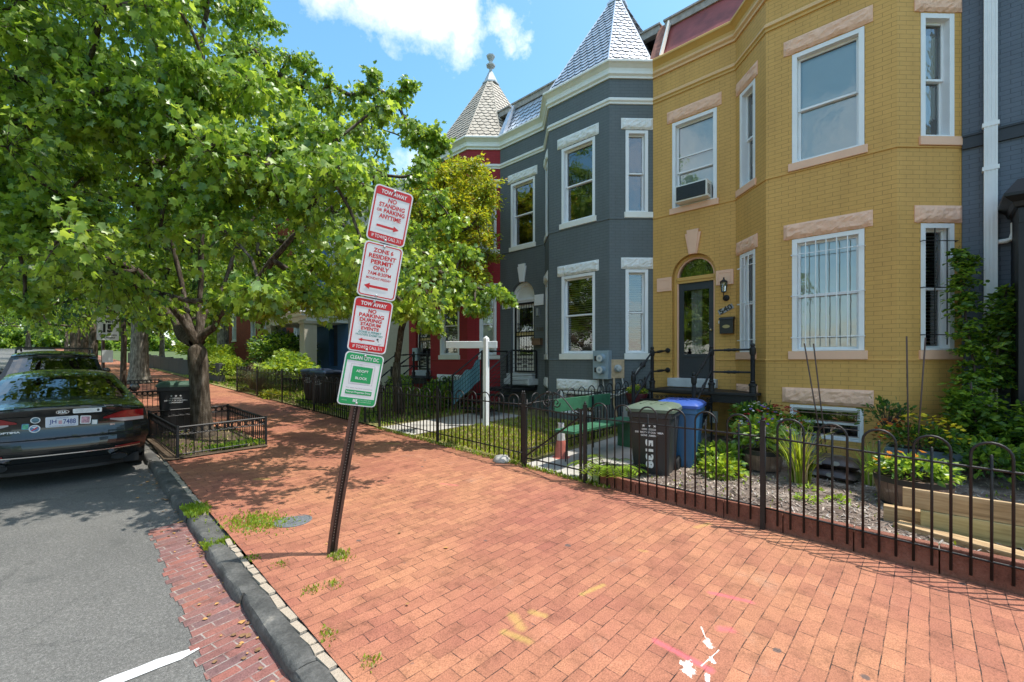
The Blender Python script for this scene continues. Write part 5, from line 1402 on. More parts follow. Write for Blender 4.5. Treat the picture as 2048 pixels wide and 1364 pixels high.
mb = MB(); mb.box((6.36, 4.30, -.735), (1.72, .03, .21), rz=R(1)); mb.build('backrest', M_GRN, A_, bevel=.005)
for (x, yy) in ((7.22, 3.98),):
    mb = MB(); mb.box((x, yy, -1.36), (.05, .32, .50)); mb.build('leg', M_GRN, A_, bevel=.005)
mb = MB()
mb.box((6.6, 4.285, -1.10), (.04, .025, .9))
mb.build('back_support', M_BLK, A_)
for yy in (3.86, 4.12): mb = MB(); mb.tube([(5.62, yy, -1.09), (5.58, yy, -1.60)], .014, 6); mb.build('leg', M_BLK, A_)
M_CRTK = plain('charcoal_bin_plastic', (0.028, 0.028, 0.030), .45, vary=.12, bmp=.1, bscale=60)
M_CRTG = plain('faded_green_lid_plastic', (0.10, 0.135, 0.092), .5, vary=.12)
M_CRTB = plain('blue_bin_plastic', (0.035, 0.125, 0.26), .42, vary=.1)
M_CRTL = plain('bright_blue_lid_plastic', (0.03, 0.085, 0.34), .4, vary=.1)
M_RUB = plain('black_rubber', (0.015, 0.015, 0.015), .7)
def cart(loc, rz, label, body, lid, group, text_on=True, s=1.0, number=False):
    T = local_thing('wheeled_bin', loc, label, 'bin', group, rz); T.scale = (s, s, s)
    # local frame: front faces -y, handle and wheels at +y
    mb = MB(); n = 5; lv = [(-.285 * .86, .30 * .80, 0.03), (-.285 * .93, .34 * .95, .45), (-.30, .36, .93)]
    def ring(hx, hy, z, r=.05):
        pts = rrect(2 * hx, 2 * hy, r, 3); return [(x, y, z) for x, y in pts]
    R0 = [ring(.235, .26, .06), ring(.265, .31, .5), ring(.285, .345, .86), ring(.305, .365, .87), ring(.305, .365, .94)]
    k = len(R0[0])
    for r_ in R0: pass
    vs = [p for r_ in R0 for p in r_]
    mb.add(vs, [(i * k + j, i * k + (j + 1) % k, (i + 1) * k + (j + 1) % k, (i + 1) * k + j) for i in range(len(R0) - 1) for j in range(k)] + [tuple(range(k))[::-1]])
    for x in (-.16, .16): mb.box((x, -.27, .10), (.02, .02, .1))
    mb.build('bin_body', body, T, smooth='auto')
    mb = MB(); L0 = [ring(.325, .385, .945, .05), ring(.325, .385, .985, .05), ring(.29, .345, 1.02, .05), ring(.22, .27, 1.045, .05)]
    vs = [p for r_ in L0 for p in r_]
    mb.add(vs, [(i * k + j, i * k + (j + 1) % k, (i + 1) * k + (j + 1) % k, (i + 1) * k + j) for i in range(3) for j in range(k)] + [tuple(3 * k + j for j in range(k)), tuple(range(k))[::-1]])
    for x in (-.14, 0, .14): mb.box((x, -.02, 1.045), (.03, .44, .016))
    for x in (-.24, .24): mb.box((x, .40, .96), (.05, .10, .05))
    mb.build('lid', lid, T, smooth='auto')
    mb = MB(); mb.tube([(-.26, .36, .93), (-.26, .45, .96), (.26, .45, .96), (.26, .36, .93)], .015, 8); mb.build('handle', lid, T, smooth=True)
    for x in (-.27, .27):
        mb = MB(); mb.lathe((x - .03, .27, .135), [(0, 0), (.07, 0), (.08, .01), (.12, .01), (.135, .02), (.135, .045), (.12, .055), (.07, .05), (0, .05)], 18, axis=(1, 0, 0)); mb.build('wheel', M_RUB, T, smooth='auto')
    if text_on:
        mb = MB(); O = Vector((0, -.318, 0)); U, V = Vector((1, 0, 0)), Vector((0, -.085, 1)).normalized()
        def at(z): return Vector((0, -.352 + (.86 - z) * .093 - .004, z))
        for x in (-.075, 0, .075):
            c_ = at(.76); r1, r2 = .025, .010
            mb.add([c_ + U * (x + (r1 if q % 2 == 0 else r2) * math.sin(q * math.pi / 5)) + V * ((r1 if q % 2 == 0 else r2) * math.cos(q * math.pi / 5)) for q in range(10)], [tuple(range(10))[::-1]])
        for z in (.715, .700): c_ = at(z); mb.add([c_ + U * a + V * b for a, b in ((-.10, 0), (.10, 0), (.10, .006), (-.10, .006))], [(0, 1, 2, 3)])
        text(mb, 'DISTRICT OF COLUMBIA', at(.655), U, V, -.19, .19, 0, .026, bold=.03); text(mb, 'GOVERNMENT', at(.612), U, V, -.115, .115, 0, .026, bold=.03)
        if number:
            text(mb, '5138', at(.33) , V * -1, U, -.24, .16, -.055, .05, bold=.05)
        mb.build('printed_crest', M_SGW, T)
    return T
cang = math.atan2(-.45, .20)    # direction of the front face
grp = 'wheeled bins in the front gardens'
c1 = cart((5.98, 2.84, -1.665), R(-77), 'charcoal wheeled bin with faded green lid and white lettering behind the near fence', M_CRTK, M_CRTG, grp, number=True)
c2 = cart((6.68, 2.76, -1.655), R(-78), 'blue wheeled bin with bright blue lid behind the charcoal bin', M_CRTB, M_CRTL, grp, text_on=False)
c3 = cart((1.86, 11.45, -1.50), R(-10), 'dark wheeled bin with green lid standing behind the kerbside tree trunk', M_CRTK, plain('dark_green_lid_plastic', (.06, .11, .08), .45), grp)
M_NAVY = plain('navy_lid_plastic', (.018, .030, .060), .35)
c4 = cart((5.75, 13.1, -1.36), R(-70), 'black wheeled bin with navy lid by the fence, nearer the parking signs', M_CRTK, M_NAVY, grp)
c5 = cart((5.85, 14.0, -1.33), R(-72), 'black wheeled bin with navy lid by the fence, nearer the leafy shrub', M_CRTK, M_NAVY, grp)
# timber stack: four pieces of sawn lumber lying behind the fence
def wood_mat(name, a, b_, ang=0):
    m, N, L, b = new_mat(name)
    g = coords(N, L, 'Object')
    mp = N.new('ShaderNodeMapping'); L.new(g, mp.inputs[0]); mp.inputs['Scale'].default_value = (1.2, 22, 22)
    n1 = noise(N, L, mp.outputs[0], 1.6, 5, .6)
    n2 = noise(N, L, g, 3.0, 4, .6)
    c = mixc(N, L, 1.0, ramp(N, L, n1, [(.30, tuple(x * .62 for x in a)), (.45, a), (.7, b_)]), ramp(N, L, n2, [(.3, .75), (.7, 1.1)]), 'MULTIPLY')
    vo = N.new('ShaderNodeTexVoronoi'); vo.inputs['Scale'].default_value = 1.7; mp2 = N.new('ShaderNodeMapping'); L.new(g, mp2.inputs[0]); mp2.inputs['Scale'].default_value = (1, 2.2, 2.2); L.new(mp2.outputs[0], vo.inputs['Vector'])
    c = mixc(N, L, ramp(N, L, vo.outputs['Distance'], [(.05, .85), (.11, 0.0)]), c, (.22, .11, .04))
    L.new(c, b.inputs['Base Color']); b.inputs['Roughness'].default_value = .65; bump(N, L, b, n1, .2, .004)
    return m
M_WD1 = wood_mat('pine_timber', (.42, .27, .13), (.60, .43, .24)); M_WD2 = wood_mat('treated_pine_timber', (.42, .32, .13), (.58, .46, .22))
def plank(c, size, rz, mat, label, ry=0):
    mb = MB(); hx = size[0] / 2
    mb.box((0, 0, 0), size)
    o = mb.build('timber_plank', mat, loc=(0, 0, 0), bevel=.006); o.location = c; o.rotation_euler = (0, R(ry), R(rz)); ORG[o.name] = np.zeros(3)
    return tag(o, label, 'timber', 'sawn timbers stacked behind the near fence')
# ---------------------------------------------------------------- timber, planters, sacks, poles
plank((5.665, -1.05, -1.312), (2.45, .040, .184), -90 + 1.5, M_WD1, 'topmost timber plank on edge, with a big knot near its left end')
plank((5.655, -1.16, -1.498), (2.42, .042, .184), -90 + 1.5, M_WD2, 'greenish timber plank on edge directly under the topmost one')
plank((5.76, -.78, -1.525), (2.2, .09, .165), -90 + 2, M_WD1, 'short timber plank poking out left behind the stacked ones')
plank((5.33, -.62, -1.575), (1.75, .15, .055), -90 - 17, M_WD1, 'flat timber plank lying in front, closest to the iron fence')
M_STAVE = None
def stave_mat():
    m, N, L, b = new_mat('barrel_staves')
    g = coords(N, L)
    sep = N.new('ShaderNodeSeparateXYZ'); L.new(g, sep.inputs[0])
    at = nmath(N, L, 'ARCTAN2', sep.outputs[1], sep.outputs[0])
    f = nmath(N, L, 'FRACT', nmath(N, L, 'MULTIPLY', at, 3.6))
    ln = ramp(N, L, f, [(0.0, .25), (.06, 1.0), (.94, 1.0), (1.0, .25)])
    n1 = noise(N, L, g, 6, 5, .7)
    c = mixc(N, L, 1.0, ramp(N, L, n1, [(.3, (.10, .055, .04)), (.55, (.20, .12, .085)), (.7, (.42, .32, .26))]), ln, 'MULTIPLY')
    L.new(c, b.inputs['Base Color']); b.inputs['Roughness'].default_value = .75; bump(N, L, b, n1, .3)
    return m
M_STAVE = stave_mat()
M_HOOPB = plain('black_barrel_hoop', (.02, .02, .02), .5)
M_SOILD = soil_mat('potting_soil', [(.35, (.03, .02, .015)), (.65, (.08, .055, .04))])
def barrel(x, y, z, r, h, label):
    T = local_thing('barrel_planter', (x, y, z), label, 'planter', 'half barrel planters in the near garden')
    mb = MB(); mb.lathe((0, 0, 0), [(r * .80, 0), (r * .90, h * .35), (r * .97, h * .7), (r, h), (r * .92, h), (r * .90, h * .8)], 28, caps=True); mb.build('barrel_body', M_STAVE, T, smooth='auto')
    mb = MB()
    for (a, b) in ((.80, 1.0), (.04, .16)): mb.lathe((0, 0, 0), [(r * (.80 + .2 * a) + .006, h * a), (r * (.80 + .2 * b) + .006, h * b)], 28, caps=False)
    mb.build('barrel_hoop', M_HOOPB, T, smooth=True)
    mb = MB(); mb.lathe((0, 0, h * .86), [(0, 0), (r * .91, 0), (r * .91, -.01), (0, -.01)], 20, caps=False); mb.build('soil', M_SOILD, T)
    return T
barrel(7.02, 1.72, -1.60, .27, .33, 'half barrel planter with pansies and pale green foliage, nearer the bins')
barrel(6.55, .12, -1.62, .34, .34, 'wide half barrel planter with orange marigolds above the timber')
M_BGR = plain('blue_grey_planter_wood', (.10, .14, .18), .6, vary=.15, vscale=5, bmp=.2)
def trough(c, L_, label, rz=0):
    T = thing('window_box', (c[0], c[1], c[2]), label, 'planter', 'blue grey wooden planter boxes against the yellow house')
    mb = MB(); mb.box((c[0], c[1], c[2] + .15), (.27, L_, .30), rz=rz); mb.build('box', M_BGR, T)
    mb = MB(); q = Matrix.Rotation(rz, 3, 'Z')
    for (dx, dy, sx, sy) in ((-.14, 0, .03, L_ + .05), (.14, 0, .03, L_ + .05), (0, -L_ / 2, .27, .03), (0, L_ / 2, .27, .03)):
        d = q @ Vector((dx, dy, 0)); mb.box((c[0] + d.x, c[1] + d.y, c[2] + .255), (sx, sy, .11), rz=rz)
    mb.build('rim', M_BGR, T, bevel=.004)
    mb = MB(); mb.box((c[0], c[1], c[2] + .30), (.23, L_ - .06, .005), rz=rz); mb.build('soil', M_SOILD, T)
    return T
trough((8.28, 1.75, -1.50), .95, 'blue grey planter box with red flowers under the basement window')
trough((8.15, .05, -1.52), .72, 'blue grey planter box of yellow and rust flowers near the climbing vine')
T = thing('flower_pot', (8.35, 4.38, -.95), 'round maroon flower pot of yellow pansies on a ledge by the stoop', 'flower pot')
M_MAR = plain('maroon_glaze', (.10, .015, .018), .35, vary=.1)
mb = MB(); mb.lathe((8.35, 4.36, -.95), [(.11, 0), (.16, .04), (.20, .14), (.21, .22), (.225, .225), (.225, .26), (.20, .26), (.19, .2)], 24); mb.build('pot', M_MAR, T, smooth='auto')
mb = MB()
for k in range(5): mb.lathe((8.35, 4.36, -.88 + k * .03), [(.178 + k * .007, 0), (.19 + k * .007, .008), (.178 + k * .007, .016)], 24, caps=False)
mb.build('ribs', M_MAR, T, smooth=True)
mb = MB(); mb.box((8.45, 4.36, -1.25), (.6, .40, .60)); o = mb.build('plinth', M_CONC, loc=(8.4, 4.36, -1.55), bevel=.01); tag(o, 'concrete block under the maroon flower pot', 'plinth')
M_SACK = plain('dark_plastic_sack', (.045, .032, .03), .35, vary=.5, vscale=5, bmp=.6, bscale=14)
def sack(c, rz, label, seed):
    T = local_thing('compost_sack', c, label, 'sack', 'compost sacks lying in the near garden', R(rz)); rnd = random.Random(seed)
    mb = MB(); nx, ny = 14, 9; vs = []
    for s_ in (1, -1):
        for j in range(ny + 1):
            for i in range(nx + 1):
                u, v = i / nx * 2 - 1, j / ny * 2 - 1
                h = .085 * (1 - abs(u) ** 3.0) ** .5 * (1 - abs(v) ** 2.6) ** .5 if abs(u) < 1 and abs(v) < 1 else 0
                e = (i in (0, nx)) or (j in (0, ny))
                vs.append((u * .36, v * .22, .085 + s_ * h * (1 + (0 if e else rnd.uniform(-.18, .18)))))
    k = (nx + 1) * (ny + 1)
    for s_ in range(2):
        for j in range(ny):
            for i in range(nx):
                a = s_ * k + j * (nx + 1) + i; f = (a, a + 1, a + nx + 2, a + nx + 1)
                mb.f.append(f if s_ == 0 else f[::-1]); mb.m.append(0)
    mb.v = vs; mb.build('sack_body', M_SACK, T, smooth=True)
    mb = MB(); text(mb, 'MIRACLE' if False else 'GARDEN', (-.20, -.222, .075), (1, 0, 0), (0, .1, 1), 0, .0001, 0, .0001)
    mb = MB()
    mb.add([(.10 + .045 * math.cos(q), -.222 + .0, .105 + .03 * math.sin(q)) for q in [k * math.pi / 5 for k in range(10)]], [tuple(range(10))])
    mb.add([(-.22, -.2225, .07), (-.05, -.2225, .07), (-.05, -.2225, .115), (-.22, -.2225, .115)], [(0, 1, 2, 3)])
    mb.build('printed_patch', M_SGK, T)
    return T
sack((7.20, .98, -1.60), -100, 'dark plastic compost sack lying at the bottom between the barrels', 1)
sack((7.26, .96, -1.46), -92, 'dark plastic compost sack lying on top of the other one', 2)
M_ROD = plain('rusty_rod', (.10, .055, .04), .6, vary=.3)
for k, (a, b) in enumerate((((7.45, 1.02, -1.6), (7.55, 1.30, .235)), ((7.50, 1.00, -1.6), (7.62, 1.20, .230)), ((7.9, .18, -1.6), (7.75, .20, .305)), ((7.9, .12, -1.6), (8.0, .02, .29)))):
    mb = MB(); mb.tube([a, b], .009, 6)
    o = mb.build('garden_stake', M_ROD, loc=a, smooth=True); tag(o, ('left leaning rod of the pair before the barred window', 'right leaning rod of the pair before the barred window', 'upright rod of the pair nearer the vine', 'tilting rod of the pair nearer the vine')[k] , 'stake', 'thin rusty rods standing in the near garden')
M_PVC = plain('white_drain_pipe', (.62, .66, .70), .4, vary=.1, vscale=4)
mb = MB(); mb.tube([(8.75, -.95, -1.02), (8.0, -.98, -1.35), (7.2, -1.02, -1.62)], .055, 12); o = mb.build('drain_pipe', M_PVC, loc=(8, -1, -1.6), smooth=True); tag(o, 'long sloping white drain pipe at the right edge', 'pipe', 'white drain pipes under the vine')
mb = MB(); mb.tube([(9.0, -.62, -1.0), (8.75, -.58, -1.50)], .05, 12); o = mb.build('drain_pipe', M_PVC, loc=(8.8, -.6, -1.5), smooth=True); tag(o, 'short steep white drain pipe below the climbing vine', 'pipe', 'white drain pipes under the vine')
# manhole cover
def cover_mat():
    m, N, L, b = new_mat('cast_iron_cover'); g = coords(N, L)
    wv = N.new('ShaderNodeTexWave'); wv.wave_type = 'RINGS'; wv.rings_direction = 'Z'; wv.inputs['Scale'].default_value = 12; L.new(g, wv.inputs['Vector'])
    L.new(ramp(N, L, noise(N, L, g, 30, 3), [(.3, (.10, .11, .12)), (.7, (.17, .18, .19))]), b.inputs['Base Color']); b.inputs['Roughness'].default_value = .6; bump(N, L, b, wv.outputs['Fac'], .5, .004)
    return m
zc = z_walk(1.755, 4.80); mb = MB(); mb.lathe((1.755, 4.80, zc - .02), [(.185, 0), (.185, .022), (.165, .027), (.16, .024), (0, .026)], 32, caps=False)
text(mb, 'WATER', (1.70, 4.72, zc + .008), (1, 0, 0), (0, 1, 0), 0, .12, 0, .03, bold=.02)
o = mb.build('manhole_cover', cover_mat(), loc=(1.755, 4.80, zc)); tag(o, 'round iron water cover set in the brick pavement near the kerb', 'manhole cover')
# litter by the yard corner: broken flower pot base and bricks
mb = MB(); mb.lathe((5.0, 4.95, -1.66), [(.13, .02), (.15, .05), (.10, .12), (.0, .13)], 12); o = mb.build('stone', M_CONC, loc=(5.0, 4.95, -1.66), smooth=True); tag(o, 'round pale stone lying at the foot of the fence by the gate', 'stone')
# ---------------------------------------------------------------- tree pit rails
M_DIRTS = M_DIRT
sheet('tree_pit', [lambda y: kerb_x(y) + KW + .02, 1.8, 2.3, 2.72], frange(8.55, 11.1, 10), lambda x, y: z_walk(x, y) + .02 + .05 * math.exp(-((x - 2.05) ** 2 + (y - 10.1) ** 2) / .4), M_DIRT)
def pit_rail(pts, z, label, h=.50, gap=.105, closed=True):
    T = thing('tree_guard', (pts[0][0], pts[0][1], z(pts[0])), label, 'tree guard', 'low iron guards round the street trees')
    n = len(pts); segs = [(pts[i], pts[(i + 1) % n]) for i in range(n if closed else n - 1)]
    for (a, b) in segs:
        A, B = Vector((a[0], a[1], z(a))), Vector((b[0], b[1], z(b))); D = B - A; L_ = Vector((D.x, D.y, 0)).length; up = Vector((0, 0, 1)); mb = MB()
        mb.tube([A + up * h, B + up * h], .013, 4); mb.tube([A + up * (h - .12), B + up * (h - .12)], .008, 4); mb.tube([A + up * .07, B + up * .07], .008, 4)
        k = max(2, int(L_ / gap))
        for i in range(1, k): p = A + D * (i / k); mb.tube([p + up * .04, p + up * h], .0075, 4)
        e = D.normalized()
        for i in range(0, k, 1):
            c_ = A + D * ((i + .5) / k) + up * (h - .06); r_ = min(.048, L_ / k * .45)
            if L_ > 1.8 and i % 1 == 0 or True: mb.tube([c_ + e * (r_ * math.cos(q * math.pi / 5)) + up * (r_ * math.sin(q * math.pi / 5)) for q in range(11)], .0085, 4, caps=False)
        mb.build('rail_panel', M_BLK, T)
    for a in pts: mb = MB(); mb.box((a[0], a[1], z(a) + h / 2), (.034, .034, h + .06)); mb.build('post', M_BLK, T)
    return T
zz = lambda p: z_walk(p[0], p[1])
pit_rail([(1.42, 8.63), (2.73, 8.74), (2.68, 10.98), (1.35, 10.95)], zz, 'low black iron guard round the nearest maple trunk')
pit_rail([(1.45, 15.6), (2.8, 15.7), (2.8, 20.4), (1.45, 20.4)], zz, 'low black iron guard farther up the pavement behind the green lidded bin')
# school zone speed sign
M_SCH = plain('fluorescent_yellow_green', (.62, .72, .03), .4)
sx, sy = 1.42, 22.2; sz = z_walk(sx, sy)
T = thing('speed_sign', (sx, sy, sz), 'school zone speed limit 15 sign on a pole among the trees', 'sign')
mb = MB(); mb.tube([(sx, sy, sz), (sx, sy, 2.55)], .05, 8); mb.build('pole', M_POST, T)
ox = sx + .13
mb = MB(); mb.box((ox + .0, sy - .055, 1.18), (.61, .01, .92)); mb.build('sign_plate', M_SGW, T)
mb = MB(); mb.box((ox - .08, sy - .055, 1.80), (.45, .01, .26)); mb.build('school_plate', M_SCH, T)
mb = MB(); O = Vector((ox - .305, sy - .062, .72)); U = Vector((1, 0, 0)); V = Vector((0, 0, 1))
text(mb, 'SPEED', O, U, V, .12, .49, .76, .84, bold=.04); text(mb, 'LIMIT', O, U, V, .14, .47, .64, .73, bold=.04); text(mb, '15', O, U, V, .17, .44, .28, .60, bold=.06)
text(mb, 'WHEN CHILDREN', O, U, V, .06, .55, .16, .22, bold=.03); text(mb, 'ARE PRESENT', O, U, V, .10, .51, .06, .12, bold=.03); text(mb, 'SCHOOL', (ox - .305 + .02, sy - .062, 1.73), U, V, .04, .40, .0, .13, bold=.04)
mb.build('lettering', M_BLKP, T)
mb = MB(); mb.box((sx + .12, sy - .055, .12), (.30, .01, .457)); o = mb.build('small_plate', M_SGW, T)
# retaining wall and dark fence farther up
T = thing('retaining_wall', (5.6, 33, -.9), 'long low dark retaining wall running up the pavement', 'wall')
mb = MB(); n = 12; vs = []
for k in range(13): pass
for k in range(11):
    y = 23.5 + k * 3.0; mb = MB(); mb.box((5.5, y + 1.45, z_walk(5, y) + .40), (.25, 2.94, 1.1)); mb.build('wall_panel', plain('dark_painted_wall', (.05, .055, .06), .7) if k == 0 else MATS['dark_painted_wall'], T, bevel=.02)

# ---------------------------------------------------------------- cars
M_CARP = plain('black_car_paint', (.006, .008, .009), .25, vary=.1, coat=.8, spec=.4)
M_CARG = glass('car_glass', (.16, .24, .22), 1.0)
M_TAIL = plain('red_tail_lens', (.26, .006, .010), .12, vary=.1, coat=.8)
M_TAILW = plain('clear_tail_lens', (.42, .40, .41), .15, vary=.05, coat=.8)
M_CHR = plain('chrome_trim', (.75, .75, .76), .15, metal=1.0, vary=.02)
M_PLT = plain('plate_white', (.68, .70, .76), .4, vary=.03)
M_PLB = plain('plate_blue_ink', (.06, .09, .28), .4)
def cr(P, t):
    """Catmull-Rom through the list of tuples P at parameter t"""
    n = len(P) - 1; i = min(int(t), n - 1); f = t - i
    p0, p1, p2, p3 = (np.array(P[max(0, i - 1)], float), np.array(P[i], float), np.array(P[i + 1], float), np.array(P[min(n, i + 2)], float))
    return .5 * ((2 * p1) + (-p0 + p2) * f + (2 * p0 - 5 * p1 + 4 * p2 - p3) * f * f + (-p0 + 3 * p1 - 3 * p2 + p3) * f ** 3)
def car(loc, rz, label, spec, cat='car', name='parked_car', group=None, fine=True):
    """local frame: x across, y forward from the tail, z up from the road; built from a centre-line profile,
    an edge line and bulging flanks"""
    T = local_thing(name, loc, label, cat, group, rz)
    C0, E = spec['centre'], spec['edge']      # equal-length lists: centre (y, z) and edge (y, z)
    n = len(C0) - 1; sub = 5 if fine else 2; N_ = n * sub; nl = 10 if fine else 6
    hw, belt, roofx = spec['hw'], spec['belt'], spec['roofx']; rz_ = spec['roofz']
    def half(z):   # half width at height z
        if z <= belt:
            t = (z - .18) / (belt - .18); return hw * (.90 + .10 * math.sin(math.pi * min(1, max(0, t)) ** .85 * .62 / .62 * .5 + .0) if t < .5 else 1.0 - .045 * ((t - .5) / .5) ** 2)
        t = min(1, (z - belt) / (rz_ - belt)); return hw * .955 + (roofx - hw * .955) * t ** .9
    def taper(y):
        L_ = spec['len']; a = max(0, 1 - y / .75); b = max(0, 1 - (L_ - y) / .9); return 1 - .055 * a ** 2 - .10 * b ** 2
    wrap = []
    for i in range(N_ + 1):
        c = cr(C0, i / sub); e = cr(E, i / sub); row = []
        xe = half(e[1]) * taper(e[0])
        for j in range(-nl, nl + 1):
            t = abs(j) / nl; s_ = t ** 2.6; sx_ = math.copysign(t, j)
            row.append((sx_ * xe, c[0] + (e[0] - c[0]) * t ** 3.2, c[1] + (e[1] - c[1]) * t ** 2.6))
        wrap.append(row)
    parts = {}
    def push(nm, q):
        m = parts.setdefault(nm, MB()); m.add(q, [(0, 1, 2, 3)])
    for i in range(N_):
        for j in range(2 * nl):
            x = abs(j + .5 - nl) / nl; seg = i / sub
            q = [wrap[i][j], wrap[i][j + 1], wrap[i + 1][j + 1], wrap[i + 1][j]]
            nm = 'body'
            for (k, a, b, xm) in spec['glass']:
                if a <= seg < b and x < xm: nm = k
            push(nm, q)
    # flanks
    top = [tuple(cr(E, i / sub)) for i in range(N_ + 1)]
    k0 = spec['side0'] * sub; k1 = spec['side1'] * sub
    rear = top[:k0 + 1]; front = top[k1:]; roofl = top[k0:k1 + 1]
    wh = spec['wheels']; wr = spec['wr']
    ys = sorted(set([p[0] for p in roofl]))
    M_ = 12 if fine else 6
    def bottom(y):
        b = .20
        for wy in wh:
            d = abs(y - wy)
            if d < wr + .05: b = max(b, wr + math.sqrt(max(0, (wr + .05) ** 2 - d * d)) * .98)
        return b
    cols = []
    cols.append([(p[0], p[1]) for p in [rear[0]] + rear])
    yy = roofl[0][0]; Ys = [roofl[0][0] + (roofl[-1][0] - roofl[0][0]) * i / (64 if fine else 24) for i in range(1, (64 if fine else 24))]
    zt = lambda y: float(np.interp(y, [p[0] for p in roofl], [p[1] for p in roofl]))
    def col(y): a, b = bottom(y), zt(y); return [(y, a + (b - a) * k / M_) for k in range(M_ + 1)]
    rs = [rear[int(round(k * (len(rear) - 1) / M_))] for k in range(M_ + 1)]; fs_ = [front[::-1][int(round(k * (len(front) - 1) / M_))] for k in range(M_ + 1)]
    G = [rs] + [col(y) for y in Ys] + [fs_]
    sg = spec['sideglass']
    for sgn in (-1, 1):
        V = [[(sgn * half(z) * taper(y), y, z) for (y, z) in c_] for c_ in G]
        for i in range(len(V) - 1):
            for k in range(M_):
                q = [V[i][k], V[i + 1][k], V[i + 1][k + 1], V[i][k + 1]]
                if sgn < 0: q = q[::-1]
                cy_, cz_ = sum(p[1] for p in q) / 4, sum(p[2] for p in q) / 4
                inside = sg[0] < cy_ < sg[1] and belt + .03 < cz_ < zt(cy_) - .07 and not any(abs(cy_ - p) < .05 for p in spec['pillars'])
                push('side_window' if inside else 'body', q)
    for nm, m in parts.items():
        if nm == 'body': B = m.build('body', spec['paint'], T, smooth=True)
    for nm, m in parts.items():
        if nm != 'body': m.build(nm, M_CARG if nm != 'chrome' else M_CHR, T, smooth='auto')
    mb = MB(); mb.box((0, spec['len'] / 2, .26), (hw * 1.7, spec['len'] * .92, .12)); mb.box((0, spec['len'] * .52, .62), (hw * 1.6, 1.9, .35)); mb.box((0, spec['len'] * .30, .78), (hw * 1.5, .16, .5))
    for sx_ in (-.38, .38): mb.box((sx_, spec['len'] * .42, .98), (.42, .12, .55)); mb.box((sx_, spec['len'] * .27, .98), (.36, .10, .30))
    mb.build('seats', M_DARK, T)
    for wy in wh:
        for sgn in (-1, 1):
            mb = MB(); w0 = hw * .97; c_ = (sgn * (w0 - .20), wy, wr); mb.lathe(c_, [(0, 0), (wr * .66, 0), (wr * .70, .01), (wr * .95, .0), (wr, .03), (wr, .17), (wr * .95, .205), (wr * .68, .20)], 28, axis=(sgn, 0, 0)); Wl = mb.build('wheel', M_RUB, T, smooth='auto')
            mb = MB(); cc = (sgn * (w0 - .03), wy, wr); mb.lathe(cc, [(wr * .20, .0), (wr * .16, .012), (0, .014)], 12, axis=(sgn, 0, 0)); mb.lathe(cc, [(wr * .66, -.01), (wr * .68, .012), (wr * .62, .012), (wr * .60, -.03)], 24, axis=(sgn, 0, 0), caps=False)
            for q in range(5):
                a = q * 2 * math.pi / 5; mb.tube([Vector(cc) + Vector((0, .05 * math.cos(a), .05 * math.sin(a))), Vector(cc) + Vector((0, wr * .64 * math.cos(a), wr * .64 * math.sin(a)))], .022, 4)
            mb.build('rim', M_CHR, Wl, smooth='auto')
    for sgn in (-1, 1):
        mb = MB(); my = spec['mirror']; x0 = half(belt) * 1.0
        mb.lathe((sgn * (x0 + .11), my, belt + .07), [(0, -.05), (.06, -.045), (.085, 0), (.07, .06), (0, .08)], 10, axis=(0, 1, 0)); mb.tube([(sgn * (x0 - .05), my + .05, belt + .01), (sgn * (x0 + .06), my + .04, belt + .05)], .022, 6); mb.build('wing_mirror', spec['paint'], T, smooth='auto')
    return T, wrap, sub, nl, half, taper
sedan = dict(len=4.85, hw=.93, belt=.97, roofx=.60, roofz=1.40, wr=.335, wheels=(1.02, 3.83), paint=M_CARP, mirror=3.32,
    centre=[(.10, .26), (.02, .36), (-.03, .50), (-.01, .62), (.03, .68), (.06, .80), (.045, .93), (.02, 1.055), (.10, 1.085), (.36, 1.10), (.52, 1.12), (1.02, 1.30), (1.42, 1.425), (1.9, 1.465), (2.5, 1.46), (2.95, 1.40), (3.35, 1.24), (3.75, 1.04), (4.2, .98), (4.62, .86), (4.82, .70), (4.86, .45), (4.80, .25)],
    edge=[(.34, .24), (.26, .36), (.20, .50), (.19, .62), (.19, .70), (.20, .80), (.20, .90), (.24, .985), (.45, 1.00), (.62, 1.01), (.86, 1.04), (1.22, 1.20), (1.58, 1.34), (1.98, 1.385), (2.5, 1.38), (2.90, 1.32), (3.22, 1.17), (3.55, 1.00), (4.05, .90), (4.38, .80), (4.50, .66), (4.56, .45), (4.52, .24)],
    glass=[('rear_window', 10.2, 11.9, .90), ('windscreen', 14.9, 16.9, .90)], side0=7, side1=18, sideglass=(1.15, 3.45), pillars=(2.28,))
KX, KY = .135, 8.31
kz = zbase(0, KY) + .004
KC, wrap, sub, nl, khalf, ktaper = car((KX, KY, kz), 0.0, 'black four door saloon parked at the kerb with stickers on its boot lid', sedan)
KC.rotation_euler = (math.atan(GY), 0, R(-1.27))
def ksurf(x, z):
    """y of the tail surface at a given x, z"""
    cs = [cr(sedan['centre'], i / 8) for i in range(0, 8 * 8)]; es = [cr(sedan['edge'], i / 8) for i in range(0, 8 * 8)]
    best = None
    for c, e in zip(cs, es):
        xe = khalf(e[1]) * ktaper(e[0]); t = min(1, abs(x) / xe); y = c[0] + (e[0] - c[0]) * t ** 3.2; zz_ = c[1] + (e[1] - c[1]) * t ** 2.6
        d = abs(zz_ - z)
        if best is None or d < best[0]: best = (d, y)
    return best[1]
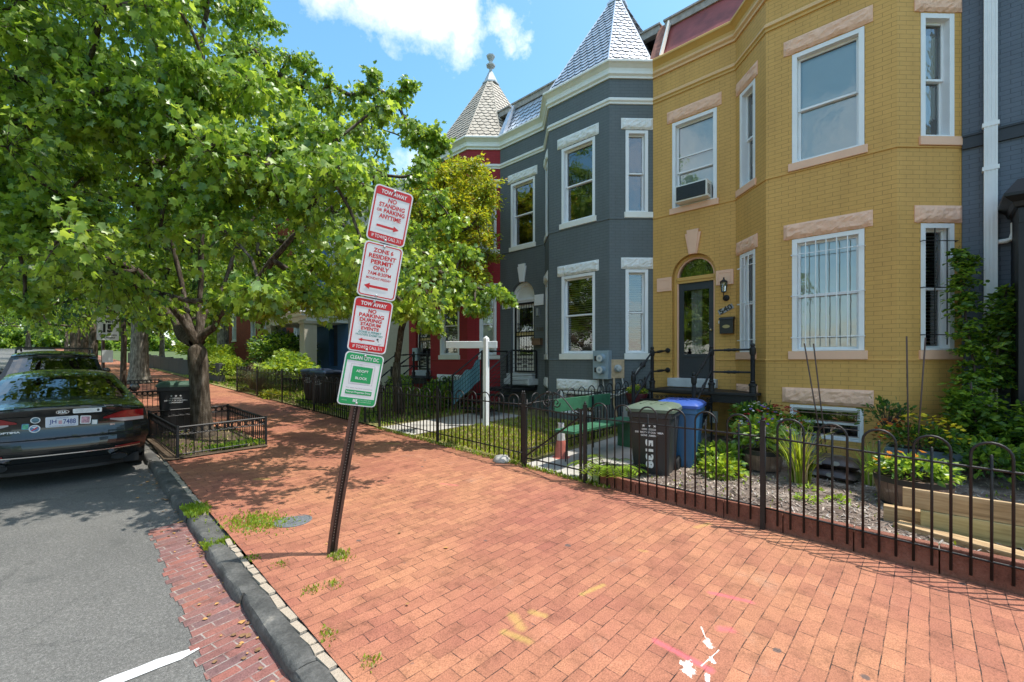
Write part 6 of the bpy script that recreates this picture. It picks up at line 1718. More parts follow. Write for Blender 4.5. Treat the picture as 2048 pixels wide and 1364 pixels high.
def kpatch(mb, poly, mat, off=.004, bottom=None):
    """a thin panel following the curved tail; poly is a function of (s, t) -> (x, z)"""
    n, m = 14, 4; vs = []
    for i in range(n + 1):
        for j in range(m + 1): x, z = poly(i / n, j / m); vs.append((x, ksurf(x, z) - off, z))
    mb.add(vs, [(i * (m + 1) + j, (i + 1) * (m + 1) + j, (i + 1) * (m + 1) + j + 1, i * (m + 1) + j + 1) for i in range(n) for j in range(m)], mat)
def quadp(x0, x1, zl0, zl1, zh0, zh1): return lambda s, t: (x0 + (x1 - x0) * s, (zl0 + (zl1 - zl0) * s) * (1 - t) + (zh0 + (zh1 - zh0) * s) * t)
for sgn in (-1, 1):
    mb = MB()
    kpatch(mb, lambda s, t: (sgn * (.40 + .44 * s), (.865 - .010 * s) * (1 - t) + (.885 + .075 * min(1, s * 2.2)) * t), M_TAIL, .012)
    kpatch(mb, lambda s, t: (sgn * (.47 + .37 * s), (.845 - .035 * min(1, s * 3)) * (1 - t) + (.866 - .009 * s) * t), M_TAILW, .011)
    mb.build('tail_light', None, KC, smooth=True)
    mb = MB(); kpatch(mb, quadp(sgn * .52, sgn * .80, .455, .462, .478, .485), M_TAIL, .012); mb.build('reflector', M_TAIL, KC)
    mb = MB(); mb.lathe((sgn * .56, -.015, .335), [(.078, .0), (.085, -.01), (.090, 0), (.085, .06)], 16, M_CHR, axis=(0, 1, 0), caps=False); mb.lathe((sgn * .56, -.012, .335), [(.0, .0), (.078, .0)], 16, M_DARK, axis=(0, 1, 0), caps=False)
    mb.v = [(x if True else x, y, .335 + (z - .335) * .5) for (x, y, z) in mb.v]; mb.build('exhaust', M_CHR, KC, smooth='auto')
mb = MB(); kpatch(mb, quadp(-.80, .80, .440, .440, .452, .452), M_CHR, .010); mb.build('chrome_strip', M_CHR, KC)
mb = MB(); kpatch(mb, quadp(-.62, .62, .2, .2, .36, .36), M_BLKP, .006); mb.build('lower_valance', M_BLKP, KC)
mb = MB(); kpatch(mb, quadp(-.78, .78, .652, .652, .660, .660), M_DARK, .006); kpatch(mb, quadp(-.66, .66, .945, .945, .952, .952), M_DARK, .006); mb.build('panel_gap', M_DARK, KC)
def kflat(x0, x1, z0, z1, off=.010):
    y = min(ksurf(x, z) for x in (x0, (x0 + x1) / 2, x1) for z in (z0, (z0 + z1) / 2, z1)) - off
    yb = ksurf((x0 + x1) / 2, z0); yt = ksurf((x0 + x1) / 2, z1)
    return y
def kplate(nm, x0, x1, z0, z1, mat, draw=None, rot=0, off=.008):
    y = kflat(x0, x1, z0, z1, off); mb = MB(); cx, cz = (x0 + x1) / 2, (z0 + z1) / 2
    U, V = Vector((math.cos(rot), 0, math.sin(rot))), Vector((-math.sin(rot), 0, math.cos(rot))); O = Vector((cx, y, cz)); w_, h_ = x1 - x0, z1 - z0
    plate(mb, O, U, V, Vector((0, -1, 0)), rrect(w_, h_, min(.012, h_ * .2)) if draw != 'oval' else [(w_ / 2 * math.cos(a), h_ / 2 * math.sin(a)) for a in [q * math.pi / 10 for q in range(20)]], .004, mat)
    P_ = mb.build(nm, mat, KC)
    return P_, O + Vector((0, -.0055, 0)), U, V
P_, O, U, V = kplate('number_plate', -.152, .152, .80, .935, M_PLT)
mb = MB(); text(mb, 'JH', O, U, V, -.118, -.052, -.036, .030, M_PLB, .02); text(mb, '7488', O, U, V, .010, .130, -.036, .030, M_PLB, .02); text(mb, 'WASHINGTON, DC', O, U, V, -.06, .06, .040, .055, M_PLB, .02); text(mb, 'END TAXATION WITHOUT REPRESENTATION', O, U, V, -.12, .12, -.060, -.048, M_PLB, 0)
for k in range(3): mb.add([O + U * a + V * b for a, b in ((-.033, -.026 + k * .015), (.0, -.026 + k * .015), (.0, -.019 + k * .015), (-.033, -.019 + k * .015))], [(0, 1, 2, 3)], M_SGR)
mb.build('lettering', None, P_)
P_, O, U, V = kplate('bumper_sticker', .10, .385, .968, 1.028, M_SGW); mb = MB()
for k, (a, b) in enumerate(((-.12, .07), (-.11, .06), (-.12, .08))): text(mb, ('no taxation without representation', 'statehood for the district', 'of columbia now')[k], O, U, V, a, b, .012 - k * .014, .020 - k * .014, M_SGK, 0)
mb.add([O + U * (.105 + .014 * math.cos(q)) + V * (.018 * math.sin(q)) for q in [k * math.pi / 6 for k in range(12)]], [tuple(range(12))], M_BLKP); mb.build('lettering', None, P_)
P_, O, U, V = kplate('maker_badge', -.058, .068, .966, 1.022, M_CHR, 'oval', off=.006); mb = MB(); plate(mb, O, U, V, Vector((0, -1, 0)), [(.056 * math.cos(a), .022 * math.sin(a)) for a in [q * math.pi / 10 for q in range(20)]], .001, M_CARP); text(mb, 'KIA', O + Vector((0, -.002, 0)), U, V, -.040, .040, -.014, .014, M_SGW, .04); mb.build('lettering', None, P_)
y = kflat(-.58, -.36, .72, .78, .004); mb = MB(); text(mb, 'OPTIMA', (-.56, y, .752), (1, 0, 0), (0, 0, 1), 0, .19, 0, .026, bold=.05); mb.build('model_lettering', M_SGW, KC)
y = kflat(.44, .52, .76, .80, .004); mb = MB(); text(mb, 'EX', (.47, y, .768), (1, 0, 0), (0, 0, 1), 0, .055, 0, .018, bold=.05); mb.build('trim_lettering', M_CHR, KC)
M_STB = plain('sticker_blue', (.10, .25, .45), .4, vary=.6, vscale=40); M_STG = plain('sticker_green', (.10, .40, .25), .4, vary=.6, vscale=40); M_STR = plain('sticker_pink', (.55, .30, .36), .4, vary=.5, vscale=50); M_STN = plain('sticker_navy', (.08, .16, .20), .4, vary=.5, vscale=40)
for (nm, x0, x1, z0, z1, m_, sh, inner) in (('round_sticker', -.285, -.195, .865, .945, M_SGW, 'oval', M_STN), ('round_sticker', -.30, -.195, .745, .845, M_SGW, 'oval', M_STB), ('square_sticker', -.36, -.295, .79, .865, M_STB, None, M_STG), ('square_sticker', .17, .275, .815, .925, M_SGW, None, M_STR), ('square_sticker', .28, .345, .79, .865, M_STN, None, M_SGW)):
    P_, O, U, V = kplate(nm, x0, x1, z0, z1, m_, sh, rot=R(-4) if nm[0] == 's' else 0, off=.005); w_, h_ = (x1 - x0) * .78, (z1 - z0) * .78; mb = MB()
    mb.add([O + U * (w_ / 2 * math.cos(a)) + V * (h_ / 2 * math.sin(a)) for a in [q * math.pi / 10 for q in range(20)]] if sh else [O + U * a + V * b for a, b in ((-w_ / 2, -h_ / 2), (w_ / 2, -h_ / 2), (w_ / 2, h_ / 2), (-w_ / 2, h_ / 2))], [tuple(range(20 if sh else 4))], inner)
    if sh and z0 < .8: mb.add([O + Vector((0, -.001, 0)) + U * a + V * b for a, b in ((-.035, -.022), (-.02, -.028), (.03, .012), (.018, .022))], [(0, 1, 2, 3)], M_SGR); mb.add([O + Vector((0, -.001, 0)) + U * a + V * b for a, b in ((-.028, .02), (-.005, .028), (.028, .03), (.0, .005))], [(0, 1, 2, 3)], M_SGW)
    mb.build('sticker_print', None, P_)
suv = dict(len=4.70, hw=.93, belt=1.06, roofx=.66, roofz=1.66, wr=.36, wheels=(.95, 3.7), paint=M_CARP, mirror=3.15,
    centre=[(.10, .30), (.02, .42), (.00, .58), (.05, .66), (.05, .85), (.06, 1.02), (.12, 1.10), (.38, 1.50), (.42, 1.60), (.50, 1.66), (1.4, 1.70), (2.3, 1.69), (2.75, 1.62), (3.3, 1.30), (3.6, 1.12), (4.2, 1.05), (4.55, .92), (4.68, .65), (4.62, .3)],
    edge=[(.32, .30), (.26, .42), (.20, .58), (.19, .68), (.19, .85), (.20, 1.0), (.25, 1.08), (.50, 1.46), (.55, 1.54), (.66, 1.61), (1.4, 1.64), (2.25, 1.62), (2.65, 1.54), (3.15, 1.24), (3.45, 1.08), (4.0, .98), (4.3, .85), (4.42, .62), (4.38, .3)],
    glass=[('rear_window', 6.1, 7.3, .92), ('windscreen', 12.1, 13.8, .9)], side0=7, side1=15, sideglass=(.7, 3.2), pillars=(1.35, 2.3))
suv['side0'] = 6
SV_, *_r = car((.12, 14.15, zbase(0, 14.15)), R(-1.2), 'dark sport utility car with roof rails parked ahead of the black saloon', suv, name='parked_suv', fine=True)
SV_.rotation_euler = (math.atan(GY), 0, R(-1.2))
for sgn in (-1, 1):
    mb = MB(); mb.tube([(sgn * .62, .75, 1.66), (sgn * .62, .85, 1.73), (sgn * .62, 2.3, 1.75), (sgn * .62, 2.45, 1.67)], .018, 6); mb.build('roof_rail', M_BLKP, SV_)
    mb = MB(); mb.box((sgn * .80, .12, .95), (.14, .06, .30)); mb.build('tail_light', M_TAIL, SV_, bevel=.02)
for yy_ in (1.1, 2.0): mb = MB(); mb.box((0, yy_, 1.77), (1.3, .08, .03)); mb.build('roof_bar', M_BLKP, SV_)
red = dict(sedan); red['paint'] = plain('red_car_paint', (.45, .02, .025), .25, coat=1.0); 
RC, *_r = car((-10.2 + 2.0, 92, zbase(0, 92)), 0, 'distant red car seen over the roof of the dark parked cars', red, fine=False)
wh2 = dict(sedan); wh2['paint'] = plain('silver_car_paint', (.55, .57, .6), .25, coat=1.0)
RC, *_r = car((-7.6, 50, zbase(0, 50)), 0, 'distant silver car parked across the street', wh2, fine=False)
# ---------------------------------------------------------------- foliage
def leaf_cloud(name, P, D, size, mats, shape='maple', seed=0, droop=.5, flat=.55, parent=None, wts=None, jit=.45):
    """P: leaf positions (n,3); D: outward directions; builds all leaves of one crown as ONE mesh"""
    rng = np.random.default_rng(seed); n = len(P)
    sz = size * rng.uniform(1 - jit, 1 + jit, n)[:, None]
    up = np.array([0, 0, 1.0])
    t = D * (1 - droop) - up * droop + rng.normal(0, .35, (n, 3)); t /= np.linalg.norm(t, axis=1)[:, None]
    nn = up * flat + rng.normal(0, .55, (n, 3)); nn -= t * (nn * t).sum(1)[:, None]; nn /= np.linalg.norm(nn, axis=1)[:, None] + 1e-9
    s = np.cross(t, nn)
    if shape == 'maple':
        tp = [(0, 0, 0), (-.42, .22, .10), (-.30, .50, .03), (-.46, .78, .10), (-.14, .72, .02), (0, 1.05, -.10), (.14, .72, .02), (.46, .78, .10), (.30, .50, .03), (.42, .22, .10)]
        fc = [(0, 1, 2, 4), (2, 3, 4), (0, 4, 5, 6), (0, 6, 8, 9), (6, 7, 8)]
    elif shape == 'oval':
        tp = [(0, 0, 0), (-.26, .40, .06), (0, 1, -.05), (.26, .40, .06)]; fc = [(0, 1, 2, 3)]
    elif shape == 'fold':
        tp = [(0, 0, 0), (-.30, .32, .08), (-.20, .75, .04), (0, 1, -.06), (.20, .75, .04), (.30, .32, .08)]; fc = [(0, 1, 2, 3), (0, 3, 4, 5)]
    tp = np.array(tp); k = len(tp)
    V = P[:, None, :] + sz[:, None] * (s[:, None, :] * tp[None, :, 0:1] + t[:, None, :] * tp[None, :, 1:2] + nn[:, None, :] * tp[None, :, 2:3])
    me = bpy.data.meshes.new(name)
    me.vertices.add(n * k); me.vertices.foreach_set('co', V.astype(np.float32).ravel())
    sizes = [len(f) for f in fc]; flat_ = [i for f in fc for i in f]
    L_ = (np.array(flat_)[None, :] + (np.arange(n) * k)[:, None]).ravel()
    me.loops.add(len(L_)); me.loops.foreach_set('vertex_index', L_.astype(np.int32))
    tot = np.tile(sizes, n); st = np.concatenate([[0], np.cumsum(tot)[:-1]])
    me.polygons.add(len(tot)); me.polygons.foreach_set('loop_start', st.astype(np.int32)); me.polygons.foreach_set('loop_total', tot.astype(np.int32))
    for m in mats: me.materials.append(m)
    wts = wts or [1 / len(mats)] * len(mats)
    mi = rng.choice(len(mats), n, p=np.array(wts) / sum(wts)); me.polygons.foreach_set('material_index', np.repeat(mi, len(fc)).astype(np.int32))
    me.update(); me.validate()
    o = bpy.data.objects.new(name, me); COL.objects.link(o); ORG[o.name] = np.zeros(3)
    if parent is not None: o.parent = parent
    return o
def sprays(centres, rad, nper, rng, dense=0.0, squash=.75):
    """leaves strung along short twigs that fan out of every cluster centre"""
    Ps, Ds, tw = [], [], []
    for c, r in zip(centres, rad):
        nt = max(3, nper // 14); c = np.array(c)
        d = rng.normal(0, 1, (nt, 3)); d[:, 2] *= .55; d /= np.linalg.norm(d, axis=1)[:, None]
        L_ = r * rng.uniform(.55, 1.15, nt)
        per = nper // nt
        for q in range(nt):
            u = rng.uniform(.2, 1.0, per)[:, None]
            p = c + d[q] * u * L_[q] + np.array([0, 0, -1]) * (u ** 2) * L_[q] * .28 + rng.normal(0, .06 * r + .02, (per, 3))
            Ps.append(p); Ds.append(np.tile(d[q], (per, 1)))
            tw.append((c, c + d[q] * L_[q] * .5 + np.array([0, 0, -.05 * r]), c + d[q] * L_[q] * .95 + np.array([0, 0, -.26 * r])))
    return np.concatenate(Ps), np.concatenate(Ds), tw
def grow(root_pts, centres, r_leaf, r_root, rng, expo=2.1, limbs=()):
    """join every cluster centre to the nearest earlier node; returns tubes with tapering radii"""
    nodes = [np.array(p, float) for p in root_pts]; par = [-1] + list(range(len(root_pts) - 1)); base = nodes[len(root_pts) - 1]
    for lm in limbs:
        pj = len(root_pts) - 1
        for a in lm: nodes.append(np.array(a, float)); par.append(pj); pj = len(nodes) - 1
    order = sorted(range(len(centres)), key=lambda i: np.linalg.norm(np.array(centres[i]) - nodes[-1]))
    for i in order:
        c = np.array(centres[i]); best, bi = 1e9, 0
        for j in range(max(0, len(root_pts) - 2), len(nodes)):
            d = np.linalg.norm(nodes[j] - c)
            dd = d + .30 * np.linalg.norm(nodes[j] - base) * .5
            if d > .05 and dd < best: best, bi = dd, j
        nodes.append(c); par.append(bi)
    cnt = [1.0] * len(nodes)
    for j in range(len(nodes) - 1, 0, -1): cnt[par[j]] += cnt[j]
    tot = cnt[len(root_pts) - 1]
    expo = 2.9 if limbs else expo; rad = [max(r_leaf, r_root * (c / tot) ** (1 / expo)) for c in cnt]
    segs = []
    for j in range(len(root_pts), len(nodes)):
        a, b = nodes[par[j]], nodes[j]; m = (a + b) / 2 + rng.normal(0, .06, 3) * np.linalg.norm(b - a)
        segs.append((a, m, b, min(rad[par[j]] * .9, rad[j] * 1.5), rad[j]))
    return segs
def tree(name, base, label, trunk, trunk_r, centres, radii, nper, leaf, mats, bark, seed, shape='maple', wts=None, twigs=True, group='street trees', cat='tree', flat=.55, droop=.5, limb_r=None, leafname='crown', r_leaf=.006, limbs=()):
    T = local_thing(name, (0, 0, 0), label, cat, group); T.location = base; B = np.array(base)
    rng = np.random.default_rng(seed)
    trunk = [np.array(p) - B for p in trunk]; cs = [np.array(c) - B for c in centres]
    mb = MB(); n = len(trunk); rr = trunk_r if isinstance(trunk_r, (list, tuple)) else [trunk_r * (1 - .35 * i / (n - 1)) for i in range(n)]
    mb.tube([tuple(p) for p in trunk], rr, 14)
    segs = grow(trunk, cs, r_leaf, limb_r or rr[-1] * .95, rng, limbs=[[np.array(q) - B for q in l] for l in limbs])
    for (a, m, b, r0, r1) in segs: mb.tube([tuple(a), tuple(m), tuple(b)], [r0, (r0 + r1) / 2, r1], 6 if r0 > .03 else 4, caps=False)
    P, D, tw = sprays(cs, radii, nper, rng)
    if twigs:
        for (a, b, c) in tw: mb.tube([tuple(a), tuple(b), tuple(c)], [r_leaf * .8, r_leaf * .6, r_leaf * .3], 3, caps=False)
    mb.build('trunk', bark, T, smooth=True)
    leaf_cloud(leafname, P, D, leaf, mats, shape, seed, parent=T, wts=wts, flat=flat, droop=droop)
    return T
def ppx(px, py, d):
    s, c = math.sin(R(HEAD)), math.cos(R(HEAD)); r = (px - 1024) / FPX * d
    return np.array([s * d + c * r, c * d - s * r, -(py - 719) / FPX * d])
def inpoly(x, y, P):
    r = False; n = len(P)
    for i in range(n):
        (x1, y1), (x2, y2) = P[i], P[(i + 1) % n]
        if (y1 > y) != (y2 > y) and x < (x2 - x1) * (y - y1) / (y2 - y1) + x1: r = not r
    return r
LG1 = leaf_mat('maple_leaf_mid', (0.165, 0.275, 0.032), (0.44, 0.62, 0.045), .47, .36)
LG2 = leaf_mat('maple_leaf_light', (0.29, 0.41, 0.055), (0.60, 0.76, 0.08), .50, .38)
LG3 = leaf_mat('maple_leaf_deep', (0.07, 0.155, 0.022), (0.20, 0.36, 0.03), .35, .40)
LG4 = leaf_mat('maple_leaf_pale', (0.24, 0.36, 0.12), (0.30, 0.45, 0.08), .35, .38)
LY1 = leaf_mat('gold_green_leaf', (0.42, 0.42, 0.025), (0.72, 0.66, 0.03), .45, .5)
LY2 = leaf_mat('yellow_green_leaf', (0.20, 0.28, 0.02), (0.42, 0.48, 0.02), .45, .5)
LY3 = leaf_mat('russet_tip_leaf', (0.42, 0.22, 0.03), (0.55, 0.28, 0.03), .4, .5)
LD1 = leaf_mat('dark_evergreen_leaf', (0.025, 0.075, 0.022), (0.04, 0.12, 0.02), .2, .4)
LD2 = leaf_mat('dull_green_leaf', (0.045, 0.10, 0.025), (0.10, 0.22, 0.02), .3, .45)  # darker green leaf tone, mixed at random among the others
LB1 = leaf_mat('blue_green_blade', (0.22, 0.28, 0.18), (0.2, 0.28, 0.12), .25, .5)
LS1 = leaf_mat('straw_blade', (0.46, 0.36, 0.18), (0.4, 0.3, 0.12), .25, .6)

# the big kerbside maple
SIL = [(-500, -500), (560, -500), (530, -20), (545, 25), (575, 95), (610, 120), (640, 150), (660, 185), (735, 175), (745, 125), (765, 170), (800, 160), (822, 150), (815, 200),
       (850, 235), (893, 280), (880, 300), (830, 285), (780, 290), (790, 325), (815, 340), (838, 385), (875, 430), (920, 475), (945, 530), (990, 572), (1035, 588), (1030, 603), (965, 592), (955, 632), (905, 600), (880, 625),
       (870, 665), (800, 640), (700, 640), (630, 600), (600, 610), (560, 640), (480, 620), (430, 655), (375, 600), (320, 660), (250, 690), (120, 650), (0, 640), (-500, 640)]
rng = np.random.default_rng(21)
MC, MR = [], []
base = np.array((2.05, 10.1, z_walk(2.05, 10.1)))
tries = 0
while len(MC) < 430 and tries < 60000:
    tries += 1
    # crown envelope: a broad dome about the trunk, reaching out over the pavement towards the houses
    v = rng.normal(0, 1, 3); v /= np.linalg.norm(v); rr_ = rng.uniform(.25, 1) ** .45
    p = np.array((2.6, 9.2, 3.6)) + v * rr_ * np.array((5.2, 5.6, 5.6))
    if p[0] > 7.6 or p[2] < -.2: continue
    s, c = math.sin(R(HEAD)), math.cos(R(HEAD)); d = p[0] * s + p[1] * c
    if d < 4.6: continue
    px = 1024 + FPX * (p[0] * c - p[1] * s) / d; py = 719 - FPX * p[2] / d
    rad_ = rng.uniform(.50, .72); e = FPX * rad_ * .95 / d
    if not inpoly(px, py, SIL): continue
    if not (inpoly(px + e, py, SIL) and inpoly(px, py + e, SIL) and inpoly(px, py - e, SIL)):
        rad_ = rng.uniform(.26, .36); e = FPX * rad_ * .9 / d
        if not (inpoly(px + e, py, SIL) and inpoly(px, py - e, SIL)) or rng.random() < .35: continue
    low = .9 - .10 * (p[0] - 2)
    if p[2] < low and rng.random() < .6: continue
    if any(np.linalg.norm(p - q) < .42 for q in MC): continue
    MC.append(p); MR.append(rad_)
# named sprays that make the crown's outline
for (px, py, d, r) in ((1020, 592, 8.0, .16), (990, 583, 8.0, .26), (950, 575, 8.0, .34), (905, 560, 8.0, .4), (950, 615, 7.8, .22), (900, 590, 7.9, .35), (862, 650, 7.6, .2), (845, 620, 7.6, .3), (885, 285, 8.6, .2), (860, 262, 8.6, .28), (820, 250, 8.6, .34), (818, 168, 8.8, .22), (790, 190, 8.8, .34), (745, 145, 9, .18), (742, 175, 9, .3),
                     (700, 190, 9.2, .34), (655, 170, 9.2, .34), (620, 135, 9.4, .3), (580, 110, 9.4, .34), (540, 40, 9.6, .3), (505, 25, 9.8, .4), (480, 5, 9.8, .4), (860, 300, 8.6, .22), (640, 195, 9.1, .35), (600, 170, 9.3, .4), (560, 150, 9.4, .4), (850, 325, 8.3, .2), (835, 350, 8.2, .28), (870, 395, 8.1, .3), (905, 445, 8.0, .3), (935, 500, 8, .3), (655, 590, 6.0, .22), (620, 595, 6.2, .26), (560, 590, 6.4, .3), (590, 560, 6.4, .3), (520, 600, 6.4, .22), (450, 600, 6.6, .28), (60, 420, 5.6, .3), (120, 410, 5.7, .3), (180, 425, 5.8, .3), (30, 480, 5.6, .25), (100, 460, 5.8, .3)):
    MC.append(ppx(px, py, d)); MR.append(r * 1.1)
r3 = np.random.default_rng(8); k_ = 0
while k_ < 46:     # boughs that reach out towards the road and shade it
    px, py, d = r3.uniform(300, 690), r3.uniform(130, 430), r3.uniform(5.0, 6.6)
    if inpoly(px, py, SIL) and inpoly(px + 45, py - 25, SIL): MC.append(ppx(px, py, d)); MR.append(r3.uniform(.32, .48)); k_ += 1
for i in range(26): MC.append(ppx(r3.uniform(-150, 300), r3.uniform(120, 420), r3.uniform(5.2, 6.6))); MR.append(r3.uniform(.35, .5))
LIMBS = [[ppx(372, 610, 8.6), ppx(352, 520, 8.6), ppx(335, 420, 8.7), ppx(315, 300, 8.8), ppx(265, 180, 8.8), ppx(190, 60, 9.0), ppx(120, -60, 9)],
         [ppx(398, 610, 8.5), ppx(402, 500, 8.4), ppx(412, 380, 8.4), ppx(418, 260, 8.4), ppx(408, 150, 8.5), ppx(415, 20, 8.6)],
         [ppx(428, 655, 8.4), ppx(470, 600, 8.2), ppx(545, 520, 8.0), ppx(630, 440, 7.9), ppx(720, 375, 7.9), ppx(765, 350, 8.0)],
         [ppx(410, 630, 8.9), ppx(470, 500, 9.6), ppx(540, 380, 10.2), ppx(600, 250, 10.3)],
         [ppx(365, 640, 8.2), ppx(270, 540, 7.4), ppx(150, 470, 6.8), ppx(40, 430, 6.4)],
         [ppx(360, 640, 9.0), ppx(250, 520, 9.8), ppx(120, 400, 10.4), ppx(-40, 300, 10.8)]]
tree('maple_tree', tuple(base), 'big green maple over the black saloon, its forked trunk inside the nearest iron guard', [base + (0, 0, -.1), base + (-.01, 0, .12), base + (-.03, 0, .5), base + (-.05, .02, 1.05), base + (-.07, .03, 1.45), base + (-.08, .04, 1.72), base + (-.08, .04, 1.86)], [.27, .20, .168, .155, .165, .15, .05],
     MC, MR, 235, .086, [LG1, LG2, LG3, LG4], M_BARK, 5, flat=.22, droop=.62, wts=[.40, .36, .14, .10], limb_r=.165, limbs=LIMBS)
# young yellow-green tree in the red house's yard
YP = [(836, 345), (870, 318), (930, 303), (972, 325), (985, 352), (998, 388), (965, 425), (990, 500), (965, 560), (905, 595), (820, 560), (800, 420)]
YC = []; tries = 0
while len(YC) < 120 and tries < 20000:
    tries += 1; px, py, d = rng.uniform(770, 1000), rng.uniform(300, 600), rng.uniform(10.3, 13.0)
    if not inpoly(px, py, YP) or not inpoly(px, py - 14, YP): continue
    p = ppx(px, py, d)
    if p[0] > 8.9 or any(np.linalg.norm(p - q) < .27 for q in YC): continue
    YC.append(p)
yb = np.array((6.35, 10.1, z_yard(6.35, 10.1)))
tree('ornamental_tree', tuple(yb), 'young yellow green ornamental tree with a forked trunk before the red house', [yb, yb + (0, 0, .5), yb + (-.05, .05, 1.0), yb + (-.02, .05, 1.35)], [.15, .12, .115, .10], YC, [.38] * len(YC), 330, .075, [LY1, LY2, LG2, LY3], M_BARK, 9, shape='fold', wts=[.42, .42, .13, .03], limb_r=.085, group='yard trees', cat='tree', flat=.8, droop=.2)

# trees farther along both pavements
def dome(c, rad, n, rng, minz=None, gap=.8):
    out = []; t = 0
    while len(out) < n and t < n * 60:
        t += 1; v = rng.normal(0, 1, 3); v /= np.linalg.norm(v); p = np.array(c) + v * rng.uniform(.3, 1) ** .5 * np.array(rad)
        if minz is not None and p[2] < minz: continue
        if any(np.linalg.norm(p - q) < gap for q in out): continue
        out.append(p)
    return out
def street_tree(x, y, h, spread, low, label, bark, tr, seed, mats, wts, n=90, leaf=.24, nper=120, group='street trees', cat='tree', gap=.9, lean=0):
    rng = np.random.default_rng(seed); z = zbase(x, y) + .1
    cz = z + low + (h - low) / 2
    cs = dome((x + lean, y, cz), (spread, spread, (h - low) / 2), n, rng, z + low, gap)
    b = np.array((x, y, z))
    return tree('street_tree', tuple(b), label, [b - (0, 0, .1), b + (0, 0, .15), b + (0, 0, .8), b + (.02, 0, low * .8), b + (lean * .1, .05, low * 1.2)], [tr * 1.75, tr * 1.3, tr, tr * .9, tr * .8], cs, [gap * 1.25] * len(cs), nper, leaf, mats, bark, seed, shape='oval', wts=wts, twigs=False, limb_r=tr * .7, r_leaf=.02, group=group, cat=cat)
GM = ([LG1, LG2, LD2], [.45, .2, .35]); GL = ([LG1, LG2, LY2], [.4, .4, .2]); GD = ([LD1, LG3, LG1], [.3, .4, .3])
s1 = street_tree(2.87, 26.0, 13, 5.2, 3.2, 'large pale barked street tree with a flared trunk beyond the speed sign', M_BARKG, .34, 31, *GM, n=120)
s2 = street_tree(7.3, 31.0, 13, 4.6, 3.6, 'pale trunked yard tree standing before the red brick house', M_BARKG, .33, 32, *GM, n=90)
s3 = street_tree(1.75, 19.6, 8.5, 3.6, 2.3, 'leafy street tree just behind the speed sign with low hanging boughs', M_BARK, .085, 33, *GD, n=120, leaf=.17, gap=.7)
places = [(1.9, 36.5, 'brown trunked street tree second beyond the large pale barked one'), (1.9, 45.0, 'distant street tree on the near pavement, third beyond the pale barked one'), (2.0, 56.0, 'distant street tree on the near pavement, fourth beyond the pale barked one'), (2.0, 70.0, 'farthest street tree on the near pavement'),
          (8.3, 44.0, 'tall yard tree beyond the red brick houses'), (8.5, 60.0, 'farther yard tree closing the view beyond the red brick houses'), (-10.2, 38.0, 'nearest leafy tree across the street, left edge'), (-10.4, 52.0, 'second leafy tree across the street'), (-10.2, 66.0, 'third leafy tree across the street'), (-10.4, 84.0, 'fourth leafy tree across the street'), (-10.3, 108.0, 'fifth and farthest leafy tree across the street'), (-3.0, 150.0, 'far tree closing the end of the street'), (4.0, 150.0, 'far tree right of the street end'), (2.0, 95.0, 'distant pavement tree near the end of the street'), (-13, 140, 'far tree left of the street end'), (-13.5, 45, 'broad tree behind the nearest one across the street'), (-14, 70, 'broad tree behind the third one across the street'), (-8.9, 128, 'tree on the far pavement just before the street end')]
protoA = street_tree(1.9, 36.5, 11, 4.6, 3.0, places[0][2], M_BARK, .22, 41, *GL, n=80)
protoB = street_tree(-10.2, 38.0, 11, 5.0, 2.4, places[6][2], M_BARK, .24, 42, *GM, n=80)
for i, (x, y, lb) in enumerate(places):
    if i in (0, 6): continue
    src = protoA if i % 2 == 0 else protoB
    copy_tree(src, (x, y, zbase(x, y) + .1), rz=i * 1.3, label=lb, scale=.9 + .12 * (i % 4) + (.5 if y > 100 else 0))
# trees across the street beside and behind the lens (the window glass and car paint mirror them)
for i, (x, y, lb) in enumerate([(-11, 22, 'street tree across the road left of the parked cars'), (-11, 9, 'street tree directly across the road'), (-11.5, -4, 'street tree across the road behind the viewpoint'), (-11, -17, 'farthest back street tree across the road')]):
    copy_tree(protoB, (x, y, zbase(x, y) + .1), rz=2.1 * i, label=lb, scale=.8 + .07 * i)
# solid far woodland behind everything at the street end
rng = np.random.default_rng(77)
cs = []
for i in range(330): a = rng.uniform(0, 1); cs.append(np.array((-60 + 100 * a, 175 + rng.uniform(0, 14), zbase(0, 170) + rng.uniform(0, 24) * (.75 + .25 * math.sin(a * 23)))))
for i in range(170): cs.append(np.array((rng.uniform(-60, 45), 172 + rng.uniform(0, 5), zbase(0, 170) + rng.uniform(-.5, 5))))
P, D, tw = sprays(cs, [3.0] * len(cs), 170, rng)
o = leaf_cloud('far_wood', P, D, 1.0, [LG1, LD2, LG2], 'oval', 5, wts=[.4, .3, .3]); tag(o, kind='stuff')

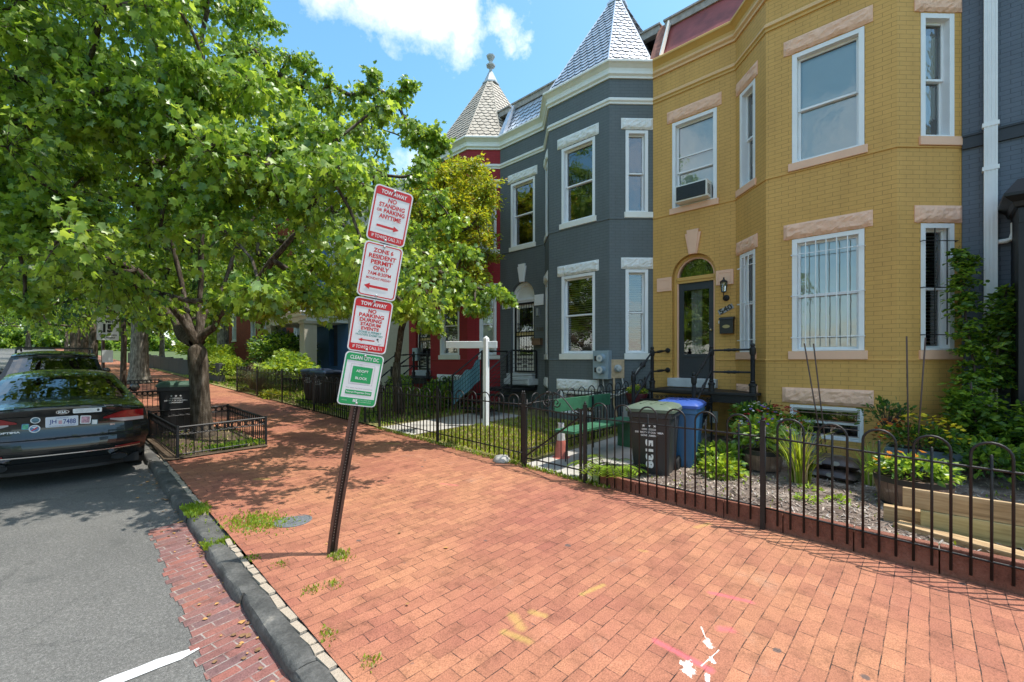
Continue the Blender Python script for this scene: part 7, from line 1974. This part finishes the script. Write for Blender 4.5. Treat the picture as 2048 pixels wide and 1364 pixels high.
# ---------------------------------------------------------------- shrubs, flowers, grasses
def bush(name, c, rad, n, leaf, mats, label, cat='shrub', wts=None, shape='fold', seed=1, group=None, droop=.2, flat=.9, stems=10, low=-.2):
    T = local_thing(name, (0, 0, 0), label, cat, group); T.location = c; rng = np.random.default_rng(seed)
    v = rng.normal(0, 1, (n, 3)); v /= np.linalg.norm(v, axis=1)[:, None]; v[:, 2] = np.where(v[:, 2] < low, -v[:, 2], v[:, 2])
    ph = rng.uniform(0, 6.28, 3); lump = 1 + .16 * np.sin(v[:, 0] * 5 + ph[0]) * np.cos(v[:, 1] * 6 + ph[1]) + .1 * np.sin(v[:, 2] * 9 + ph[2])
    P = v * (rng.uniform(.12, 1, (n, 1)) ** .4) * lump[:, None] * np.array(rad); P[:, 2] += rad[2] * .25
    leaf_cloud('foliage', P, v, leaf, mats, shape, seed, parent=T, wts=wts, droop=droop, flat=flat)
    mb = MB()
    for k in range(stems):
        a = rng.uniform(0, 6.28); r = rng.uniform(.2, .75); mb.tube([(0, 0, -rad[2] * .0 - .05), (math.cos(a) * r * rad[0] * .5, math.sin(a) * r * rad[1] * .5, rad[2] * .4), (math.cos(a) * r * rad[0], math.sin(a) * r * rad[1], rad[2] * .9)], [.008, .006, .003], 4)
    mb.build('stem', M_TWIG, T)
    return T
def blooms(T, pts, r, mat, name='blossoms', n=6, parent=True):
    mb = MB(); rnd = random.Random(len(pts) * 7 + int(r * 1000))
    for p in pts:
        tilt = Vector((rnd.uniform(-.6, .3), rnd.uniform(-.5, .5), 1)).normalized(); q = Vector((0, 0, 1)).rotation_difference(tilt); rr = r * rnd.uniform(.75, 1.2); p = Vector(p)
        vs = [p + q @ Vector((0, 0, -.3 * rr))]
        for k in range(n * 2): a = math.pi * k / n; e = rr * (1 if k % 2 == 0 else .62); vs.append(p + q @ Vector((e * math.cos(a), e * math.sin(a), .12 * rr)))
        mb.add(vs, [(0, 1 + k, 1 + (k + 1) % (2 * n)) for k in range(2 * n)])
    return mb.build(name, mat, T)
def grass_tuft(name, c, n, h, spread, mats, label, cat='grass', seed=1, w_=.007, arch=.7, group=None, wts=None):
    T = local_thing(name, (0, 0, 0), label, cat, group); T.location = c; rng = np.random.default_rng(seed); mb = MB()
    for k in range(n):
        a = rng.uniform(0, 6.28); r0 = rng.uniform(0, .18) * spread; L_ = h * rng.uniform(.55, 1.15); out = rng.uniform(.15, 1) * spread * arch
        dx, dy = math.cos(a), math.sin(a); px, py = -dy * w_, dx * w_; m = mats[rng.choice(len(mats), p=wts)]; vs = []
        for i in range(5):
            t = i / 4; x = r0 + out * t ** 1.8; z = L_ * (t - .42 * arch * t ** 3); ww = 1 - t ** 1.5 * .9
            vs += [(dx * x - px * ww, dy * x - py * ww, z), (dx * x + px * ww, dy * x + py * ww, z)]
        mb.add(vs, [(2 * i, 2 * i + 1, 2 * i + 3, 2 * i + 2) for i in range(4)], m)
    mb.build('blades', None, T); return T
def stuff_patch(name, fn, n, size, mats, seed, shape='oval', wts=None, blade=False):
    rng = np.random.default_rng(seed); P = np.array([fn(rng) for _ in range(n)])
    D = rng.normal(0, .5, (n, 3)); D[:, 2] = 1.2; D /= np.linalg.norm(D, axis=1)[:, None]
    o = leaf_cloud(name, P, D, size, mats, shape, seed, droop=-.6 if blade else .0, flat=.1 if blade else 1.0, wts=wts); tag(o, kind='stuff'); return o
FM = lambda nm, c: leaf_mat(nm, c, tuple(min(1, x * .8) for x in c), .3, .6)
P_YEL, P_ORG, P_RED, P_PUR, P_WHI, P_PNK, P_RUST = FM('yellow_petal', (.80, .62, .02)), FM('orange_petal', (.80, .30, .02)), FM('red_petal', (.55, .02, .03)), FM('violet_petal', (.22, .10, .50)), FM('white_petal', (.8, .78, .68)), FM('pink_petal', (.65, .15, .22)), FM('rust_petal', (.40, .09, .01))
gpl = 'plants in the near garden'
rr = np.random.default_rng(3)
def ring_pts(c, rad, n, seed, zt=.0):
    g = np.random.default_rng(seed); v = g.normal(0, 1, (n, 3)); v[:, 2] = abs(v[:, 2]); v /= np.linalg.norm(v, axis=1)[:, None]; return [tuple(np.array(q) * np.array(rad) + (0, 0, zt)) for q in v]
b1 = bush('potted_plant', (7.02, 1.72, -1.26), (.30, .36, .34), 760, .080, [LG2, LG1, LG4], 'pale green leafy plants and mixed pansies in the barrel nearer the bins', 'plant', seed=3, group=gpl)
blooms(b1, ring_pts(0, (.24, .34, .52), 30, 4, .14), .021, P_WHI); blooms(b1, ring_pts(0, (.24, .36, .48), 24, 5, .12), .028, P_PUR); blooms(b1, ring_pts(0, (.24, .36, .46), 20, 6, .10), .027, P_RED); blooms(b1, ring_pts(0, (.24, .38, .46), 18, 7, .10), .026, P_YEL); blooms(b1, [(-.12, -.38, .20), (-.10, -.10, .30), (.0, -.46, .02), (-.2, -.05, .26)], .045, P_RED)
b2 = bush('potted_plant', (6.55, .12, -1.27), (.32, .36, .15), 620, .07, [LG2, LG1, LG3], 'orange marigolds with mid green leaves in the wide barrel', 'plant', seed=5, group=gpl)
blooms(b2, [(-.2, .30, .16), (.0, .10, .24), (-.05, -.02, .22), (.05, -.08, .26), (-.12, .2, .18), (.1, .2, .2)], .036, P_ORG, n=8); blooms(b2, [(-.25, .22, .08), (-.2, .3, .1), (.0, -.1, .16)], .03, P_YEL)
b3 = bush('trough_flowers', (8.28, 1.78, -1.16), (.20, .52, .24), 900, .055, [LG1, LG3, LG2], 'red and rust flowers spilling from the box under the basement window', 'flowers', seed=6, group=gpl)
blooms(b3, ring_pts(0, (.22, .36, .34), 55, 8, .08), .028, P_RUST); blooms(b3, ring_pts(0, (.22, .30, .35), 36, 9, .08), .028, P_RED)
b4 = bush('trough_flowers', (8.15, .05, -1.20), (.24, .48, .26), 1300, .045, [LG3, LD2, LG1], 'yellow and rust flowers in the box near the climbing vine', 'flowers', seed=7, group=gpl)
blooms(b4, ring_pts(0, (.26, .46, .36), 64, 10, .10), .034, P_YEL); blooms(b4, [(x, y + .30, z) for x, y, z in ring_pts(0, (.2, .22, .28), 40, 11, .10)], .034, P_RUST); blooms(b4, [(x, y + .30, z + .01) for x, y, z in ring_pts(0, (.2, .22, .28), 16, 13, .08)], .018, P_ORG)
b5 = bush('potted_plant', (8.35, 4.36, -.70), (.20, .20, .10), 300, .045, [LG2, LY2, LG1], 'yellow pansies filling the maroon pot', 'flowers', seed=8, group=gpl)
blooms(b5, ring_pts(0, (.2, .2, .14), 34, 12, .04), .024, P_YEL)
bush('leafy_shrub', (8.30, 2.15, -1.15), (.22, .36, .34), 700, .075, [LG3, LG1, LD2], 'dark green shrub between the stoop and the basement window', seed=9, group=gpl)
bush('leafy_shrub', (8.35, .42, -1.0), (.14, .42, .34), 260, .06, [LD2, LG3], 'thin twiggy dark shrub against the yellow wall behind the pair of rods', seed=10, group=gpl, stems=22)
bush('ground_plant', (6.9, 2.25, -1.52), (.42, .34, .20), 700, .085, [LG2, LG1, LG4], 'bright leafy ground plant beside the wheels of the blue bin', 'plant', seed=11, group=gpl)
grass_tuft('grass_clump', (6.62, 1.18, -1.60), 190, .95, .62, [LY2, LG2, LS1], 'tall yellowing grass clump beside the half barrel of pansies', seed=1, group=gpl, w_=.009, wts=[.5, .3, .2])
grass_tuft('grass_clump', (7.15, .52, -1.60), 120, .72, .5, [LG2, LG1, LS1], 'thin green grass clump between the sacks and the wide barrel', seed=2, group=gpl, w_=.006, wts=[.5, .3, .2])
grass_tuft('grass_clump', (7.3, 2.05, -1.60), 60, .55, .6, [LY2, LG2, LS1], 'arching pale grass behind the blue bin', seed=3, group=gpl, wts=[.5, .3, .2])
for k, (x, y, lb) in enumerate(((6.35, 1.05, 'small weed sprouting in the mulch, right of a larger weed'), (5.85, .98, 'straggling weed in the mulch near the fence'), (6.05, .72, 'small weed in the mulch left of the timber'))):
    bush('weed', (x, y, -1.59), (.10, .12, .05), 60, .045, [LG2, LG1], lb, 'weed', seed=20 + k, group='weeds', stems=3)
bush('ground_plant', (6.35, 2.05, -1.56), (.30, .30, .14), 420, .075, [LG2, LG1, LY2], 'low leafy plant in the mulch right of the charcoal bin', 'plant', seed=40, group=gpl)
bush('ground_plant', (8.2, -.55, -1.45), (.5, .5, .35), 900, .08, [LD2, LG3, LG1], 'dark leafy plants in the shade below the vine', 'plant', seed=41, group=gpl)
stuff_patch('mulch_weeds', lambda g: (lambda x, y: (x, y, z_yard(x, y)))(g.uniform(5.2, 8.3), g.uniform(-1.5, 3.0)), 520, .035, [LG2, LY2, LS1, LG1], 44, blade=True)
# fern fronds by the gate post
def fern(c, n, L_, label, seed):
    T = local_thing('fern', (0, 0, 0), label, 'fern', 'ferns by the garden gate'); T.location = c; rng = np.random.default_rng(seed); P, D = [], []; mb = MB()
    for k in range(n):
        a = rng.uniform(0, 6.28); l = L_ * rng.uniform(.7, 1.1); dx, dy = math.cos(a), math.sin(a); pts = []
        for i in range(16):
            t = i / 15; x = l * t * .8; z = l * (.95 * t - .75 * t * t); pts.append((dx * x, dy * x, z))
            if i > 2:
                w2 = .12 * math.sin(math.pi * min(1, t * 1.05)) * (l / .6)
                for sg in (-1, 1):
                    for q in (.0, .5): P.append((dx * x, dy * x, z)); D.append((-dy * sg + dx * .35, dx * sg + dy * .35, -.25)); 
        mb.tube(pts, .004, 4)
    P, D = np.array(P), np.array(D); D /= np.linalg.norm(D, axis=1)[:, None]
    mb.build('stem', M_TWIG, T)
    r2 = np.random.default_rng(seed); n_ = len(P); leafs = []
    m = MB(); 
    for p, d in zip(P, D):
        d = Vector(d); p = Vector(p); s_ = d.cross(Vector((0, 0, 1))).normalized() * .014; l = r2.uniform(.07, .12)
        m.add([p, p + d * l * .4 + s_, p + d * l, p + d * l * .4 - s_], [(0, 1, 2, 3)])
    m.build('frond', LG2, T); return T
fern((5.28, 3.2, -1.58), 22, .62, 'bright green fern spilling through the fence beside the gate post', 1)
fern((5.5, 3.05, -1.60), 12, .5, 'darker fern clump behind the bright one, beside the charcoal bin', 2)
# climbing locust-like vine on the corner of the yellow house
def vine():
    T = local_thing('climbing_vine', (0, 0, 0), 'tall dark green vine climbing the corner between the yellow house and the rain pipe', 'vine'); b = np.array((8.75, -.62, -1.55)); T.location = b
    rng = np.random.default_rng(12); mb = MB(); P, D = [], []
    axes = [([(0, 0, 0), (.1, .12, 1.2), (.25, .24, 2.3), (.28, .26, 3.15)], .32), ([(0, -.05, 0), (.15, -.05, 1.2), (.30, -.10, 2.0), (.33, -.18, 2.55)], .38), ([(0, .0, 0), (-.15, .15, .7), (-.2, .2, 1.25)], .55), ([(0, -.1, 0), (-.25, -.3, .7), (-.35, -.45, 1.15)], .55), ([(0, 0, 0), (.0, .25, .7), (.05, .30, 1.1)], .36), ([(0, -.1, .2), (-.3, -.45, .55), (-.5, -.6, .8)], .45)]
    for ax, sp in axes:
        mb.tube(ax, .014, 5)
        L_ = sum(np.linalg.norm(np.array(ax[i + 1]) - np.array(ax[i])) for i in range(len(ax) - 1))
        for k in range(int(L_ * 50)):
            t = rng.uniform(.12, 1) * (len(ax) - 1); i = min(int(t), len(ax) - 2); p = np.array(ax[i]) + (np.array(ax[i + 1]) - np.array(ax[i])) * (t - i)
            a = rng.uniform(0, 6.28); l = sp * rng.uniform(.5, 1.0) * (1 - .45 * (t / (len(ax) - 1))); d = np.array((math.cos(a) * .8 - .25, math.sin(a), rng.uniform(.0, .5))); d /= np.linalg.norm(d)
            q0 = p.copy()
            for j in range(9):
                u = (j + 1) / 9; q = p + d * l * u + np.array((0, 0, -.45 * l * u * u)); sd = np.cross(d, (0, 0, 1))
                for sg in (-1, 1): P.append(q); D.append(sd * sg + d * .3)
                q0 = q
    P = np.array(P); D = np.array(D); D /= np.linalg.norm(D, axis=1)[:, None]; P += rng.normal(0, .012, P.shape)
    mb.build('stem', M_TWIG, T, smooth=True); leaf_cloud('foliage', P, D, .072, [LG1, LG3, LD2, LG2], 'fold', 3, parent=T, wts=[.4, .3, .2, .1], droop=.15, flat=.9, jit=.25)
vine()
# plants before the red and grey houses
bush('leafy_shrub', (8.2, 10.6, -1.30), (.6, .9, .55), 1600, .08, [LG3, LG1, LD2], 'dark leafy shrub under the red house window beside the grey stoop', seed=30, group='yard shrubs')
bush('leafy_shrub', (7.4, 9.9, -1.25), (.5, .45, .5), 900, .08, [LG2, LG1, LG3], 'leafy green plants between the yard tree and the grey stoop', seed=38, group='yard shrubs')
bush('leafy_shrub', (7.1, 11.2, -1.25), (.45, .6, .6), 900, .085, [LG2, LG1, LG4], 'bright leafy plant beside the forked yard tree', seed=31, group='yard shrubs')
bush('leafy_shrub', (6.5, 18.2, -.75), (.95, 1.5, .75), 3200, .12, [LG2, LY2, LG1, LG4], 'large light green leafy shrub with reddish tips above the dark bins', seed=32, group='yard shrubs', shape='maple')
bush('leafy_shrub', (7.6, 22.0, -.35), (1.5, 1.9, 1.35), 4200, .13, [LG3, LG1, LD1], 'big rounded dark green bush before the blue house', seed=33, group='yard shrubs')
bush('hedge', (5.9, 24.5, -.75), (.7, 1.5, .75), 2600, .10, [LG2, LG1, LY2], 'clipped light green hedge beyond the ornamental grass', 'hedge', seed=34, group='yard shrubs')
bush('leafy_shrub', (6.3, 28.5, -.3), (1.0, 2.0, .8), 2200, .14, [LG2, LY2, LG1], 'pale shrub mass behind the long dark retaining wall', seed=35, group='yard shrubs')
bush('leafy_shrub', (7.5, 36.5, .2), (1.5, 3.5, 1.4), 2600, .2, [LG2, LY2, LG1], 'far yard shrubs behind the retaining wall, beyond the pale trunk', seed=36, group='yard shrubs')
bush('ground_plant', (5.35, 16.3, -1.32), (.35, .8, .22), 900, .08, [LY2, LY1, LG2], 'low yellow green plants at the foot of the far fence', 'plant', seed=37, group='yard shrubs')
grass_tuft('ornamental_grass', (5.55, 18.9, -1.2), 520, 1.0, .95, [LB1, LS1, LG4], 'feathery pale ornamental grass spilling over the pavement', cat='grass', seed=5, w_=.011, group='yard shrubs', wts=[.4, .4, .2])
grass_tuft('ornamental_grass', (6.2, 20.6, -1.1), 360, 1.25, .8, [LS1, LB1], 'tall straw coloured grass behind the feathery pale one', cat='grass', seed=6, w_=.011, group='yard shrubs', wts=[.7, .3])
for k, (y, l_) in enumerate(((24, 'clipped hedge across the street beside the nearest tree'), (40, 'hedge across the street beyond the nearest tree'), (62, 'farther hedge across the street'))):
    bush('hedge', (-13.2, y + 6, zbase(0, y + 6) + .6), (1.2, 8, 1.3), 3200, .22, [LG1, LD2, LG2], l_, 'hedge', seed=60 + k, group='hedges across the street', shape='oval')
# ground cover that nobody could count
stuff_patch('lawn_grass', lambda g: (lambda x, y: (x, y, z_yard(x, y)))(g.uniform(5.12, 8.4), g.uniform(4.65, 7.4)), 16000, .050, [LY2, LS1, LG2, LY1], 1, wts=[.34, .36, .22, .08], blade=True)
stuff_patch('lawn_grass', lambda g: (lambda x, y: (x, y, z_yard(x, y)))(g.uniform(5.15, 8.8), g.uniform(8.9, 30)), 14000, .09, [LG2, LS1, LG1, LD2], 2, wts=[.3, .2, .3, .2], blade=True)
def near_kerb(g):
    x = 1.47 + g.normal(0, .13); y = 5.0 + g.normal(0, .16) + (x - 1.47) * -.5; return (x, y, z_walk(x, y) - .002)
stuff_patch('weed_grass', near_kerb, 1000, .028, [LG2, LY2, LG4], 3, wts=[.5, .4, .1], blade=True)
stuff_patch('weed_grass', lambda g: (lambda y: (kerb_x(y) + abs(g.normal(.08, .06)), y, zbase(0, y) + .09))(5.86 + g.normal(0, .09)), 650, .045, [LG2, LG1, LY2], 4, blade=True)
stuff_patch('weed_grass', lambda g: (lambda y: (kerb_x(y) + g.uniform(-.02, .28), y, zbase(0, y) + .06))(4.82 + g.normal(0, .06)), 420, .035, [LG2, LY2], 5, blade=True)
stuff_patch('weed_grass', lambda g: (lambda x, y: (x, y, z_walk(x, y)))(1.74 + g.normal(0, .035), 3.72 + g.normal(0, .05)), 330, .030, [LY2, LG2, LS1], 6, blade=True)
stuff_patch('weed_grass', lambda g: (lambda x, y: (x, y, z_walk(x, y)))(5.02 + g.normal(0, .035), g.uniform(3.0, 8.8)), 1700, .045, [LY2, LG2, LS1, LG1], 7, blade=True)
stuff_patch('weed_grass', lambda g: (lambda x, y: (x, y, z_walk(x, y) + .03))(g.uniform(1.9, 2.7), 8.72 + abs(g.normal(0, .12))), 1500, .07, [LG1, LG2, LG3], 8, blade=True)
stuff_patch('weed_grass', lambda g: (lambda x, y: (x, y, z_walk(x, y) + .03))(g.uniform(1.4, 2.7), g.uniform(8.6, 11)), 700, .05, [LG1, LS1, LG3], 9, blade=True)
sp = [(1.36, 3.35), (1.5, 3.3), (1.22, 2.75), (1.28, 2.35), (1.35, 3.9), (1.2, 4.2)]
def crack(g):
    q = sp[g.integers(len(sp))]; x, y = q[0] + g.normal(0, .03), q[1] + g.normal(0, .04); return (x, y, z_walk(x, y))
stuff_patch('weed_grass', crack, 420, .022, [LY2, LG2, LS1], 10, blade=True)
# shredded bark chips over the mulch
def chips():
    g = np.random.default_rng(9); mb = MB(); M1, M2, M3 = plain('pale_bark_chip', (.50, .42, .35), .9), plain('brown_bark_chip', (.24, .16, .12), .9), plain('grey_bark_chip', (.36, .33, .30), .9)
    for k in range(9000):
        x, y = g.uniform(5.14, 8.6), g.uniform(-1.6, 3.0)
        if g.random() < (x - 5.1) * .18: continue
        z = z_yard(x, y) + g.uniform(.004, .022); a = g.uniform(0, 3.14); l, w2 = g.uniform(.012, .045), g.uniform(.003, .008); t = g.uniform(-.3, .3)
        dx, dy = math.cos(a) * l, math.sin(a) * l; px, py = -math.sin(a) * w2, math.cos(a) * w2
        mb.add([(x - dx - px, y - dy - py, z - t * l), (x + dx - px, y + dy - py, z + t * l), (x + dx + px, y + dy + py, z + t * l + .003), (x - dx + px, y - dy + py, z - t * l + .003)], [(0, 1, 2, 3)], (M1, M2, M3)[g.choice(3, p=[.45, .25, .30])])
    o = mb.build('bark_chips', M1, loc=(6.8, .7, -1.6)); tag(o, kind='stuff')
chips()
def litter():
    g = np.random.default_rng(19); mb = MB(); A, B_ = plain('dry_leaf', (.42, .22, .07), .8, vary=.4), plain('brown_leaf', (.20, .11, .05), .8)
    for k in range(150):
        y = g.uniform(2.3, 8.5); x = kerb_x(y) - abs(g.normal(.03, .12)) if k % 3 else g.uniform(1.2, 4.9)
        if k % 3 == 0: z = z_walk(x, y) + .006
        else: z = zbase(0, y) + .010
        if k % 3 == 0 and g.random() < .6: continue
        a = g.uniform(0, 6.28); r = g.uniform(.008, .028)
        mb.add([(x + r * math.cos(a + q * 1.257) * (1 if q % 2 else .6), y + r * math.sin(a + q * 1.257) * .8, z + g.uniform(0, .008)) for q in range(5)], [(0, 1, 2, 3, 4)], A if g.random() < .45 else B_)
    o = mb.build('leaf_litter', A, loc=(1, 5, -1.8)); tag(o, kind='stuff')
litter()
